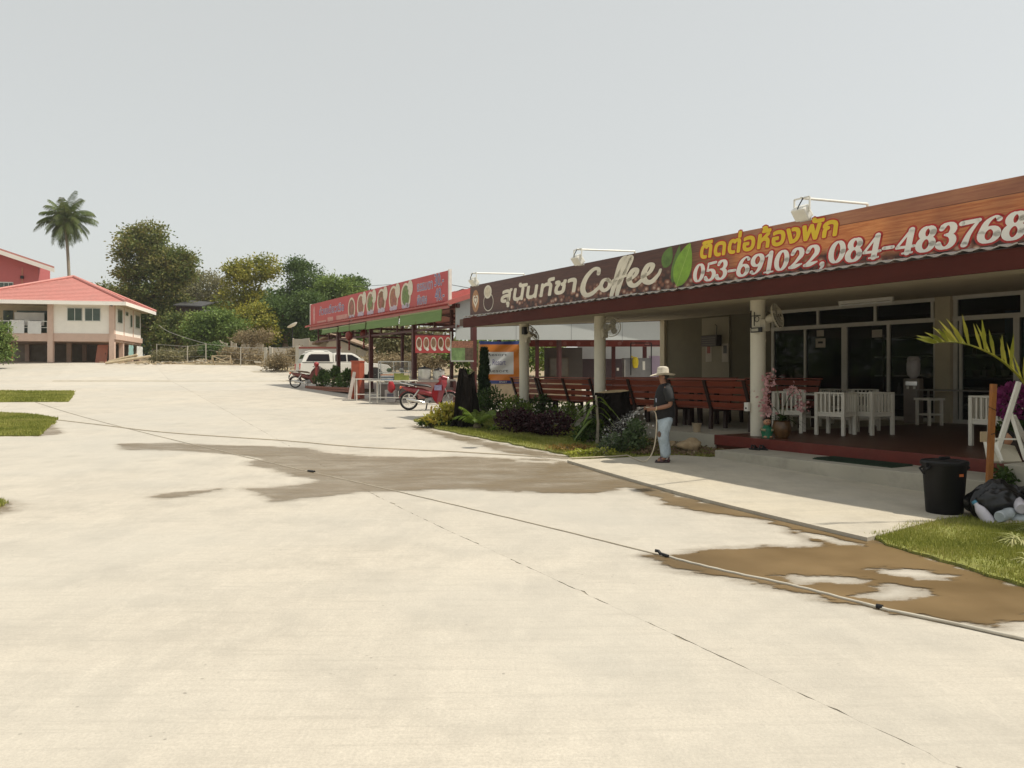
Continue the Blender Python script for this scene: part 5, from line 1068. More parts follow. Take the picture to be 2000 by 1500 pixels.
h = thing('helmet','bright red helmet resting above the dusty motorbike','helmet', P(618,716,35.2)); MB().ell((0,0,.1),(.11,.13,.11),16,10).build('shell', M('helmet red',(.30,.025,.025),.35), h, smooth=True); MB().bar((0,.0,.0),(0,.0,-.38),.09,.05).build('strap', M('helmet strap',(.35,.06,.05),.6), h)

# ------------------------------------------------------------------ white pickup with canopy
PW = M('truck white',(.72,.71,.66),.3,.03,2,coat=.4); TG = M('tinted glass',(.02,.021,.024),.08,.05,2)
p = Vector((XY(588,46.0),46.0)); yaw = math.radians(24)
tr = thing('pickup_truck','white pickup with a canopy parked behind the stall','truck', (p.x+2.6*math.cos(yaw)-.3, p.y+2.6*math.sin(yaw)+.6, zl(47)-.03), yaw); tr.scale = (1.12,1.06,1.06)
def car_shell(m, prof, w0, w1, zw):
    "side profile extruded across, upper part drawn in"
    n = len(prof); f = lambda z: w0 if z < zw else w0+(w1-w0)*min(1,(z-zw)/.6)
    m.add([(x, f(z), z) for x, z in prof]+[(x, -f(z), z) for x, z in prof], [tuple(range(n)), tuple(range(2*n-1,n-1,-1))]+[(i,i+n,(i+1)%n+n,(i+1)%n) for i in range(n)]); return m
body = [(-2.35,.42),(-2.38,.55),(-2.36,1.0),(.95,1.0),(1.55,.98),(2.2,.90),(2.36,.75),(2.36,.45),(2.2,.36),(1.95,.36)]+[(1.5+.40*math.cos(a),.36+.40*math.sin(a)) for a in [PI*k/8 for k in range(9)]]+[(-1.0,.36)]+[(-1.45+.40*math.cos(a),.36+.40*math.sin(a)) for a in [PI*k/8 for k in range(9)]]+[(-2.2,.36)]
car_shell(MB(), body, .86,.84,.8).build('body', PW, tr, bevel=.03)
car_shell(MB(), [(-2.30,1.015),(-2.12,1.42),(-1.95,1.56),(-1.6,1.62),(-.85,1.60),(-.72,1.54),(-.70,1.015)], .83,.70,1.05).build('canopy', PW, tr, bevel=.03)
car_shell(MB(), [(-.68,1.012),(-.66,1.50),(-.5,1.56),(.25,1.55),(.45,1.48),(1.10,1.012)], .83,.68,1.05).build('cab', PW, tr, bevel=.03)
for sg in (-1,1):
    def pane(nm, pts): 
        f = lambda z: (.83-(z-1.05)*.215)+.006; m = MB(); n = len(pts); m.add([(x, sg*f(z), z) for x, z in pts]+[(x, sg*(f(z)-.02), z) for x, z in pts], [tuple(range(n)), tuple(range(2*n-1,n-1,-1))]); return m.build(nm, TG, tr)
    pane('side_window', [(-2.08,1.08),(-1.92,1.40),(-1.8,1.47),(-.90,1.47),(-.86,1.08)]); pane('side_window', [(-.58,1.08),(-.56,1.45),(-.02,1.46),(.0,1.08)]); pane('side_window', [(.06,1.08),(.06,1.46),(.30,1.44),(.90,1.08)])
    for x in (-1.45,1.5):
        w_ = MB().lathe([(.2,-.1),(.34,-.1),(.36,-.06),(.36,.06),(.34,.1),(.2,.1)],24,(x,sg*.76,.36),Matrix.Rotation(PI/2,4,'X')).build('wheel', TYRE, tr, smooth=True); MB().lathe([(.04,-.09),(.2,-.08),(.21,0),(.2,.08),(.04,.09)],18,(x,sg*.77,.36),Matrix.Rotation(PI/2,4,'X')).build('rim', ENG, w_, smooth=True)
    MB().box(-2.40,-2.30,sg*.78-.07,sg*.78+.07,.62,.95).build('tail_light', M('truck tail lens',(.5,.05,.04),.2), tr)
    MB().box(.6,.85,sg*.87-.02,sg*.87+.16*sg if sg > 0 else sg*.87+.02,1.08,1.24).build('side_mirror', PW, tr) if sg > 0 else MB().box(.6,.85,-1.02,-.86,1.08,1.24).build('side_mirror', PW, tr)
    MB().tube([(-1.9,sg*.62,1.62),(-1.7,sg*.62,1.67),(-1.0,sg*.62,1.67),(-.85,sg*.62,1.61)],.02,6).build('roof_rail', PW, tr)
    MB().box(-2.25,-.72,sg*.853-.006,sg*.853+.006,.985,1.01).build('canopy_seam', BLACK, tr)
MB().box(-2.48,-2.36,-.8,.8,.42,.58).build('rear_bumper', CHR, tr, bevel=.02)
m = MB(); m.add([(-2.235,.6,1.12),(-2.235,-.6,1.12),(-2.10,-.55,1.44),(-2.10,.55,1.44),(-2.25,.6,1.12),(-2.25,-.6,1.12),(-2.12,-.55,1.44),(-2.12,.55,1.44)], [(0,1,2,3),(7,6,5,4),(0,4,5,1),(1,5,6,2),(2,6,7,3),(3,7,4,0)]); m.build('rear_window', TG, tr)
MB().box(-2.395,-2.385,-.25,.25,.62,.74).build('number_plate', WHITE, tr)
# ------------------------------------------------------------------ white hip-roofed house on stilts
HWALL = M('house cream wall',(.84,.80,.73),.8,.04,1.5); HPINK = M('house pink trim',(.58,.42,.34),.8,.06,2); HROOF = M('coral roof tile',(.50,.20,.17),.6,.12,5,.1,30,dirt=(.40,.20,.17),dscale=.8)
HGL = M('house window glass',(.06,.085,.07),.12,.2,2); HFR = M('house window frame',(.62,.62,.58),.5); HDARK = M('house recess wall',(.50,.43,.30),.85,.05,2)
ha = math.radians(12.5); C0 = Vector((XY(224,65.5),65.5,zl(65.5)-.05))
house = thing('stilt_house','white house with coral hipped roof raised on stilts at left','house', C0, ha)     # local: front-right corner at origin, x negative to the left, y back
FZ, BZ, EZ = 1.72, 2.36, 5.05; HL, HD = 10.6, 9.2
# beam band and floor
MB().box(-HL,0,0,HD,FZ,BZ).build('floor_beam', HPINK, house)
MB().box(.0,.12,-.12,HD,BZ-.45,BZ-.02).build('floor_ledge', HPINK, house)
wl = -4.55                                    # left end of the closed front wall
MB().box(wl,-.02,.05,HD-.05,BZ,EZ).build('wall', HWALL, house)
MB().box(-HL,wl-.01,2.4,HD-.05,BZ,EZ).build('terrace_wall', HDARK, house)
MB().box(-HL,.2,-.1,HD,EZ,EZ+.04).build('ceiling', HWALL, house)
for x, w_ in ((-.2,.4),(-4.75,.40),(-9.4,.4)):
    MB().box(x-w_/2,x+w_/2,-.12,.3,0,EZ).build('pillar', HPINK, house)
for x, y in ((-.2,3.0),(-.2,6.2),(-.2,8.9),(-4.7,4.5),(-4.7,8.9),(-9.4,4.5),(-9.4,8.9)): MB().box(x-.17,x+.17,y-.17,y+.17,0,FZ).build('stilt', HPINK, house)
for y in (3.0,6.2): MB().box(-.02,.03,y-.05,y+.05,FZ,EZ).build('wall_joint', HPINK, house)
for x in (-.95,): pass
def hwin(x0,x1,z0,z1,side='f',mull=1):
    if side == 'f':
        w_ = MB().box(x0,x1,-.012,.052,z0,z1).build('window', HFR, house)
        for k in range(mull+1): a = x0+.05+k*(x1-x0-.05)/(mull+1); MB().box(a,a+(x1-x0-.05)/(mull+1)-.05,-.02,-.0125,z0+.06,z1-.06).build('pane', HGL, w_)
    else:
        w_ = MB().box(-.018,.045,x0,x1,z0,z1).build('window', HFR, house)
        for k in range(mull+1): a = x0+.05+k*(x1-x0-.05)/(mull+1); MB().box(.0455,.052,a,a+(x1-x0-.05)/(mull+1)-.05,z0+.06,z1-.06).build('pane', HGL, w_)
hwin(-3.55,-2.40,3.35,4.45); hwin(-2.25,-1.05,3.35,4.45)
hwin(.8,2.3,3.3,4.5,'s',2); hwin(3.4,4.3,4.05,4.45,'s',1); hwin(5.0,5.7,3.15,4.3,'s',1); hwin(6.9,8.5,3.2,4.4,'s',3)
for x in (-.2,-9.4): MB().lathe([(.06,4.6),(.1,4.65),(.1,4.85),(.04,4.9)],10,(x,-.2,0)).build('wall_lamp', BLACK, house)
# terrace: windows, railing, laundry is separate
m = MB(); m.box(-9,-8.3,2.33,2.398,2.5,4.3); m.box(-8.0,-5.0,2.33,2.398,2.5,4.3); m.build('terrace_door', HGL, house)
m = MB()
for x in np.arange(-9.2,-4.9,1.4): m.bar((x,.05,BZ),(x,.05,BZ+.95),.05)
m.bar((-9.3,.05,BZ+.95),(-4.9,.05,BZ+.95),.06); m.bar((-9.3,.05,BZ+.45),(-4.9,.05,BZ+.45),.04); m.build('railing', HFR, house)
m = MB(); 
for k in range(9): m.box(-9.9-k*.0,-8.6,-.35-k*.28,-.05-k*.28,FZ+.35-k*.23-.05,FZ+.35-k*.23)
for x in (-9.95,-8.55): m.bar((x,-.1,FZ+.3),(x,-2.6,-.0),.06,.25)
m.build('stairs', HPINK, house); m = MB(); m.bar((-8.55,-.1,BZ+.8),(-8.55,-2.6,.95),.05); m.bar((-8.55,-2.6,0),(-8.55,-2.6,.95),.06); m.bar((-8.55,-.1,BZ+.4),(-8.55,-2.6,.5),.04); m.build('stair_rail', HFR, house)
# hip roof
OV = 1.05; rx0, rx1, ry0, ry1 = -HL-.9,OV,-OV,HD+OV; ry = (ry0+ry1)/2; apx = -4.4; RZ = EZ+2.35; ez = EZ-.12
faces = [((rx0,ry0,ez),(rx1,ry0,ez),(apx,ry,RZ)), ((rx1,ry0,ez),(rx1,ry1,ez),(apx,ry,RZ)), ((rx1,ry1,ez),(rx0,ry1,ez),(apx,ry,RZ)), ((rx0,ry1,ez),(rx0,ry0,ez),(apx,ry,RZ))]
rt = None
for f in faces:
    m = MB(); n = len(f); m.add(list(f)+[(a,b_,c-.1) for a,b_,c in f], [tuple(range(n)), tuple(range(2*n-1,n-1,-1))]+[(i,(i+1)%n,(i+1)%n+n,i+n) for i in range(n)]); o = m.build('roof', HROOF, house); rt = rt or o
    # rows of tiles as raised courses
    mm2 = MB(); A, Bp = Vector(f[0]), Vector(f[1]); top = Vector(f[2]) if n == 3 else None
    for k in range(1,17):
        t = k/17.5
        if n == 3: a = A.lerp(Vector(f[2]),t); c = Bp.lerp(Vector(f[2]),t)
        else: a = A.lerp(Vector(f[3]),t); c = Bp.lerp(Vector(f[2]),t)
        nrm = (Bp-A).cross(Vector(f[2])-A).normalized(); mm2.bar(a+nrm*.012,c+nrm*.004,.05,.016)
    mm2.build('tile_courses', HROOF, o)
m = MB(); 
for a, b_ in (((rx1,ry0,ez),(apx,ry,RZ)),((rx1,ry1,ez),(apx,ry,RZ)),((rx0,ry0,ez),(apx,ry,RZ)),((rx0,ry1,ez),(apx,ry,RZ))): m.tube([Vector(a)+Vector((0,0,.05)),Vector(b_)+Vector((0,0,.05))],.13,8)
m.build('ridge_cap', HROOF, house)
m = MB(); m.box(rx0,rx1+.03,ry0-.04,ry0-.005,ez-.32,ez-.02); m.box(rx1+.005,rx1+.04,ry0-.04,ry1,ez-.32,ez-.02); m.build('fascia_board', HWALL, house)
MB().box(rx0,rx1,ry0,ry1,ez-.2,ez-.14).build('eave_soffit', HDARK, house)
MB().box(-HL,-.5,HD-.2,HD,0,FZ).build('undercroft_wall', M('undercroft grey',(.26,.22,.18),.9,.2,2), house)
# things around the house
def hw_(x,y,z=0): return C0 + Vector((math.cos(ha)*x-math.sin(ha)*y, math.sin(ha)*x+math.cos(ha)*y, z))
r = thing('leaning_door','orange-brown door leaning under the stilt house','door', hw_(-1.2,.6), ha+.2); m = MB(); m.add([(-.42,0,0),(.42,0,0),(.55,.35,2.0-.5),(-.25,.35,2.0-.5),(-.42,.05,0),(.42,.05,0),(.55,.4,1.5),(-.25,.4,1.5)], [(0,1,2,3),(7,6,5,4),(0,4,5,1),(1,5,6,2),(2,6,7,3),(3,7,4,0)]); m.build('door_leaf', M('door orange brown',(.36,.13,.08),.6,.15,3), r); MB().cbox((.35,-.02,.75),(.05,.04,.1)).build('handle', BLACK, r)
for y, lab, col, wd in ((4.3,'pale teal cloth hung under the house side',(.25,.42,.40),1.6),(7.5,'white cloth hung under the house side',(.65,.65,.62),2.2)):
    r = thing('hanging_cloth', lab, 'cloth', hw_(.25,y,.45), ha+PI/2); vs, fs = banner_mesh(wd,1.15,10,6); MB().add(vs,fs).build('fabric', M('cloth %s' % lab[:4],col,.85,.1,2), r, smooth=True); MB().tube([(-wd/2-.2,0,1.16),(wd/2+.2,0,1.16)],.012,5).build('line', BLACK, r)
for x, zz, wd, hh, lab in ((-7.15,.35,1.0,1.35,'left white sheet drying on the terrace rail'),(-5.9,.32,.95,1.3,'right white sheet drying on the terrace rail'),(-6.7,1.5,2.2,1.35,'large white sheet drying deeper on the terrace')):
    r = thing('drying_sheet', lab, 'cloth', hw_(x,-.05 if hh < 1.33 or zz < 1 else 1.2,BZ-.25+zz*.6), ha, 'laundry on the terrace'); vs, fs = banner_mesh(wd,hh*.8,8,6); MB().add(vs,fs).build('fabric', M('laundry white',(.66,.65,.63),.85,.06,2), r, smooth=True); MB().tube([(-wd/2,0,hh*.8),(wd/2,0,hh*.8)],.015,5).build('line', BLACK, r)
r = thing('plastic_sack','lime green sack at the foot of the house stairs','sack', hw_(-8.0,-2.2)); MB().ell((0,0,.35),(.3,.3,.4),12,8,jit=.12).build('sack_body', M('sack lime',(.42,.52,.12),.6), r, smooth=True); MB().ell((0,0,.75),(.08,.08,.1),8,6,jit=.2).build('sack_neck', M('sack lime',(.42,.52,.12)), r)

# pink two-storey house behind
pk = thing('pink_house','pink house with coral eaves behind the stilt house at the left edge','house', (XY(75,82),82,zl(82)), .22); PKW = M('pink wall',(.50,.13,.13),.8,.06,1.5)
topz = P(75,531,82).z-zl(82); botz = 0
m = MB(); m.prism([(-14,0),(0,0),(0,topz+.75),(-14,topz+5.4)],0,3.5); m.build('wall', PKW, pk)
w_ = MB().box(-3.6,-2.3,-.05,.02,topz-2.6,topz-1.1).build('window', HFR, pk)
for k in range(3): MB().box(-3.52+k*.41,-3.16+k*.41,-.06,-.0505,topz-2.5,topz-1.2).build('pane', HGL, w_)
MB().box(-4.5,-4.2,-.04,.02,botz,topz+.5).build('trim', M('trim yellow',(.5,.36,.14),.8), pk); MB().box(-1.55,-1.4,-.03,.02,botz,topz+.4).build('trim', M('trim salmon',(.5,.2,.14),.8), pk)
m = MB(); z0 = topz+.1; m.add([(1.9,-1.4,z0),(-14,-1.4,z0+5.4),(-14,4.4,z0+5.4),(-3.5,4.4,z0+1.7),(1.9,-1.4,z0+.32),(-14,-1.4,z0+5.72),(-14,4.4,z0+5.72),(-3.5,4.4,z0+2.02)], [(3,2,1,0),(4,5,6,7),(0,1,5,4),(1,2,6,5),(2,3,7,6),(3,0,4,7)]); m.build('roof', HROOF, pk)
m = MB(); m.add([(1.93,-1.45,z0-.28),(-14,-1.45,z0+5.12),(-14,-1.41,z0+5.12),(1.93,-1.41,z0-.28),(1.93,-1.45,z0+.14),(-14,-1.45,z0+5.54),(-14,-1.41,z0+5.54),(1.93,-1.41,z0+.14)], [(3,2,1,0),(4,5,6,7),(0,1,5,4),(1,2,6,5),(2,3,7,6),(3,0,4,7)]); m.build('fascia_board', HWALL, pk)
for x in (-1.45,-4.3): MB().box(x-.12,x+.12,-.3,-.05,topz-.75,topz-.45).build('wall_lamp', BLACK, pk)

# ------------------------------------------------------------------ trees
BARK = M('bark',(.16,.12,.085),.95,.3,6,.6,20); BARKL = M('pale bark',(.30,.26,.20),.9,.25,6,.4,20)
L1 = leafmat('leaf brown green',[(.05,.09,.022),(.10,.145,.035),(.17,.195,.05),(.26,.23,.075),(.31,.30,.10)],.38,.6,.35)
L2 = leafmat('leaf yellow green',[(0.086,0.121,0.021),(0.207,0.224,0.034),(0.380,0.345,0.052),(0.466,0.431,0.086)],.35,.6,.4)
L3 = leafmat('leaf deep green',[(0.038,0.075,0.022),(0.085,0.142,0.038),(0.160,0.217,0.056)],.3,.6,.4)
L4 = leafmat('leaf mid green',[(0.072,0.126,0.026),(0.154,0.226,0.054),(0.270,0.324,0.072)],.3,.6,.4)
L5 = leafmat('leaf pale dusty',[(0.130,0.143,0.065),(0.234,0.221,0.111),(0.338,0.299,0.169)],.35,.7,.3)
LDRY = leafmat('dry brush',[(.17,.14,.075),(.27,.21,.12),(.38,.30,.18)],.3,.8,.8)
LFRESH = leafmat('fresh green',[(.04,.09,.012),(.08,.15,.02),(.14,.22,.03)],.35,.55,.8)
def crown_points(blobs, ncl, per, spread):
    C = []; wts = np.array([a[1][0]*a[1][1]*a[1][2] for a in blobs]); wts = wts**.5; wts /= wts.sum()
    out_ = []
    for _ in range(ncl):
        c, r = blobs[RNG.choice(len(blobs), p=wts)]; d = RNG.normal(size=3); d /= np.linalg.norm(d); q = RNG.uniform(.45,1.0)**.45
        p = np.array(c)+np.array(r)*d*q; out_.append(p)
    out_ = np.array(out_); pts = np.repeat(out_, per, axis=0); sp = RNG.normal(size=pts.shape)*spread*np.array([1,1,.62])
    return pts+sp, sp, out_
def tree(name, lab, base, blobs, mat, ncl=160, per=40, leaf=.34, spread=.55, trunk=.22, bark=BARK, cat='tree', group=None, limbs=9, lean=0):
    r = thing(name, lab, cat, base, 0, group); pts, sp, cl = crown_points(blobs, ncl, per, spread); n = len(pts)
    D = sp+RNG.normal(size=(n,3))*.35+np.array([0,0,-.12]); V_, Q_ = leaf_cloud(pts, D, leaf*RNG.uniform(.6,1.3,n), leaf*.62*RNG.uniform(.7,1.2,n)); rawmesh('crown', V_, Q_, mat, r)
    zc = min(b[0][2]-b[1][2]*.2 for b in blobs); m = MB(); cx = np.mean([b[0][0] for b in blobs]); cy = np.mean([b[0][1] for b in blobs])
    fork = Vector((cx*.3+lean, cy*.3, max(zc*.75, .8))); m.tube(smooth_path([(0,0,-.3),(fork.x*.4+random.uniform(-.1,.1),fork.y*.4,fork.z*.5),tuple(fork)],5), [trunk*(1.25-.45*i/10) for i in range(11)], 10)
    for i in range(limbs):
        e = Vector(cl[RNG.integers(0,len(cl))]); mid = fork.lerp(e,.5)+Vector((random.uniform(-.3,.3),random.uniform(-.3,.3),random.uniform(.0,.5))); m.tube(smooth_path([tuple(fork),tuple(mid),tuple(e)],4), [trunk*.7*(1-.85*k/8) for k in range(9)], 6)
    m.build('trunk', bark, r, smooth=True); return r
def at(px, py, Y): p = P(px,py,Y); return p
def T(name, lab, pxb, Y, spec, mat, **k):
    "spec: crown blobs as photo ellipses (px, py, rx, ry)"
    b = Vector((XY(pxb,Y),Y,zl(Y))); blobs = []
    for (px,py,rx,ry) in spec:
        p = P(px,py,Y)-b; blobs.append(((p.x,p.y+random.uniform(-.8,.8),p.z),(rx/F*Y*.86,(rx+ry)/2/F*Y*.8,ry/F*Y*.88)))
    return tree(name, lab, b, blobs, mat, **k)
G1 = 'trees behind the lot'
T('broadleaf_tree','tall dense brown-green tree right behind the stilt house',305,84,[(305,560,66,58),(270,495,40,42),(335,520,44,46),(298,462,20,26),(262,462,18,20),(255,560,30,40),(355,510,26,26),(330,620,52,50),(280,625,45,45)],L1,ncl=330,per=110,leaf=.30,spread=.46,trunk=.4,group=G1)
T('broadleaf_tree','airy yellow-green tree with pale limbs in the middle of the trees',480,88,[(490,530,52,30),(460,530,22,20),(520,520,26,22),(475,560,40,26),(500,600,45,40),(450,595,32,32)],L2,ncl=130,per=85,leaf=.30,spread=.42,trunk=.3,bark=BARKL,group=G1)
T('broadleaf_tree','feathery dark green tree left of the red stall sign',600,86,[(595,545,36,40),(580,525,22,22),(600,600,44,50),(560,590,30,40),(630,570,24,30)],L3,ncl=180,per=90,leaf=.25,spread=.36,trunk=.28,group=G1)
T('broadleaf_tree','rounded light green tree above the left half of the red sign',655,84,[(655,565,36,30),(640,590,40,34),(690,575,20,22)],L4,ncl=130,per=80,leaf=.28,spread=.38,trunk=.25,group=G1)
T('broadleaf_tree','small dark tree touching the top of the red sign',690,86,[(690,560,22,22),(700,590,28,28)],L3,ncl=90,per=40,leaf=.32,spread=.4,trunk=.2,group=G1)
T('broadleaf_tree','pale dusty tree between the tall tree and the yellow-green one',405,100,[(400,565,44,36),(370,555,24,22),(430,580,34,34),(365,600,30,30)],L5,ncl=140,per=60,leaf=.28,spread=.5,trunk=.25,bark=BARKL,group=G1)
T('broadleaf_tree','dark shaded tree filling the gap below the feathery tree',555,80,[(555,620,46,40),(590,640,46,34),(610,600,30,30),(530,600,24,30)],L3,ncl=180,per=80,leaf=.28,spread=.42,trunk=.3,group=G1)
T('mango_tree','low fresh green rounded tree behind the wire fence',413,74,[(413,628,46,28),(380,640,26,20),(450,640,34,24),(400,655,36,20)],L4,ncl=150,per=85,leaf=.26,spread=.34,trunk=.2,group=G1)
T('broadleaf_tree','brownish low tree at the corner of the stilt house',345,78,[(345,640,28,30),(325,660,20,28),(365,660,24,24)],L1,ncl=90,per=80,leaf=.26,spread=.36,trunk=.18,group=G1)
T('broadleaf_tree','yellow-green low tree in front of the dark gap',500,78,[(500,625,36,34),(470,650,30,24),(525,655,24,20)],L2,ncl=100,per=80,leaf=.26,spread=.36,trunk=.2,group=G1)
T('broadleaf_tree','small tree peeking out behind the stilt house ridge',205,92,[(212,575,18,20),(190,580,10,8)],L1,ncl=50,per=36,leaf=.36,spread=.5,trunk=.18,group=G1)
T('broadleaf_tree','green tree seen under the stall roof right of the posts',782,60,[(782,660,40,22),(840,665,40,22),(750,670,26,20),(800,690,50,16)],L5,ncl=170,per=34,leaf=.3,spread=.4,trunk=.18,group=G1)
T('broadleaf_tree','greenery seen through the hall behind the vinyl banner',960,52,[(960,676,60,18),(1050,690,40,30),(900,690,40,20)],L4,ncl=170,per=34,leaf=.26,spread=.35,trunk=.14,group=G1)
T('bush','trimmed green bush at the left edge before the house stairs',-8,58,[(-6,650,16,22),(-15,675,20,28),(2,688,12,14)],L4,ncl=90,per=44,leaf=.2,spread=.25,trunk=.08,cat='bush')
G2 = 'brush along the fence'
T('bush','tan dry bush above the white sheets',490,70,[(490,660,34,14),(515,655,20,10)],LDRY,ncl=45,per=40,leaf=.2,spread=.3,trunk=.06,cat='bush',group=G2)
T('bush','brown dry brush heap behind the wooden trestle',470,64,[(475,695,40,16),(445,690,22,14),(505,700,22,10)],LDRY,ncl=60,per=40,leaf=.18,spread=.26,trunk=.05,cat='bush',group=G2)
T('bush','low green scrub right of the stilt house',340,67,[(335,695,34,12),(375,690,26,12),(315,700,14,9)],L5,ncl=110,per=40,leaf=.18,spread=.25,trunk=.05,cat='bush',group=G2)
T('bush','dark green shrub behind the thin fence post',415,66,[(415,683,22,16)],L3,ncl=50,per=40,leaf=.2,spread=.25,trunk=.05,cat='bush',group=G2)
T('bush','straw-coloured weeds beside the grey gate post',560,56,[(555,703,22,12),(535,712,22,8),(575,695,12,12)],LDRY,ncl=80,per=40,leaf=.16,spread=.22,trunk=.03,cat='bush',group=G2)
T('bush','straw-coloured weeds seen between the stall posts',770,52,[(770,705,60,12),(700,712,40,10),(840,705,40,10)],LDRY,ncl=150,per=40,leaf=.16,spread=.3,trunk=.03,cat='bush',group=G2)
# far wood closing the gaps between the trees, and the grove across the lot that the cafe glass mirrors
def wood(name, lab, boxes, mat, n, leaf):
    P_ = []
    for (x0,x1,y0,y1,z0,z1) in boxes:
        c = np.stack([RNG.uniform(x0,x1,n//30),RNG.uniform(y0,y1,n//30),z0+(z1-z0)*RNG.uniform(0,1,n//30)**.8],1); P_.append(np.repeat(c,30,axis=0)+RNG.normal(size=(n//30*30,3))*.7)
    P_ = np.concatenate(P_); V_, Q_ = leaf_cloud(P_, RNG.normal(size=P_.shape), leaf, leaf*.6); stuff(rawmesh(name, V_, Q_, mat), lab, 'wood')
wood('far_wood','dark mass of far trees behind the stilt house and stall',[(-52,-16,104,112,zl(105),zl(105)+8.0),(-38,-18,92,96,zl(92),zl(92)+5.0)],L3,16000,.6)
wood('mirrored_grove','dark grove across the lot mirrored in the cafe glass',[(-44,-38,-6,34,0,8)],L3,9000,.8)
# coconut palm
def frond(m, mr_, base, az, el, L, droop, nl=26, ll=.9, wd=.05):
    "rachis into mr_, leaflets into m"
    d = Vector((math.cos(az),math.sin(az),0)); pts = []; e = el
    p = Vector(base); st = L/14
    for i in range(15): pts.append(p.copy()); p = p + d*(st*math.cos(e))+Vector((0,0,st*math.sin(e))); e -= droop/14*(1+i/9)
    mr_.tube(pts, [.05*(1-.85*i/14) for i in range(15)], 5)
    s = Vector((-d.y,d.x,0))
    for i in range(nl):
        t = .12+.88*i/(nl-1); k = min(13,int(t*14)); q = pts[k].lerp(pts[k+1], t*14-k); tg = (pts[k+1]-pts[k]).normalized(); l_ = ll*math.sin(PI*(.12+.8*t))**.6
        for sg in (-1,1):
            dd = (s*sg*.75+tg*.6+Vector((0,0,-.35-.25*random.random()))).normalized(); a = q; b_ = q+dd*l_*.55; c = q+dd*l_+Vector((0,0,-.25*l_)); wv = tg*wd
            m.add([a-wv*.5,a+wv*.5,b_+wv*.6,c,b_-wv*.6], [(0,1,2,3,4)])
PL = leafmat('palm frond',[(.055,.085,.022),(.10,.14,.035),(.19,.20,.07)],.3,.5,.3)
pb = Vector((XY(134,96),96,zl(96))); palm = thing('coconut_palm','tall coconut palm rising behind the stilt house','palm', pb); top = P(128,428,96)-pb
MB().tube(smooth_path([(0,0,-.3),(.1,0,top.z*.5),tuple(top)],8), [.22-.06*i/16 for i in range(17)], 10).build('trunk', BARKL, palm, smooth=True)
for i in range(44):
    az = i*2.39996+random.uniform(-.2,.2); el = 1.5-2.35*(i/43)**.8+random.uniform(-.08,.08); m = MB(); mr_ = MB(); frond(m, mr_, top, az, el, random.uniform(2.5,3.8), random.uniform(.45,1.0)*(.55 if el > 1 else 1), 26, 1.0, .075); o = m.build('frond', PL, palm); mr_.build('rachis', PL, o)
m = MB()
for k in range(7): m.ell((top.x+.25*math.cos(k),top.y+.25*math.sin(k),top.z-.25),(.13,.13,.16),8,6)
m.build('coconuts', M('coconut',(.12,.13,.04),.7), palm)
# dark wooden hut among the trees
r = thing('wooden_hut','dark weathered wooden hut half hidden among the trees','hut', P(385,640,82), .1); WD_ = M('weathered dark board',(.07,.05,.042),.9,.3,5,.2,20,stretch=(6,1,.5)); k_ = 82/F
hh = 42*k_
for i in range(14): MB().box(-40*k_+i*3.1*k_*1.0,-40*k_+i*3.1*k_+2.9*k_,0,.06,0,hh+random.uniform(-.05,.0)).build('wall_plank', WD_, r)
MB().box(-40*k_,4*k_,.08,4,-1.5,hh).build('wall', WD_, r)
quadbox(MB(), [(-42*k_,-.6,hh-.02),(12*k_,-.6,hh-.12),(12*k_,4.5,hh+.7),(-42*k_,4.5,hh+.9)], .1).build('roof', M('hut roof',(.045,.045,.045),.7,.2,4), r)
quadbox(MB(), [(12*k_,-.9,hh-.55),(42*k_,-.9,hh-.95),(42*k_,3,hh-.6),(12*k_,3,hh-.2)], .1).build('lean_to_roof', M('hut roof',(.045,.045,.045)), r)
for px in (440,): MB().bar((36*k_,-.8,-3),(36*k_,-.8,hh-.9),.1).build('post', WD_, r)
# white shed with gable under the stall
r = thing('white_shed','small white shed with a brown gabled roof beyond the stall','shed', Vector((XY(675,62),62,zl(62))), -.05); k_ = 62/F; z_ = lambda py: P(0,py,62).z-zl(62)
SHW = M('shed wall',(.58,.53,.45),.85,.08,2,dirt=(.42,.3,.2),dscale=1,damt=.5)
m = MB(); m.prism([(-38*k_,0),(52*k_,0),(52*k_,z_(690)),(-24*k_,z_(660)),(-38*k_,z_(672))],0,4); m.build('wall', SHW, r)
quadbox(MB(), [(-60*k_,-.9,z_(674)),(-26*k_,-.9,z_(655)),(-26*k_,4.4,z_(655)),(-60*k_,4.4,z_(674))], .14).build('roof', M('shed roof',(.26,.18,.12),.8,.2,4), r); quadbox(MB(), [(-26*k_,-.9,z_(655)),(58*k_,-.9,z_(685)),(58*k_,4.4,z_(685)),(-26*k_,4.4,z_(655))], .14).build('roof', M('shed roof',(.26,.18,.12)), r)
m = MB(); m.box(8*k_,20*k_,-.03,.0,0,z_(695)); m.build('door', M('shed door',(.62,.6,.55),.7), r)
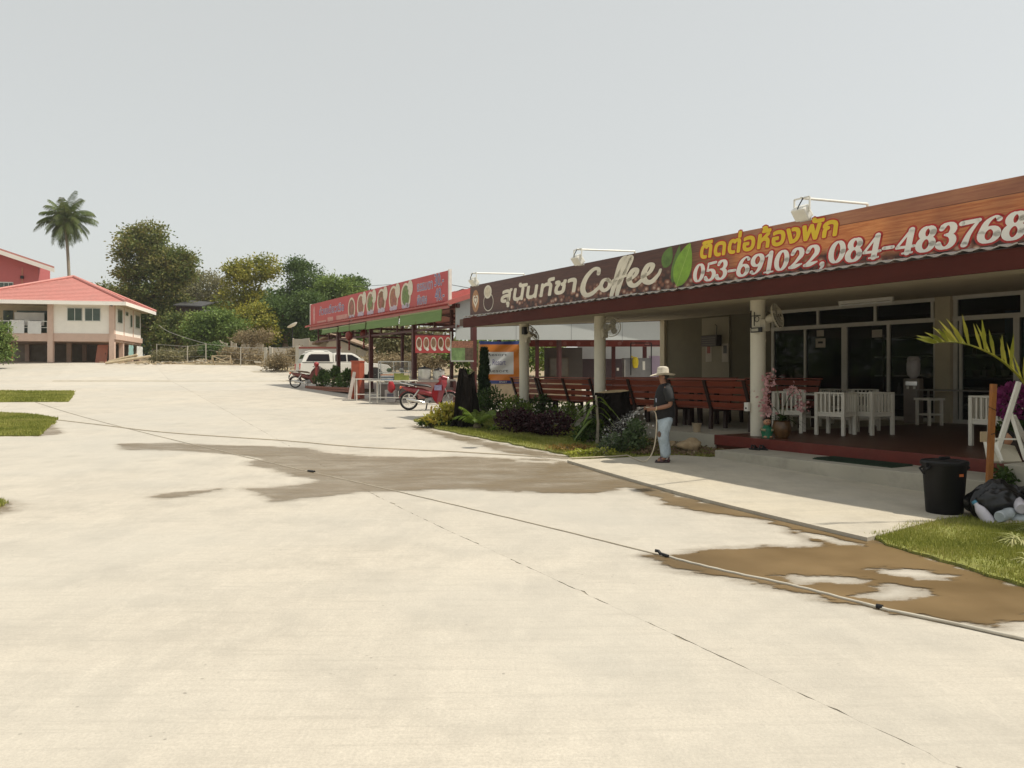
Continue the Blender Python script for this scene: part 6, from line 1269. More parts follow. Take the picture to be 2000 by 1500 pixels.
# white low wall pieces, sheets, retaining wall
CB = M('bleached wall',(.50,.45,.37),.9,.12,2,dirt=(.32,.25,.18),dscale=1,damt=.6)
for p0,p1,y0,y1,Y,lab in ((430,444,668,682,72,'short white sheet panel left of the dry bush'),(452,462,669,680,72,'narrow white sheet panel under the dry bush'),(473,514,667,684,72,'longer white sheet panel under the dry bush'),(573,604,661,690,64,'grey concrete wall segment left of the white shed'),(604,640,667,692,63,'pale concrete wall segment touching the white shed'),(527,580,679,700,62,'tan retaining slab behind the fence posts')):
    a = P(p0,y0,Y); c = P(p1,y0,Y); zb = P(0,y1,Y).z-1.0; r = thing('garden_wall', lab, 'wall', ((a.x+c.x)/2,Y,zb), 0, 'pale wall pieces at the back'); hw = (c.x-a.x)/2; sl = random.uniform(-.12,.12)
    m = MB(); m.prism([(-hw,0),(hw,0),(hw,a.z-zb+sl),(0,a.z-zb-.05),(-hw,a.z-zb-sl)],-.06,.06); m.build('panel', CB, r); MB().box(-hw-.05,-hw+.03,-.1,.1,0,a.z-zb-sl+.05).build('pier', CB, r)
# wire fence: posts and rails
FP = M('fence post concrete',(.48,.44,.36),.9,.1,4); WIRE = M('galvanised wire',(.42,.41,.38),.5,.1,4,metal=.4)
fx = [(306,672,66),(366,676,65),(402,671,64),(470,678,61),(519,679,58),(530,679,58),(582,676,52),(540,690,57)]; tops = []
for i, (px, py, Y) in enumerate(fx):
    zb = zl(Y)-.05; p = P(px,py,Y); r = thing('fence_post', ['fence post at the corner of the stilt house','thin fence post left of the green mango tree','thin pale fence post in front of the dark green shrub','thin fence post behind the dry brush heap','left of two stout posts near the timber debris','right of two stout posts near the timber debris','thick tall grey post at the end of the fence by the truck','leaning stub post beside the two stout posts'][i], 'post', (p.x,Y,zb), 0, 'posts of the wire fence'); w_ = (.03,.035,.035,.03,.11,.10,.15,.08)[i]; h_ = p.z-zb
    m = MB(); m.add([(-w_,-w_,0),(w_,-w_,0),(w_,w_,0),(-w_,w_,0),(-w_*.85,-w_*.85,h_),(w_*.85,-w_*.85,h_),(w_*.85,w_*.85,h_),(-w_*.85,w_*.85,h_)],[(0,3,2,1),(4,5,6,7),(0,1,5,4),(1,2,6,5),(2,3,7,6),(3,0,4,7)]); m.build('shaft', FP, r, bevel=.01)
    MB().box(-w_*.7,w_*.7,-w_*.7,w_*.7,h_,h_+.03).build('cap', FP, r)
    if i < 7: tops.append((p, zb))
r = thing('wire_fence','thin wire fence strung between the pale posts','fence', (0,0,0))
for fr in (.98,.68,.36):
    m = MB(); m.tube([(t.x,t.y-.08,b_+(t.z-b_)*fr) for t, b_ in tops], .016 if fr > .9 else .008, 5); m.build('wire', WIRE, r)
r = thing('boundary_fence','low red-topped white sheet fence behind the pickup','fence', (XY(640,50),50,zl(50))); k_ = 50/F; hh = P(0,681,50).z-zl(50)
MB().box(-56*k_,26*k_,-.03,.03,0,hh).build('sheet', M('fence sheet',(.5,.48,.44),.7,.06,2), r); MB().box(-56*k_,26*k_,-.06,.06,hh,hh+.12).build('top_rail', M('fence rail red',(.30,.08,.06),.6), r)
# timber trestle, debris, beams
TM = M('bleached timber',(.46,.37,.24),.85,.2,5,.2,20)
p = G(432,713); k_ = p.y/F; r = thing('timber_trestle','pale timber frame with crossed braces at the edge of the lot','trestle', (p.x,p.y,zl(p.y)), .15); hw=17*k_; hh=19*k_*.95
for a, b_ in (((-hw,0,0),(-hw,0,hh)),((hw,0,0),(hw,0,hh)),((-hw,0,hh),(hw,0,hh)),((-hw,.05,.1),(hw,.05,hh)),((-hw,-.05,hh),(hw*1.5,-.05,0)),((-hw,.9,0),(-hw,0,hh)),((hw,.9,0),(hw,0,hh))): MB().bar(a,b_,.075,.06).build('timber', TM, r)
for px, py, L_, az, lab in ((490,707,2.6,-.35,'thick pale log tilted on the debris right of the trestle'),(250,712,3.2,.25,'long pale plank lying in front of the stilt house corner'),(240,709,2.2,.1,'grey beam lying under the stilt house corner')):
    p = G(px,py); r = thing('timber_beam', lab, 'timber', (p.x,p.y,zl(p.y)+.1), az, 'loose timber at the lot edge'); MB().tube([(-L_/2,0,.0),(0,0,.28),(L_/2,0,.55)],[.1,.11,.1],8).build('log', TM, r); MB().tube([(L_/2-.02,0,.545),(L_/2+.02,0,.57)],[.09,.08],8).build('cut_end', M('cut wood',(.55,.45,.3),.8), r)
for px, py, n_, sp_, lab in ((360,711,26,.9,'heap of pale sticks and rubble left of the trestle'),(400,709,14,.6,'scattered pale rubble between heap and trestle'),(515,712,20,.7,'small heap of pale rubble by the log'),(285,713,16,.9,'broken boards by the stilt house stilts'),(230,711,12,.6,'rubble under the near stilt of the house'),(560,722,10,.5,'stones in the straw weeds near the gate post')):
    p = G(px,py); r = thing('debris_heap', lab, 'debris', (p.x,p.y+.4,zl(p.y)), 0, 'debris along the lot edge')
    for k in range(n_):
        a = Vector((random.gauss(0,sp_),random.gauss(0,.35),random.uniform(.02,.22))); b_ = a+Vector((random.uniform(-.7,.7),random.uniform(-.3,.3),random.uniform(-.1,.12))); b_.z = max(.02,b_.z); MB().bar(a,b_,random.uniform(.05,.16),random.uniform(.03,.1)).build('piece', TM if k % 3 else FP, r)
# bright white dish among the dark trees, water pipe to the house, overhead wire
r = thing('satellite_dish','bright white dish catching the sun before the dark trees','dish', P(571,655,72)); m = MB(); q = Matrix.Translation((0,0,.9)) @ Matrix.Rotation(-.5,4,'Y'); m.lathe([(0,-.14),(.25,-.11),(.42,-.03),(.5,.05),(.49,.06),(.41,-.01),(.24,-.09),(0,-.12)],20,M=q); m.build('bowl', M('dish white',(.8,.79,.76),.35), r, smooth=True); MB().tube([(0,0,-1.2),(0,0,.8)],.05,6).build('mast', BLACK, r); MB().tube([(0,0,.9),(.3,0,1.2)],.02,5).build('feed_arm', BLACK, r)
r = tag(MB().tube([P(690,560,60),P(760,556,50),P(880,556,40),P(935,566,32),P(1000,600,30)],.015,5).build('overhead_cable', BLACK), 'thin black cable strung from the stall sign to the cafe roof','cable')
r = tag(MB().tube(smooth_path([tuple(P(310,635,70)),tuple(P(330,648,69)),tuple(P(370,662,68)),tuple(P(402,671,66))],5),.02,5).build('drooping_cable', WIRE), 'drooping pale cable from the stilt house to the fence','cable')
# verge and table on the far side of the lot, seen only as reflections in the cafe glass
vg = MB().box(-40, -26.5, -4, 27, -.05, .05); struct(vg.build('grass_verge', M('verge grass', (.14,.19,.04), .9, .4, 3, .5, 20)))
simple_table('picnic_table', 'white outdoor table mirrored in the left cafe door', 'table', (-27.5, 9, .05), 1.2, 2.4, .9, .8, WHITE, .06, .08)
# ------------------------------------------------------------------ planting bed before the porch
def gp(px, py): p = G(px,py,.03); return p
BURNT = M('burnt stump',(.010,.008,.007),.95,.6,5,1.0,10,spec=.05,stretch=(1,1,.35)); STW = M('stump cut wood',(.38,.28,.15),.85,.3,6)
def stump(lab, p, h, r0, r1, seedv, topmat=None, spike=False):
    rs = random.Random(seedv); r = thing('tree_stump', lab, 'stump', p); n = 40; vs = []; rows = 14
    ph = [rs.uniform(0,6.28) for _ in range(5)]
    def rad(a, t): return (r0*(1-t)**1.6*1.0+r1*(1-(1-t)**1.6))*(1+.13*math.sin(3*a+ph[0])+.08*math.sin(7*a+ph[1])+.05*math.sin(13*a+ph[2])+rs.uniform(-.05,.05)+.04*math.sin(5*a+9*t+ph[4]))
    for j in range(rows+1):
        t = j/rows
        for k in range(n):
            a = 2*PI*k/n; z = h*t
            if j == rows: z += (rs.uniform(-.10,.10) if spike else .03*math.sin(a+1))+ (.18*math.sin(a*1.5+ph[3]) if spike else .0)
            vs.append((rad(a,t)*math.cos(a), rad(a,t)*math.sin(a), z))
    m = MB(); m.add(vs, [(j*n+k, j*n+(k+1)%n, (j+1)*n+(k+1)%n, (j+1)*n+k) for j in range(rows) for k in range(n)]); m.build('bark', BURNT, r)
    m = MB(); m.add([vs[rows*n+k] for k in range(n)]+[(0,0,h-.04)], [(k,(k+1)%n,n) for k in range(n)]); m.build('cut_top', topmat or BURNT, r)
    for k in range(5): a = rs.uniform(0,6.28); m = MB(); q = r0*.8; m.tube([(q*math.cos(a),q*math.sin(a),.22),(q*1.35*math.cos(a),q*1.35*math.sin(a),.07),(q*1.8*math.cos(a+.1),q*1.8*math.sin(a+.1),-.02)],[.07,.05,.02],7); m.build('root', BURNT, r, smooth=True)
    return r
p = gp(914,834); r = stump('tall charred stump with two spikes at the end of the lawn', p, 1.24, .33, .14, 3, spike=True)
MB().tube([(-.22,-.05,.2),(-.2,-.02,.8),(-.16,0,1.38)],[.12,.10,.05],9).build('side_spike', BURNT, r, smooth=True)
p = gp(1197,866); p2 = Vector((p.x*1.03,p.y*1.03+.0,zl(p.y*1.03))); stump('broad dark stump with sunlit cut top before the benches', p2, 1.02, .46, .31, 5, topmat=STW)
# leafy bush as cloud of leaves with several stems
def bush(lab, p, spec, mat, n, leaf, group='bushes of the planting bed', name='shrub', wd=.6):
    r = thing(name, lab, 'shrub', p, 0, group); P_ = []
    for (c, rr) in spec:
        d = RNG.normal(size=(n,3)); d /= np.linalg.norm(d,axis=1,keepdims=True); P_.append(np.array(c)+d*np.array(rr)*(RNG.uniform(.15,1,(n,1))**.5))
    P_ = np.concatenate(P_); P_[:,2] = np.maximum(P_[:,2], .02); D = (P_-np.array([0,0,.0]))*.8+RNG.normal(size=P_.shape)*.35; V_, Q_ = leaf_cloud(P_, D, leaf*RNG.uniform(.6,1.3,len(P_)), leaf*wd); rawmesh('foliage', V_, Q_, mat, r)
    m = MB()
    for k in range(9): c, rr = spec[k % len(spec)]; e = (c[0]+random.uniform(-.6,.6)*rr[0], c[1]+random.uniform(-.6,.6)*rr[1], c[2]+random.uniform(0,.6)*rr[2]); m.tube([(random.uniform(-.06,.06),random.uniform(-.06,.06),-.02),(e[0]*.5,e[1]*.5,e[2]*.6),e],[.012,.009,.004],5)
    m.build('stems', BARK, r); return r
CROT = leafmat('croton',[(.16,.17,.02),(.34,.32,.05),(.45,.36,.06),(.40,.20,.08)],.3,.4,3); REDL = leafmat('dark red leaf',[(.018,.006,.010),(.04,.011,.016),(.075,.02,.028)],.25,.5,2); LG_ = leafmat('garden green',[(.025,.05,.012),(.055,.10,.02),(.11,.16,.03)],.3,.5,2); GREYL = leafmat('grey green',[(.045,.075,.03),(.085,.125,.05),(.14,.19,.085)],.3,.6,2); CYP = leafmat('cypress green',[(.012,.03,.012),(.028,.055,.02),(.05,.085,.03)],.2,.7,1.5)
YEL = leafmat('yellow strap',[(.20,.24,.03),(.38,.40,.06),(.55,.50,.10)],.35,.45,3); FERN = leafmat('fern green',[(.07,.12,.015),(.15,.22,.03),(.24,.30,.05)],.35,.45,2)
bush('yellow and pink croton bush at the tip of the lawn', gp(868,832), [((0,0,.28),(.36,.3,.26)),((-.15,-.05,.15),(.4,.3,.14)),((.16,.05,.36),(.22,.2,.18))], CROT, 330, .10)
bush('low green groundcover beside the croton', gp(840,832), [((0,0,.08),(.35,.2,.08)),((.5,-.1,.08),(.4,.2,.09))], LG_, 350, .07)
bush('dark maroon leafy bush, left of the pair', gp(1008,846), [((0,0,.27),(.48,.35,.27)),((.2,0,.22),(.3,.3,.2))], REDL, 900, .08)
bush('dark maroon leafy bush, right of the pair', gp(1078,853), [((0,0,.26),(.46,.35,.26)),((-.25,.1,.25),(.25,.3,.2))], REDL, 900, .08)
bush('loose green and rusty shrub behind the cycad', gp(958,826)+Vector((0,1.2,.05)), [((0,0,.5),(.36,.3,.35)),((.25,0,.25),(.3,.3,.25)),((-.2,0,.3),(.25,.25,.3))], LG_, 420, .08)
bush('medium green shrub before the far bench', gp(1022,824)+Vector((0,1.5,.05)), [((0,0,.25),(.6,.3,.25)),((.5,0,.3),(.35,.3,.3))], LG_, 420, .09)
bush('grey-green shrub with white flowers right of the broad stump', gp(1222,884), [((0,0,.18),(.40,.28,.18)),((.18,.1,.36),(.2,.2,.22)),((-.25,-.05,.13),(.25,.2,.13))], GREYL, 420, .075)
bush('dark green bush at the foot of the dracaena', gp(1150,866), [((0,0,.2),(.33,.25,.2)),((.1,.1,.32),(.2,.2,.16))], LG_, 520, .07)
bush('low lime groundcover at the lawn edge by the shrub', gp(1170,889), [((0,0,.06),(.32,.12,.07)),((-.3,0,.04),(.3,.12,.05))], YEL, 200, .06)
bush('reddish low groundcover on the lawn left of the yellow plant', gp(1115,880), [((0,0,.06),(.5,.3,.06))], leafmat('rust cover',[(.14,.10,.02),(.26,.17,.04),(.34,.17,.06)],.3,.6,3), 500, .045)
strap_plant('lily_clump','fresh green arching leaves right of the cycad', gp(962,842), 30, .42, .9, .02, FERN, up=.9)
strap_plant('lily_clump','arching green leaves between the maroon bushes and the dracaena', gp(1128,858), 30, .40, .9, .02, LG_, up=.9)
strap_plant('lily_clump','light green blades at the near foot of the broad stump', gp(1190,880), 26, .34, .9, .018, FERN, up=.9)
bush('loose light green shrub behind the left maroon bush', gp(985,832)+Vector((.2,1.0,.05)), [((0,0,.35),(.34,.3,.3)),((.3,0,.25),(.25,.25,.22))], leafmat('light garden green',[(.07,.12,.02),(.14,.20,.035),(.23,.27,.06)],.35,.5,2), 300, .085)
bush('loose light green shrub between the two broad plants by the benches', gp(1105,842)+Vector((.1,.9,.05)), [((0,0,.3),(.36,.3,.28))], leafmat('light garden green',[(.07,.12,.02)]), 380, .085)
# white and pink flowers
def flowers(lab, p, n, rr, mat, s): 
    r = thing('flower_cluster', lab, 'flowers', p); C = RNG.normal(size=(n,3))*np.array(rr)*.5; V_ = []; Q_ = []; k = 0
    m = MB()
    for c in C:
        for a in range(5): q = 2*PI*a/5; m.add([c, c+np.array([s*math.cos(q-.5),s*.3*math.sin(q),s*math.sin(q-.5)]), c+np.array([s*1.3*math.cos(q),-s*.3,s*1.3*math.sin(q)]), c+np.array([s*math.cos(q+.5),s*.3*math.sin(q),s*math.sin(q+.5)])], [(0,1,2,3)])
    stuff(m.build('petals', mat, r)); m = MB()
    for c in C[:20]: m.tube([c, (c[0]*.6,c[1]*.6,-rr[2]-.1)],.003,4)
    m.build('stalks', LG_, r); return r
flowers('spray of tiny white flowers on the grey-green shrub', gp(1235,878)+Vector((0,0,.42)), 34, (.45,.2,.3), M('petal white',(.75,.72,.68),.6), .014)
flowers('two small pink blooms right of the maroon bushes', gp(1111,848)+Vector((0,0,.16)), 3, (.10,.02,.03), M('petal pink',(.62,.28,.27),.6), .03)
# cycad, dracaena, yellow strap plant, lilies, tufts
def cycad(lab, p, n, L, mat):
    r = thing('cycad', lab, 'plant', p)
    for i in range(n):
        m = MB(); mr_ = MB(); frond(m, mr_, (0,0,.1), 2*PI*i/n+random.uniform(-.2,.2), random.uniform(.7,1.2), L*random.uniform(.8,1.1), random.uniform(.5,.9), 16, .16, .02); o = m.build('frond', mat, r)
    MB().lathe([(.08,-.02),(.1,.06),(.06,.14),(0,.15)],12).build('caudex', BARK, r); return r
cycad('bright green cycad right of the tall charred stump', gp(932,838), 11, .62, FERN)
strap_plant('strap_plant','yellow-green arching plant at the sunny lawn edge', gp(1158,880), 22, .42, 1.0, .03, YEL, up=.75)
strap_plant('lily_clump','dark green lily clump left of the man', gp(1250,872), 34, .48, .9, .022, LG_, up=1.0)
strap_plant('lily_clump','upright green blades before the far bench', gp(1040,834), 46, .55, .5, .018, LG_, up=1.15)
strap_plant('lily_clump','green blades left of the maroon bushes', gp(985,832)+Vector((0,.6,0)), 40, .5, .5, .018, FERN, up=1.1)
strap_plant('lily_clump','green leaves of the pot plant behind the man', gp(1322,866)+Vector((0,.6,0)), 26, .42, .9, .022, LG_, up=.9)
r = thing('dracaena','corn plant with a white cane and long drooping leaves left of the broad stump','plant', gp(1166,868))
MB().tube([(0,0,0),(.02,0,.4),(-.02,0,.95)],[.035,.03,.02],8).build('cane', BARKL, r)
m = MB(); 
for k in range(16): strap(m, (-.01,0,.35+.035*k), random.uniform(2.2,4.4) if k % 3 else random.uniform(-.6,1), random.uniform(.35,.6), 1.4, .035, 8, .8)
m.build('leaves', FERN, r)
r = thing('cypress','dark green columnar cypress left of the vinyl banner','tree', gp(940,824)+Vector((0,2.0,.1))); n = 5200; z = RNG.uniform(.1,1.75,n); a = RNG.uniform(0,2*PI,n); q = .12*np.clip(1.2-z/1.75,.12,1)**.6*RNG.uniform(.45,1.15,n)*(1+.22*np.sin(3*a+z*5)+.18*np.sin(z*11+a)); P_ = np.stack([q*np.cos(a),q*np.sin(a),z],1); D = np.stack([np.cos(a)*.4,np.sin(a)*.4,np.ones(n)],1)+RNG.normal(size=(n,3))*.25; V_, Q_ = leaf_cloud(P_, D, .13, .04); rawmesh('crown', V_, Q_, CYP, r); MB().tube([(0,0,-.1),(0,0,1.5)],[.03,.01],6).build('trunk', BARK, r)
r = thing('hanging_plant','potted plant with drooping leaves beneath the green poster','plant', P(912,742,24)); MB().lathe([(.08,0),(.11,.22),(.12,.23),(.09,.23)],14).build('pot', M('pot dark',(.07,.05,.04),.7), r, smooth=True); o = strap_plant('','',None,30,.45,1.0,.028,LG_,parent=r,up=1.1); o.location = (0,0,.2)
# stall planter: brick-edged bed with dark shrubs
p0, p1 = G(597,758), G(690,771); 
r = thing('brick_planter','low brick-edged planting bed at the left end of the stall','planter', ((p0.x+p1.x)/2,(p0.y+p1.y)/2,zl((p0.y+p1.y)/2)), math.atan2(p1.y-p0.y,p1.x-p0.x)); L_ = (p1-p0).length; BRK = M('planter brick',(.28,.12,.08),.9,.25,6)
n = int(L_/.24); bm_ = MB().box(-.11,.11,-.05,.05,0,.09).mesh('brick',bevel=.008,seg=1); bm_.materials.append(BRK)
for row in range(2):
    for k in range(n): link('brick', bm_, None, r, (-L_/2+.12+k*.24+(.1 if row else 0), random.uniform(-.006,.006), row*.1))
MB().box(-L_/2,L_/2,.06,.9,0,.14).build('soil', M('planter soil',(.08,.06,.04),.95), r)
mid = lambda t, dy: p0.lerp(p1,t)+Vector((0,dy,.1))
for t, dy, hh, lab in ((.28,.8,.65,'dark shrub at the left of the brick planter'),(.55,.6,.85,'tall dark shrub in the middle of the brick planter'),(.8,.5,.75,'dark shrub at the right of the brick planter')):
    bush(lab, mid(t,dy), [((0,0,hh*.5),(.42,.35,hh*.5)),((.1,0,hh*.85),(.2,.2,hh*.35))], L3, 420, .11, 'shrubs of the brick planter')
# boulder, stones, brick pieces, leaf litter
ROCK = M('boulder stone',(.36,.26,.15),.9,.3,3,1.,9,dirt=(.50,.41,.28),dscale=5,damt=.7)
def rock(lab, p, rx, ry, rz, seedv, mat=ROCK, name='boulder'):
    rs = random.Random(seedv); bm = bmesh.new(); bmesh.ops.create_icosphere(bm, subdivisions=3, radius=1)
    dirs = [(Vector((rs.gauss(0,1),rs.gauss(0,1),rs.gauss(0,1))).normalized(), rs.uniform(.62,.92)) for _ in range(14)]
    for v in bm.verts:
        d = v.co.normalized()
        for q, lim in dirs:
            k = d.dot(q)
            if k > lim*.9: v.co *= .9*lim/k if k*v.co.length > lim*.9 else 1
        v.co = Vector((v.co.x*rx, v.co.y*ry, v.co.z*rz)); v.co *= 1+.02*math.sin(v.co.x*23)+.02*math.sin(v.co.z*31+v.co.y*17)
    me = bpy.data.meshes.new(name); bm.to_mesh(me); bm.free()
    for q in me.polygons: q.use_smooth = True
    o = link(name, me, mat, None, p+Vector((0,0,rz*.8))); return tag(o, lab, 'rock')
rock('large rounded tan boulder beside the step', G(1350,890)+Vector((0,.25,0)), .29, .24, .19, 4)
rock('smaller brown stone left of the boulder', G(1318,884)+Vector((0,.45,0)), .16,.14,.13, 9)
rock('flat pale stone behind the boulder', G(1335,868)+Vector((0,.5,.0)), .13,.1,.07, 12)
for k in range(5):
    p = G(1303+random.uniform(-6,22), 868+k*5)+Vector((0,.35,0)); rock(['red brick fragment nearest the man','red brick fragment behind the man, left','red brick fragment behind the man, middle','red brick fragment behind the man, right','red brick fragment under the pot plant'][k], p, .07,.05,.045, 30+k, M('red fragment',(.25,.09,.06),.9,.3,9), 'brick_fragment')
n = 2600; A_ = [g(1235,893), tuple(B(-10.4,9.75).xy), tuple(B(-10.25,10.7).xy), tuple(B(-12.6,10.7).xy), g(1250,878)]
x = RNG.uniform(min(a[0] for a in A_),max(a[0] for a in A_),n); y = RNG.uniform(min(a[1] for a in A_),max(a[1] for a in A_),n); kp = in_poly(x,y,A_); x, y = x[kp], y[kp]
V_, Q_ = leaf_cloud(np.stack([x,y,zlv(y)+.055+RNG.uniform(0,.03,len(x))],1), np.stack([RNG.normal(size=len(x)),RNG.normal(size=len(x)),RNG.normal(size=len(x))*.2],1), .06, .035); stuff(rawmesh('leaf_litter', V_, Q_, leafmat('litter',[(.10,.06,.035),(.22,.15,.09),(.36,.29,.2)],.1,.9,4)), 'dry leaf litter around the boulder','leaf litter')

# ------------------------------------------------------------------ right corner
r = thing('waste_bin','black plastic lidded waste bin at the corner of the step','bin', G(1856,1013)+Vector((0,.12,.045)), .25); bp_ = M('bin plastic',(.008,.008,.009),.5,.25,4,.05,30,spec=.22)
MB().lathe([(.185,0),(.19,.015),(.225,.54),(.232,.55),(.232,.565)],36).build('drum', bp_, r, smooth=True)
ld = MB().lathe([(.245,.54),(.248,.568),(.236,.585),(.215,.588),(.21,.575),(.16,.578),(.10,.592),(0,.595)],36).build('lid', bp_, r, smooth=True)
MB().cbox((0,0,.612),(.13,.035,.03)).build('lid_grip', bp_, ld, bevel=.008)
for sg in (-1,1): m = MB(); m.tube([(sg*.235,-.05,.52),(sg*.285,-.05,.50),(sg*.29,0,.46),(sg*.285,.05,.50),(sg*.235,.05,.52)],.013,7); m.cbox((sg*.25,0,.545),(.05,.07,.05)); m.tube([(sg*.27,.0,.50),(sg*.275,.0,.44)],.016,6); m.build('handle', bp_, r, smooth=True)
a = -.35; q = .2245; m = MB(); vs = []
for i in range(5): b_ = -PI/2-.26+.35+(-.14+.07*i); vs += [(q*math.cos(b_),q*math.sin(b_),.425),(q*math.cos(b_),q*math.sin(b_),.455)]
m.add(vs, [(2*i,2*i+2,2*i+3,2*i+1) for i in range(4)]); m.build('label_sticker', M('bin label',(.5,.13,.03),.5), r)
r = thing('rubbish_bag','torn black rubbish bag spilling plastic beside the bin','bag', G(1952,1022)+Vector((.05,.15,.0)), .2); BG = M('bag black film',(.008,.008,.009),.3,.3,6)
def crumple(m, c, rr, f, amp, nu=40, nv=26, seedv=1):
    rs = random.Random(seedv); ph = [(Vector((rs.gauss(0,1),rs.gauss(0,1),rs.gauss(0,1)))*f, rs.uniform(0,6)) for _ in range(9)]; vs = []; fs = []
    for i in range(nv+1):
        for k in range(nu):
            d = Vector((math.sin(PI*i/nv)*math.cos(2*PI*k/nu), math.sin(PI*i/nv)*math.sin(2*PI*k/nu), -math.cos(PI*i/nv))); s_ = sum(abs(math.sin(d.dot(v)+p_)) for v, p_ in ph)/9; v = d*(1+amp*(s_-.6)*2); vs.append((c[0]+v.x*rr[0], c[1]+v.y*rr[1], max(.0,c[2]+v.z*rr[2])))
    m.add(vs, [(i*nu+k, i*nu+(k+1)%nu, (i+1)*nu+(k+1)%nu, (i+1)*nu+k) for i in range(nv) for k in range(nu)]); return m
crumple(MB(), (0,0,.18), (.30,.24,.22), 4.6, .30, 60, 36).build('bag_body', BG, r, smooth=True); crumple(MB(), (.3,.06,.16), (.24,.2,.20), 5.2, .32, 60, 36, 5).build('bag_body', BG, r, smooth=True)
crumple(MB(), (.05,.05,.35), (.13,.1,.10), 3, .4, 24, 14, 8).build('bag_neck', BG, r, smooth=True)
PETM = M('clear bottle plastic',(.42,.46,.48),.15,.2,8); PV = M('plastic white film',(.55,.52,.56),.3,.15,8)
for i, (x, y, z, az, el, lab, mt) in enumerate(((-.24,-.27,.05,2.2,.9,'whitish plastic bottle leaning on the black rubbish bag',PV),(-.05,-.28,.12,.6,.1,'clear crushed bottle in the middle of the rubbish',PETM),(.08,-.26,.06,-.7,.15,'clear bottle low in front of the rubbish bag',PETM),(.12,-.2,.22,1.2,.2,'pale plastic cup on top of the rubbish',PV))):
    q = thing('plastic_bottle', lab, 'bottle', Vector(r.location)+Vector((x,y,z)), az, 'plastic litter by the bin'); q.scale = (1.7,1.7,1.7); R = Matrix.Rotation(PI/2-el,4,'Y'); MB().lathe([(.03,-.10),(.036,-.09),(.034,-.03),(.037,0),(.034,.05),(.030,.08),(.014,.11),(.014,.125)],14,M=R).build('bottle_body', mt, q, smooth=True); MB().lathe([(.016,.122),(.016,.14),(0,.141)],10,M=R).build('cap', M('cap %d' % (i%2),((.05,.2,.3),(.4,.1,.08))[i%2],.4), q)
q = thing('paper_scrap','crumpled cream paper scraps under the bottles','paper', Vector(r.location)+Vector((-.12,-.3,.0))); crumple(MB(), (0,0,.03),(.12,.07,.04),4,.4,20,10,3).build('scrap', M('scrap cream',(.5,.44,.32),.8), q); crumple(MB(), (.2,.0,.03),(.1,.06,.03),4,.4,20,10,6).build('scrap', M('scrap cream',(.5,.44,.32)), q)
# rusty post
p = G(1914,990); r = thing('rusty_post','orange rust-coloured square steel post behind the bin','post', Vector((p.x,9.45,zl(9.45)))); RST = M('orange primer rust',(.33,.12,.02),.65,.3,5,.15,30,dirt=(.16,.06,.03),dscale=6,damt=.7,stretch=(1,1,.3))
h_ = P(0,750,9.45).z-zl(9.45); m = MB(); m.bar((-.02,0,-.05),(.06,.02,h_),.058,.058); m.build('shaft', RST, r, bevel=.004); m = MB(); m.tube([(-.03,-.03,h_*.82),(.06,-.035,h_*.79)],.004,5); m.tube([(.0,-.03,h_*.60),(.05,-.035,h_*.61)],.004,5); m.build('binding_wire', BLACK, r); MB().cbox((-.07,0,h_*.58),(.07,.02,.12)).build('cleat', M('cleat wood',(.4,.3,.18),.8), r)
# white boards and easel on the planter wall
BRD = M('cream board',(.52,.47,.36),.75,.1,3,dirt=(.35,.3,.22),dscale=3)
def slabq(m, a, b_, c, d, t): 
    a,b_,c,d = map(Vector,(a,b_,c,d)); n_ = (b_-a).cross(d-a).normalized()*t; m.add([a,b_,c,d,a+n_,b_+n_,c+n_,d+n_],[(0,1,2,3),(7,6,5,4),(0,4,5,1),(1,5,6,2),(2,6,7,3),(3,7,4,0)]); return m
Yb = 9.75
r = thing('sign_board','cream sign panel lying tilted on the planter wall','panel', P(1965,905,Yb)); f = lambda px,py,dy=0: P(px,py,Yb+dy)-P(1965,905,Yb)
slabq(MB(), f(1958,905), f(1994,904), f(1980,874,.25), f(1943,867,.25), .03).build('board', BRD, r); slabq(MB(), f(1953,905,-.03), f(1957,905,-.03), f(1943,868,.2), f(1939,872,.2), .05).build('edge_strip', CW, r)
r = thing('sign_board','grey panel lying flat behind the rusty post','panel', P(1925,904,Yb)); f2 = lambda px,py,dy=0: P(px,py,Yb+dy)-P(1925,904,Yb)
slabq(MB(), f2(1932,904), f2(1956,905), f2(1940,848,.5), f2(1921,846,.5), .03).build('board', BRD, r); slabq(MB(), f2(1928,904,-.02), f2(1931,904,-.02), f2(1921,848,.45), f2(1918,850,.45), .04).build('edge_strip', CW, r)
r = thing('easel','white wooden easel with splayed legs at the right edge','easel', P(1972,905,9.9)); Y_ = 9.9; f3 = lambda px,py,dy=0: P(px,py,Y_+dy)-P(1972,905,9.9)
MB().bar(f3(1948,880,-.02),f3(1990,746),.04,.05).build('leg', CW, r); MB().bar(f3(1956,866,.02),f3(1990,757,.03),.05,.02).build('leg_face', M('easel grey',(.2,.19,.17),.6), r)
MB().bar(f3(1975,808),f3(2003,898,-.1),.05,.04).build('leg', CW, r); MB().bar(f3(1980,812,.3),f3(2012,880,.5),.04,.04).build('leg', CW, r); MB().bar(f3(1944,857,-.03),f3(1990,858,-.03),.02).build('ledge', CW, r)
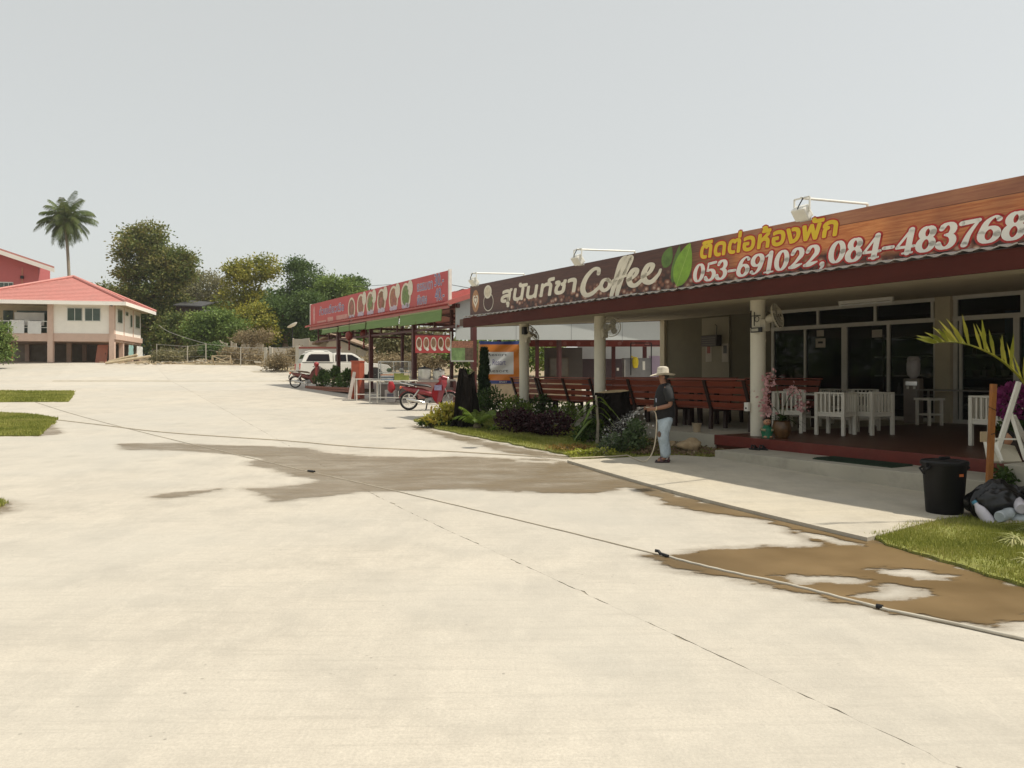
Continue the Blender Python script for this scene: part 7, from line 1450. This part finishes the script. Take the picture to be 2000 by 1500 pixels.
# purple bougainvillea-like bloom in pot
r = thing('purple_flowers','mass of purple blossoms behind the easel','flowers', (XY(1980,11.6),11.6,ZF)); n = 900; d = RNG.normal(size=(n,3)); d /= np.linalg.norm(d,axis=1,keepdims=True); P_ = np.array([.0,0,.72])+d*np.array([.22,.2,.27])*RNG.uniform(.3,1,(n,1))**.4; V_, Q_ = leaf_cloud(P_, d+RNG.normal(size=(n,3))*.4, .07, .06); rawmesh('blossoms', V_, Q_, MAG, r)
P_ = np.array([.05,0,.4])+RNG.normal(size=(300,3))*np.array([.12,.1,.1]); V_, Q_ = leaf_cloud(P_, RNG.normal(size=(300,3)), .1, .05); rawmesh('leaves', V_, Q_, LG_, r); MB().lathe([(.1,0),(.14,.26),(.15,.27),(.12,.27)],16).build('pot', M('pot dark',(.07,.05,.04)), r, smooth=True)
r = thing('gnome_head','small dark figurine head behind the leaning boards','figurine', P(1966,872,10.4)); MB().ell((0,0,.1),(.07,.07,.09),14,10).build('face', SKN, r, smooth=True); MB().ell((.03,.02,.14),(.08,.08,.07),14,10).build('hair', BLACK, r, smooth=True); MB().lathe([(.08,-.1),(.09,-.02),(.05,.02)],14).build('shoulders', M('gnome coat',(.3,.1,.07),.6), r, smooth=True)
# palm frond reaching in from the right
PF = leafmat('yellowing palm',[(.10,.12,.015),(.22,.22,.025),(.36,.31,.05)],.4,.4,6)
pbase = Vector((XY(2040,8.55),8.55,zl(8.55)+.03)); r = thing('potted_palm','young palm at the right edge with one yellowing frond reaching over the porch','palm', pbase)
MB().lathe([(.13,0),(.17,.3),(.18,.31),(.14,.31)],16).build('pot', M('pot dark',(.07,.05,.04)), r, smooth=True)
def palm_frond(px_pts, Y0, Y1, up, ll):
    pts = smooth_path([tuple(P(px,py,Y0+(Y1-Y0)*i/(len(px_pts)-1))-pbase) for i,(px,py) in enumerate(px_pts)], 6); n = len(pts); mr_ = MB(); mr_.tube(pts, [.016*(1-.8*i/n) for i in range(n)], 6); m = MB()
    for i in range(4, n):
        for sg in (-1,1):
            if i % 2 == (sg > 0) or random.random() < .1: continue
            q = Vector(pts[i]); tg = (Vector(pts[min(i+1,n-1)])-Vector(pts[i-1])).normalized(); t = i/n; l_ = ll*(.45+.55*math.sin(PI*min(1,.25+.7*t)))*random.uniform(.8,1.1)
            dd = (tg*(.10+1.1*t*t)+Vector((0,sg*.22,up*(1.1-.75*t*t))) + Vector((random.uniform(-.16,.16),random.uniform(-.1,.1),0))).normalized(); s_ = tg.cross(dd).normalized().cross(dd)*.022; e = q+dd*l_; mid_ = q+dd*l_*.45
            m.add([q-s_*.5,q+s_*.5,mid_+s_,e+Vector((0,0,-.05*l_)),mid_-s_], [(0,1,2,3,4)])
    o = m.build('frond', PF, r); mr_.build('rachis', PF, o)
palm_frond([(2032,800),(1996,742),(1950,700),(1900,676),(1858,668),(1826,670)], 8.5, 8.3, 1.0, .37)
palm_frond([(2036,800),(2040,720),(2060,650),(2100,610)], 8.5, 8.3, .3, .34); palm_frond([(2042,810),(2080,740),(2130,710)], 8.6, 8.9, .3, .34); palm_frond([(2040,800),(2030,730),(2045,660)], 8.6, 9.2, .4, .34)
MB().tube([(0,0,.25),(.0,.0,.6),tuple(P(2034,802,8.5)-pbase)],.03,8).build('stem', PF, r)
SPI = leafmat('variegated tuft',[(.20,.24,.07),(.42,.42,.18),(.60,.56,.30)],.35,.5,3)
for px, py, n_, L_, lab in ((1985,1062,70,.34,'pale variegated grass tuft at the right edge below the rubbish'),(2022,1040,50,.36,'variegated grass tuft cut by the right edge'),(2010,1100,40,.25,'low grass tuft at the right edge of the lawn')): strap_plant('grass_tuft', lab, G(px,py,.03), n_, L_, 1.0, .008, SPI, up=.8)
bush('green weeds growing against the planter wall at the right edge', G(2000,1000,.03)+Vector((.1,.35,0)), [((0,0,.2),(.28,.2,.2)),((-.1,0,.32),(.15,.12,.14))], LG_, 220, .07, None)

# ------------------------------------------------------------------ pipe, hose
PVC = M('pvc pipe',(.50,.46,.38),.5,.12,4,dirt=(.34,.28,.2),dscale=5)
def ground_path(pix, dz, n=8): return [tuple(G(px,py)+Vector((0,0,dz))) for px, py in smooth_path(pix, n)]
r = thing('water_pipe','long pale plastic pipe lying across the lot from the right','pipe', (0,0,0)); MB().tube(ground_path([(1292,1087),(1400,1115),(1560,1150),(1717,1191),(1860,1222),(2010,1255),(2200,1300)],.012), .0115, 10).build('pipe_run', PVC, r, smooth=True)
p = G(1717,1191)+Vector((0,0,.018)); q = G(1735,1195)+Vector((0,0,.018)); MB().tube([p.lerp(q,-.3),p.lerp(q,.4)],.017,10).build('coupling', BLACK, r); p = G(1305,1091)+Vector((0,0,.02)); q = G(1290,1086)+Vector((0,0,.02))
MB().tube([p,q,q+Vector((-.015,.015,.02)),q+Vector((-.04,.03,.02))],.0145,8).build('elbow', BLACK, r)
r = thing('thin_hose','thin tan hose running from the pipe elbow to the far left','hose', (0,0,0)); MB().tube(ground_path([(1288,1085),(1100,1038),(900,990),(760,957),(608,923),(480,893),(300,850),(150,811),(60,783),(0,768),(-60,752)],.006), .0058, 8).build('hose_run', M('thin hose',(.52,.46,.36),.6,.15,3), r, smooth=True); p = G(608,923)+Vector((0,0,.012)); MB().tube([p+Vector((-.06,.05,0)),p+Vector((.06,-.05,0))],.022,8).build('coupling', BLACK, r)

# ------------------------------------------------------------------ the man with the hose
mp_ = G(1298,902,APZ); man = thing('person','person in straw hat, dark T-shirt and torn pale jeans watering plants with a hose','person', (mp_.x, mp_.y, mp_.z), PI); MS = .925; man.scale = (MS,MS,MS)   # faces -X: local +x forward
SKINM = M('skin tanned',(.26,.125,.075),.55,.1,8); SHIRT = M('dark T-shirt',(.012,.012,.014),.9,.25,10,.2,60); SLV = M('shirt sleeve charcoal',(.019,.020,.021),.9,.2,10,.2,60); JEAN = M('washed jeans',(.36,.43,.48),.85,.25,7,.8,16,dirt=(.27,.30,.32),dscale=5,damt=.5)
def skin_mesh(name, verts, edges, radii, mat, parent, sub=2):
    me = bpy.data.meshes.new(name); me.from_pydata(verts, edges, []); ob = bpy.data.objects.new(name, me); COL.objects.link(ob)
    md_ = ob.modifiers.new('s','SKIN'); md_.use_smooth_shade = True; sv = me.skin_vertices[0].data
    for i, rr in enumerate(radii): sv[i].radius = rr if hasattr(rr,'__len__') else (rr,rr)
    sv[0].use_root = True; ss = ob.modifiers.new('d','SUBSURF'); ss.levels = sub; ss.render_levels = sub
    dg = bpy.context.evaluated_depsgraph_get(); dg.update(); nm = bpy.data.meshes.new_from_object(ob.evaluated_get(dg)); COL.objects.unlink(ob); bpy.data.objects.remove(ob); nm.name = name
    for q in nm.polygons: q.use_smooth = True
    nm.materials.clear(); nm.materials.append(mat); o = bpy.data.objects.new(name, nm); COL.objects.link(o); o.parent = parent; return o
# body: pelvis root, spine, neck, head, arms with hands
V_ = [(0,0,.86),(0,0,1.02),(-.01,0,1.18),(-.01,0,1.31),(.015,0,1.385),(.035,0,1.44),(.05,0,1.52),(.045,0,1.585)]; E_ = [(i,i+1) for i in range(7)]; R_ = [(.12,.10),(.11,.10),(.11,.10),(.085,.08),.052,.062,(.078,.07),(.06,.06)]
def limb(pts, rad, root):
    b0 = len(V_); V_.extend(pts); R_.extend(rad); E_.append((root,b0)); E_.extend((b0+i,b0+i+1) for i in range(len(pts)-1)); return b0+len(pts)-1
# local +y is to the man's left; he faces -X in the world so his left side (+y local) faces the camera
lw = limb([(-.02,.17,1.275),(-.055,.225,1.12),(-.06,.23,1.015),(.06,.20,.98),(.20,.12,.945)],[.045,.045,.044,.042,.03],3)
rw = limb([(-.02,-.17,1.275),(-.03,-.225,1.13),(-.02,-.22,1.02),(.12,-.13,.98),(.26,-.02,.96)],[.058,.047,.044,.042,.03],3)
for wst, dr, sd in ((lw,Vector((.9,-.35,-.1)),1),(rw,Vector((.9,.45,-.05)),-1)):
    d = dr.normalized(); wv = Vector(V_[wst]); palm = len(V_); V_.append(tuple(wv+d*.055)); R_.append((.034,.022)); E_.append((wst,palm)); s_ = Vector((0,0,1))
    for k in range(4):
        o_ = s_*(.024-.016*k); L1_ = .040-.004*abs(k-1); b0 = len(V_); V_.extend([tuple(wv+d*.085+o_), tuple(wv+d*(.085+L1_)+o_+Vector((0,-.012*sd,-.004))), tuple(wv+d*(.09+L1_)+o_+Vector((0,-.035*sd,-.012)))]); R_.extend([.0095,.009,.0075]); E_.extend([(palm,b0),(b0,b0+1),(b0+1,b0+2)])
    b0 = len(V_); V_.extend([tuple(wv+d*.04+Vector((0,-.012*sd,.034))), tuple(wv+d*.075+Vector((0,-.028*sd,.045)))]); R_.extend([.011,.009]); E_.extend([(palm,b0),(b0,b0+1)])
for sg, x0 in ((1,.02),(-1,-.03)): limb([(x0*.5,sg*.085,.80),(x0+.02,sg*.095,.45),(x0-.02,sg*.10,.09),(x0+.06,sg*.105,.045),(x0+.13,sg*.11,.03)],[.075,.05,.038,.034,.025],0)
skin_mesh('body', V_, E_, R_, SKINM, man)
skin_mesh('shirt', [(-.005,0,.74),(0,0,.82),(.012,0,.98),(.008,0,1.15),(-.012,0,1.28),(.0,0,1.36),(.008,0,1.40)], [(i,i+1) for i in range(6)], [(.17,.195),(.175,.20),(.18,.20),(.195,.19),(.215,.165),(.15,.12),(.085,.082)], SHIRT, man)
for sg, pts in ((1,[(-.012,.12,1.325),(-.03,.19,1.24),(-.052,.222,1.14),(-.058,.23,1.06)]),(-1,[(-.012,-.12,1.325),(-.03,-.19,1.24),(-.03,-.222,1.14),(-.025,-.222,1.06)])): skin_mesh('sleeve', pts, [(0,1),(1,2),(2,3)], [.092,.088,.088,.09], SLV, man)
jv = [(0,0,.86),(0,0,.76)]; je = [(0,1)]; jr = [(.165,.155),(.165,.155)]
for sg, x0 in ((1,.02),(-1,-.03)):
    b0 = len(jv); jv += [(x0*.5,sg*.085,.68),(x0+.03,sg*.095,.45),(x0-.01,sg*.10,.22),(x0-.02,sg*.10,.06)]; jr += [.125,.10,.092,.10]; je += [(1,b0),(b0,b0+1),(b0+1,b0+2),(b0+2,b0+3)]
skin_mesh('jeans', jv, je, jr, JEAN, man)
# torn knee patch on the near leg, worn sandals, watch
crumple(MB(), (.115,.135,.50),(.032,.05,.055),6,.5,20,14,2).build('torn_knee', M('torn knee',(.16,.10,.07),.9,.4,20), man)
for sg, x0 in ((1,.02),(-1,-.03)):
    m = MB(); m.prism([(x0+.04+.135*math.cos(a), sg*.105+.052*math.sin(a)) for a in [2*PI*k/20 for k in range(20)]],0,.022,'xy'); s_ = m.build('sandal', M('sandal sole',(.05,.03,.035),.7), man, bevel=.005); m = MB(); m.tube([(x0+.06,sg*.105-.05,.02),(x0+.07,sg*.105,.075),(x0+.06,sg*.105+.05,.02)],.018,7); m.tube([(x0-.06,sg*.105-.045,.02),(x0-.07,sg*.105,.07),(x0-.06,sg*.105+.045,.02)],.012,7); m.build('sandal_strap', M('sandal strap',(.09,.04,.05),.7), s_, smooth=True)
MB().torus((.175,.135,.95),.034,.008,16,6,M=Matrix.Rotation(1.35,4,'Y')).build('watch', M('watch gold',(.6,.5,.3),.3), man)
# face: nose, ear, eye, mouth; dark hair below the hat; shirt print
m = MB(); m.ell((.132,0,1.495),(.02,.014,.02),8,6); m.build('nose', SKINM, man, smooth=True)
for sg in (-1,1): MB().ell((.03,sg*.074,1.505),(.022,.012,.032),10,8).build('ear', SKINM, man, smooth=True); MB().ell((.115,sg*.030,1.522),(.009,.009,.007),8,6).build('eye', BLACK, man)
MB().ell((.118,0,1.458),(.012,.026,.007),8,6).build('mouth', M('lip',(.2,.07,.05),.6), man)
MB().ell((.005,0,1.53),(.082,.080,.075),16,10).build('hair', M('hair black',(.02,.018,.016),.7), man, smooth=True)
m = MB(); m.box(.158,.172,.045,.10,1.06,1.13); m.build('shirt_print', M('shirt print',(.32,.36,.45),.8), man)
STRAW = M('straw hat',(.62,.57,.47),.8,.22,9,.6,40,dirt=(.36,.28,.2),dscale=18,damt=.5,stretch=(1,1,5))
m = MB(); n = 28; vs = []; prof = [(0,.150),(.05,.148),(.082,.132),(.092,.09),(.098,.02),(.102,.0),(.135,-.012),(.175,-.012),(.205,.004)]
for rr, zz in prof:
    for k in range(n):
        a = 2*PI*k/n; z = zz+(.030*(abs(math.sin(a))**2)*((rr-.1)/.1 if rr > .1 else 0))-(.026*max(0,math.cos(a))*((rr-.1)/.1) if rr > .1 else 0); vs.append((.03+rr*math.cos(a)*1.12, rr*math.sin(a)*.95, 1.545+z))
m.add(vs, [(i*n+k, i*n+(k+1)%n, (i+1)*n+(k+1)%n, (i+1)*n+k) for i in range(len(prof)-1) for k in range(n)]); ht = m.build('hat', STRAW, man, smooth=True); MB().torus((0.03,0,0),.1035,.006,28,6,M=Matrix.Translation((0,0,1.562))).build('hat_band', M('hat band',(.36,.27,.2),.8), ht)
# garden hose from the lot edge into his hands
Mm = Matrix.Translation(mp_) @ Matrix.Rotation(PI,4,'Z') @ Matrix.Scale(MS,4); hnd = lambda *a: tuple(Mm @ Vector(a))
hp = ground_path([(-60,801),(0,808),(80,817),(200,831),(330,846),(560,862),(700,874),(900,884),(1050,893)],.012)+[tuple(G(1110,897,APZ)+Vector((0,0,.014))),tuple(G(1200,893,APZ)+Vector((0,0,.014))),tuple(G(1225,891,APZ)+Vector((0,0,.016))),hnd(.40,.10,.02),hnd(.28,.13,.10),hnd(.20,.12,.30),hnd(.165,.12,.60),hnd(.17,.105,.84),hnd(.235,.075,.945),hnd(.33,.03,.965),hnd(.42,-.01,.93)]
r = thing('garden_hose','pale garden hose crossing the lot into the person\'s hands','hose', (0,0,0)); i0 = len(hp)-9
MB().tube(hp[:i0]+smooth_path(hp[i0:],5), .0095, 8).build('hose_run', M('hose beige',(.50,.43,.32),.5,.1,3), r, smooth=True); MB().tube([hnd(.37,.012,.95),hnd(.46,-.02,.905)],[.016,.012],8).build('nozzle', BLACK, r)
# water spray from the nozzle onto the plants
n = 900; t = RNG.uniform(0,1,n); a = np.array(hnd(.46,-.02,.905)); e = np.array(hnd(1.15,-.05,.25)); sp_ = RNG.normal(size=(n,3))*(.012+.11*t)[:,None]; P_ = a+(e-a)*t[:,None]+sp_+np.array([0,0,.12])*(t*(1-t)*2)[:,None]
V_, Q_ = leaf_cloud(P_, np.tile(e-a,(n,1)), .022, .005); wtr = bpy.data.materials.new('water drops'); wtr.use_nodes = True; b = wtr.node_tree.nodes['Principled BSDF']; b.inputs['Base Color'].default_value = (.8,.8,.78,1); b.inputs['Roughness'].default_value = .05; b.inputs['Transmission Weight'].default_value = .8; b.inputs['IOR'].default_value = 1.33
stuff(rawmesh('water_spray', V_, Q_, wtr), 'fine spray of water falling from the hose onto the shrub','water spray')
# ------------------------------------------------------------------ smoky air
hzb = MB().box(-720, 720, -60, 905, -2.5, 32).build('haze', None)
hm = bpy.data.materials.new('smoke haze'); hm.use_nodes = True; t = hm.node_tree; t.nodes.clear(); o_ = t.nodes.new('ShaderNodeOutputMaterial'); pv = t.nodes.new('ShaderNodeVolumePrincipled')
pv.inputs['Color'].default_value = (.90, .91, .90, 1); pv.inputs['Density'].default_value = .0004; pv.inputs['Anisotropy'].default_value = .3
t.links.new(pv.outputs[0], o_.inputs['Volume']); hzb.data.materials.append(hm); stuff(hzb, 'thin smoky haze lying over the whole lot', 'haze')
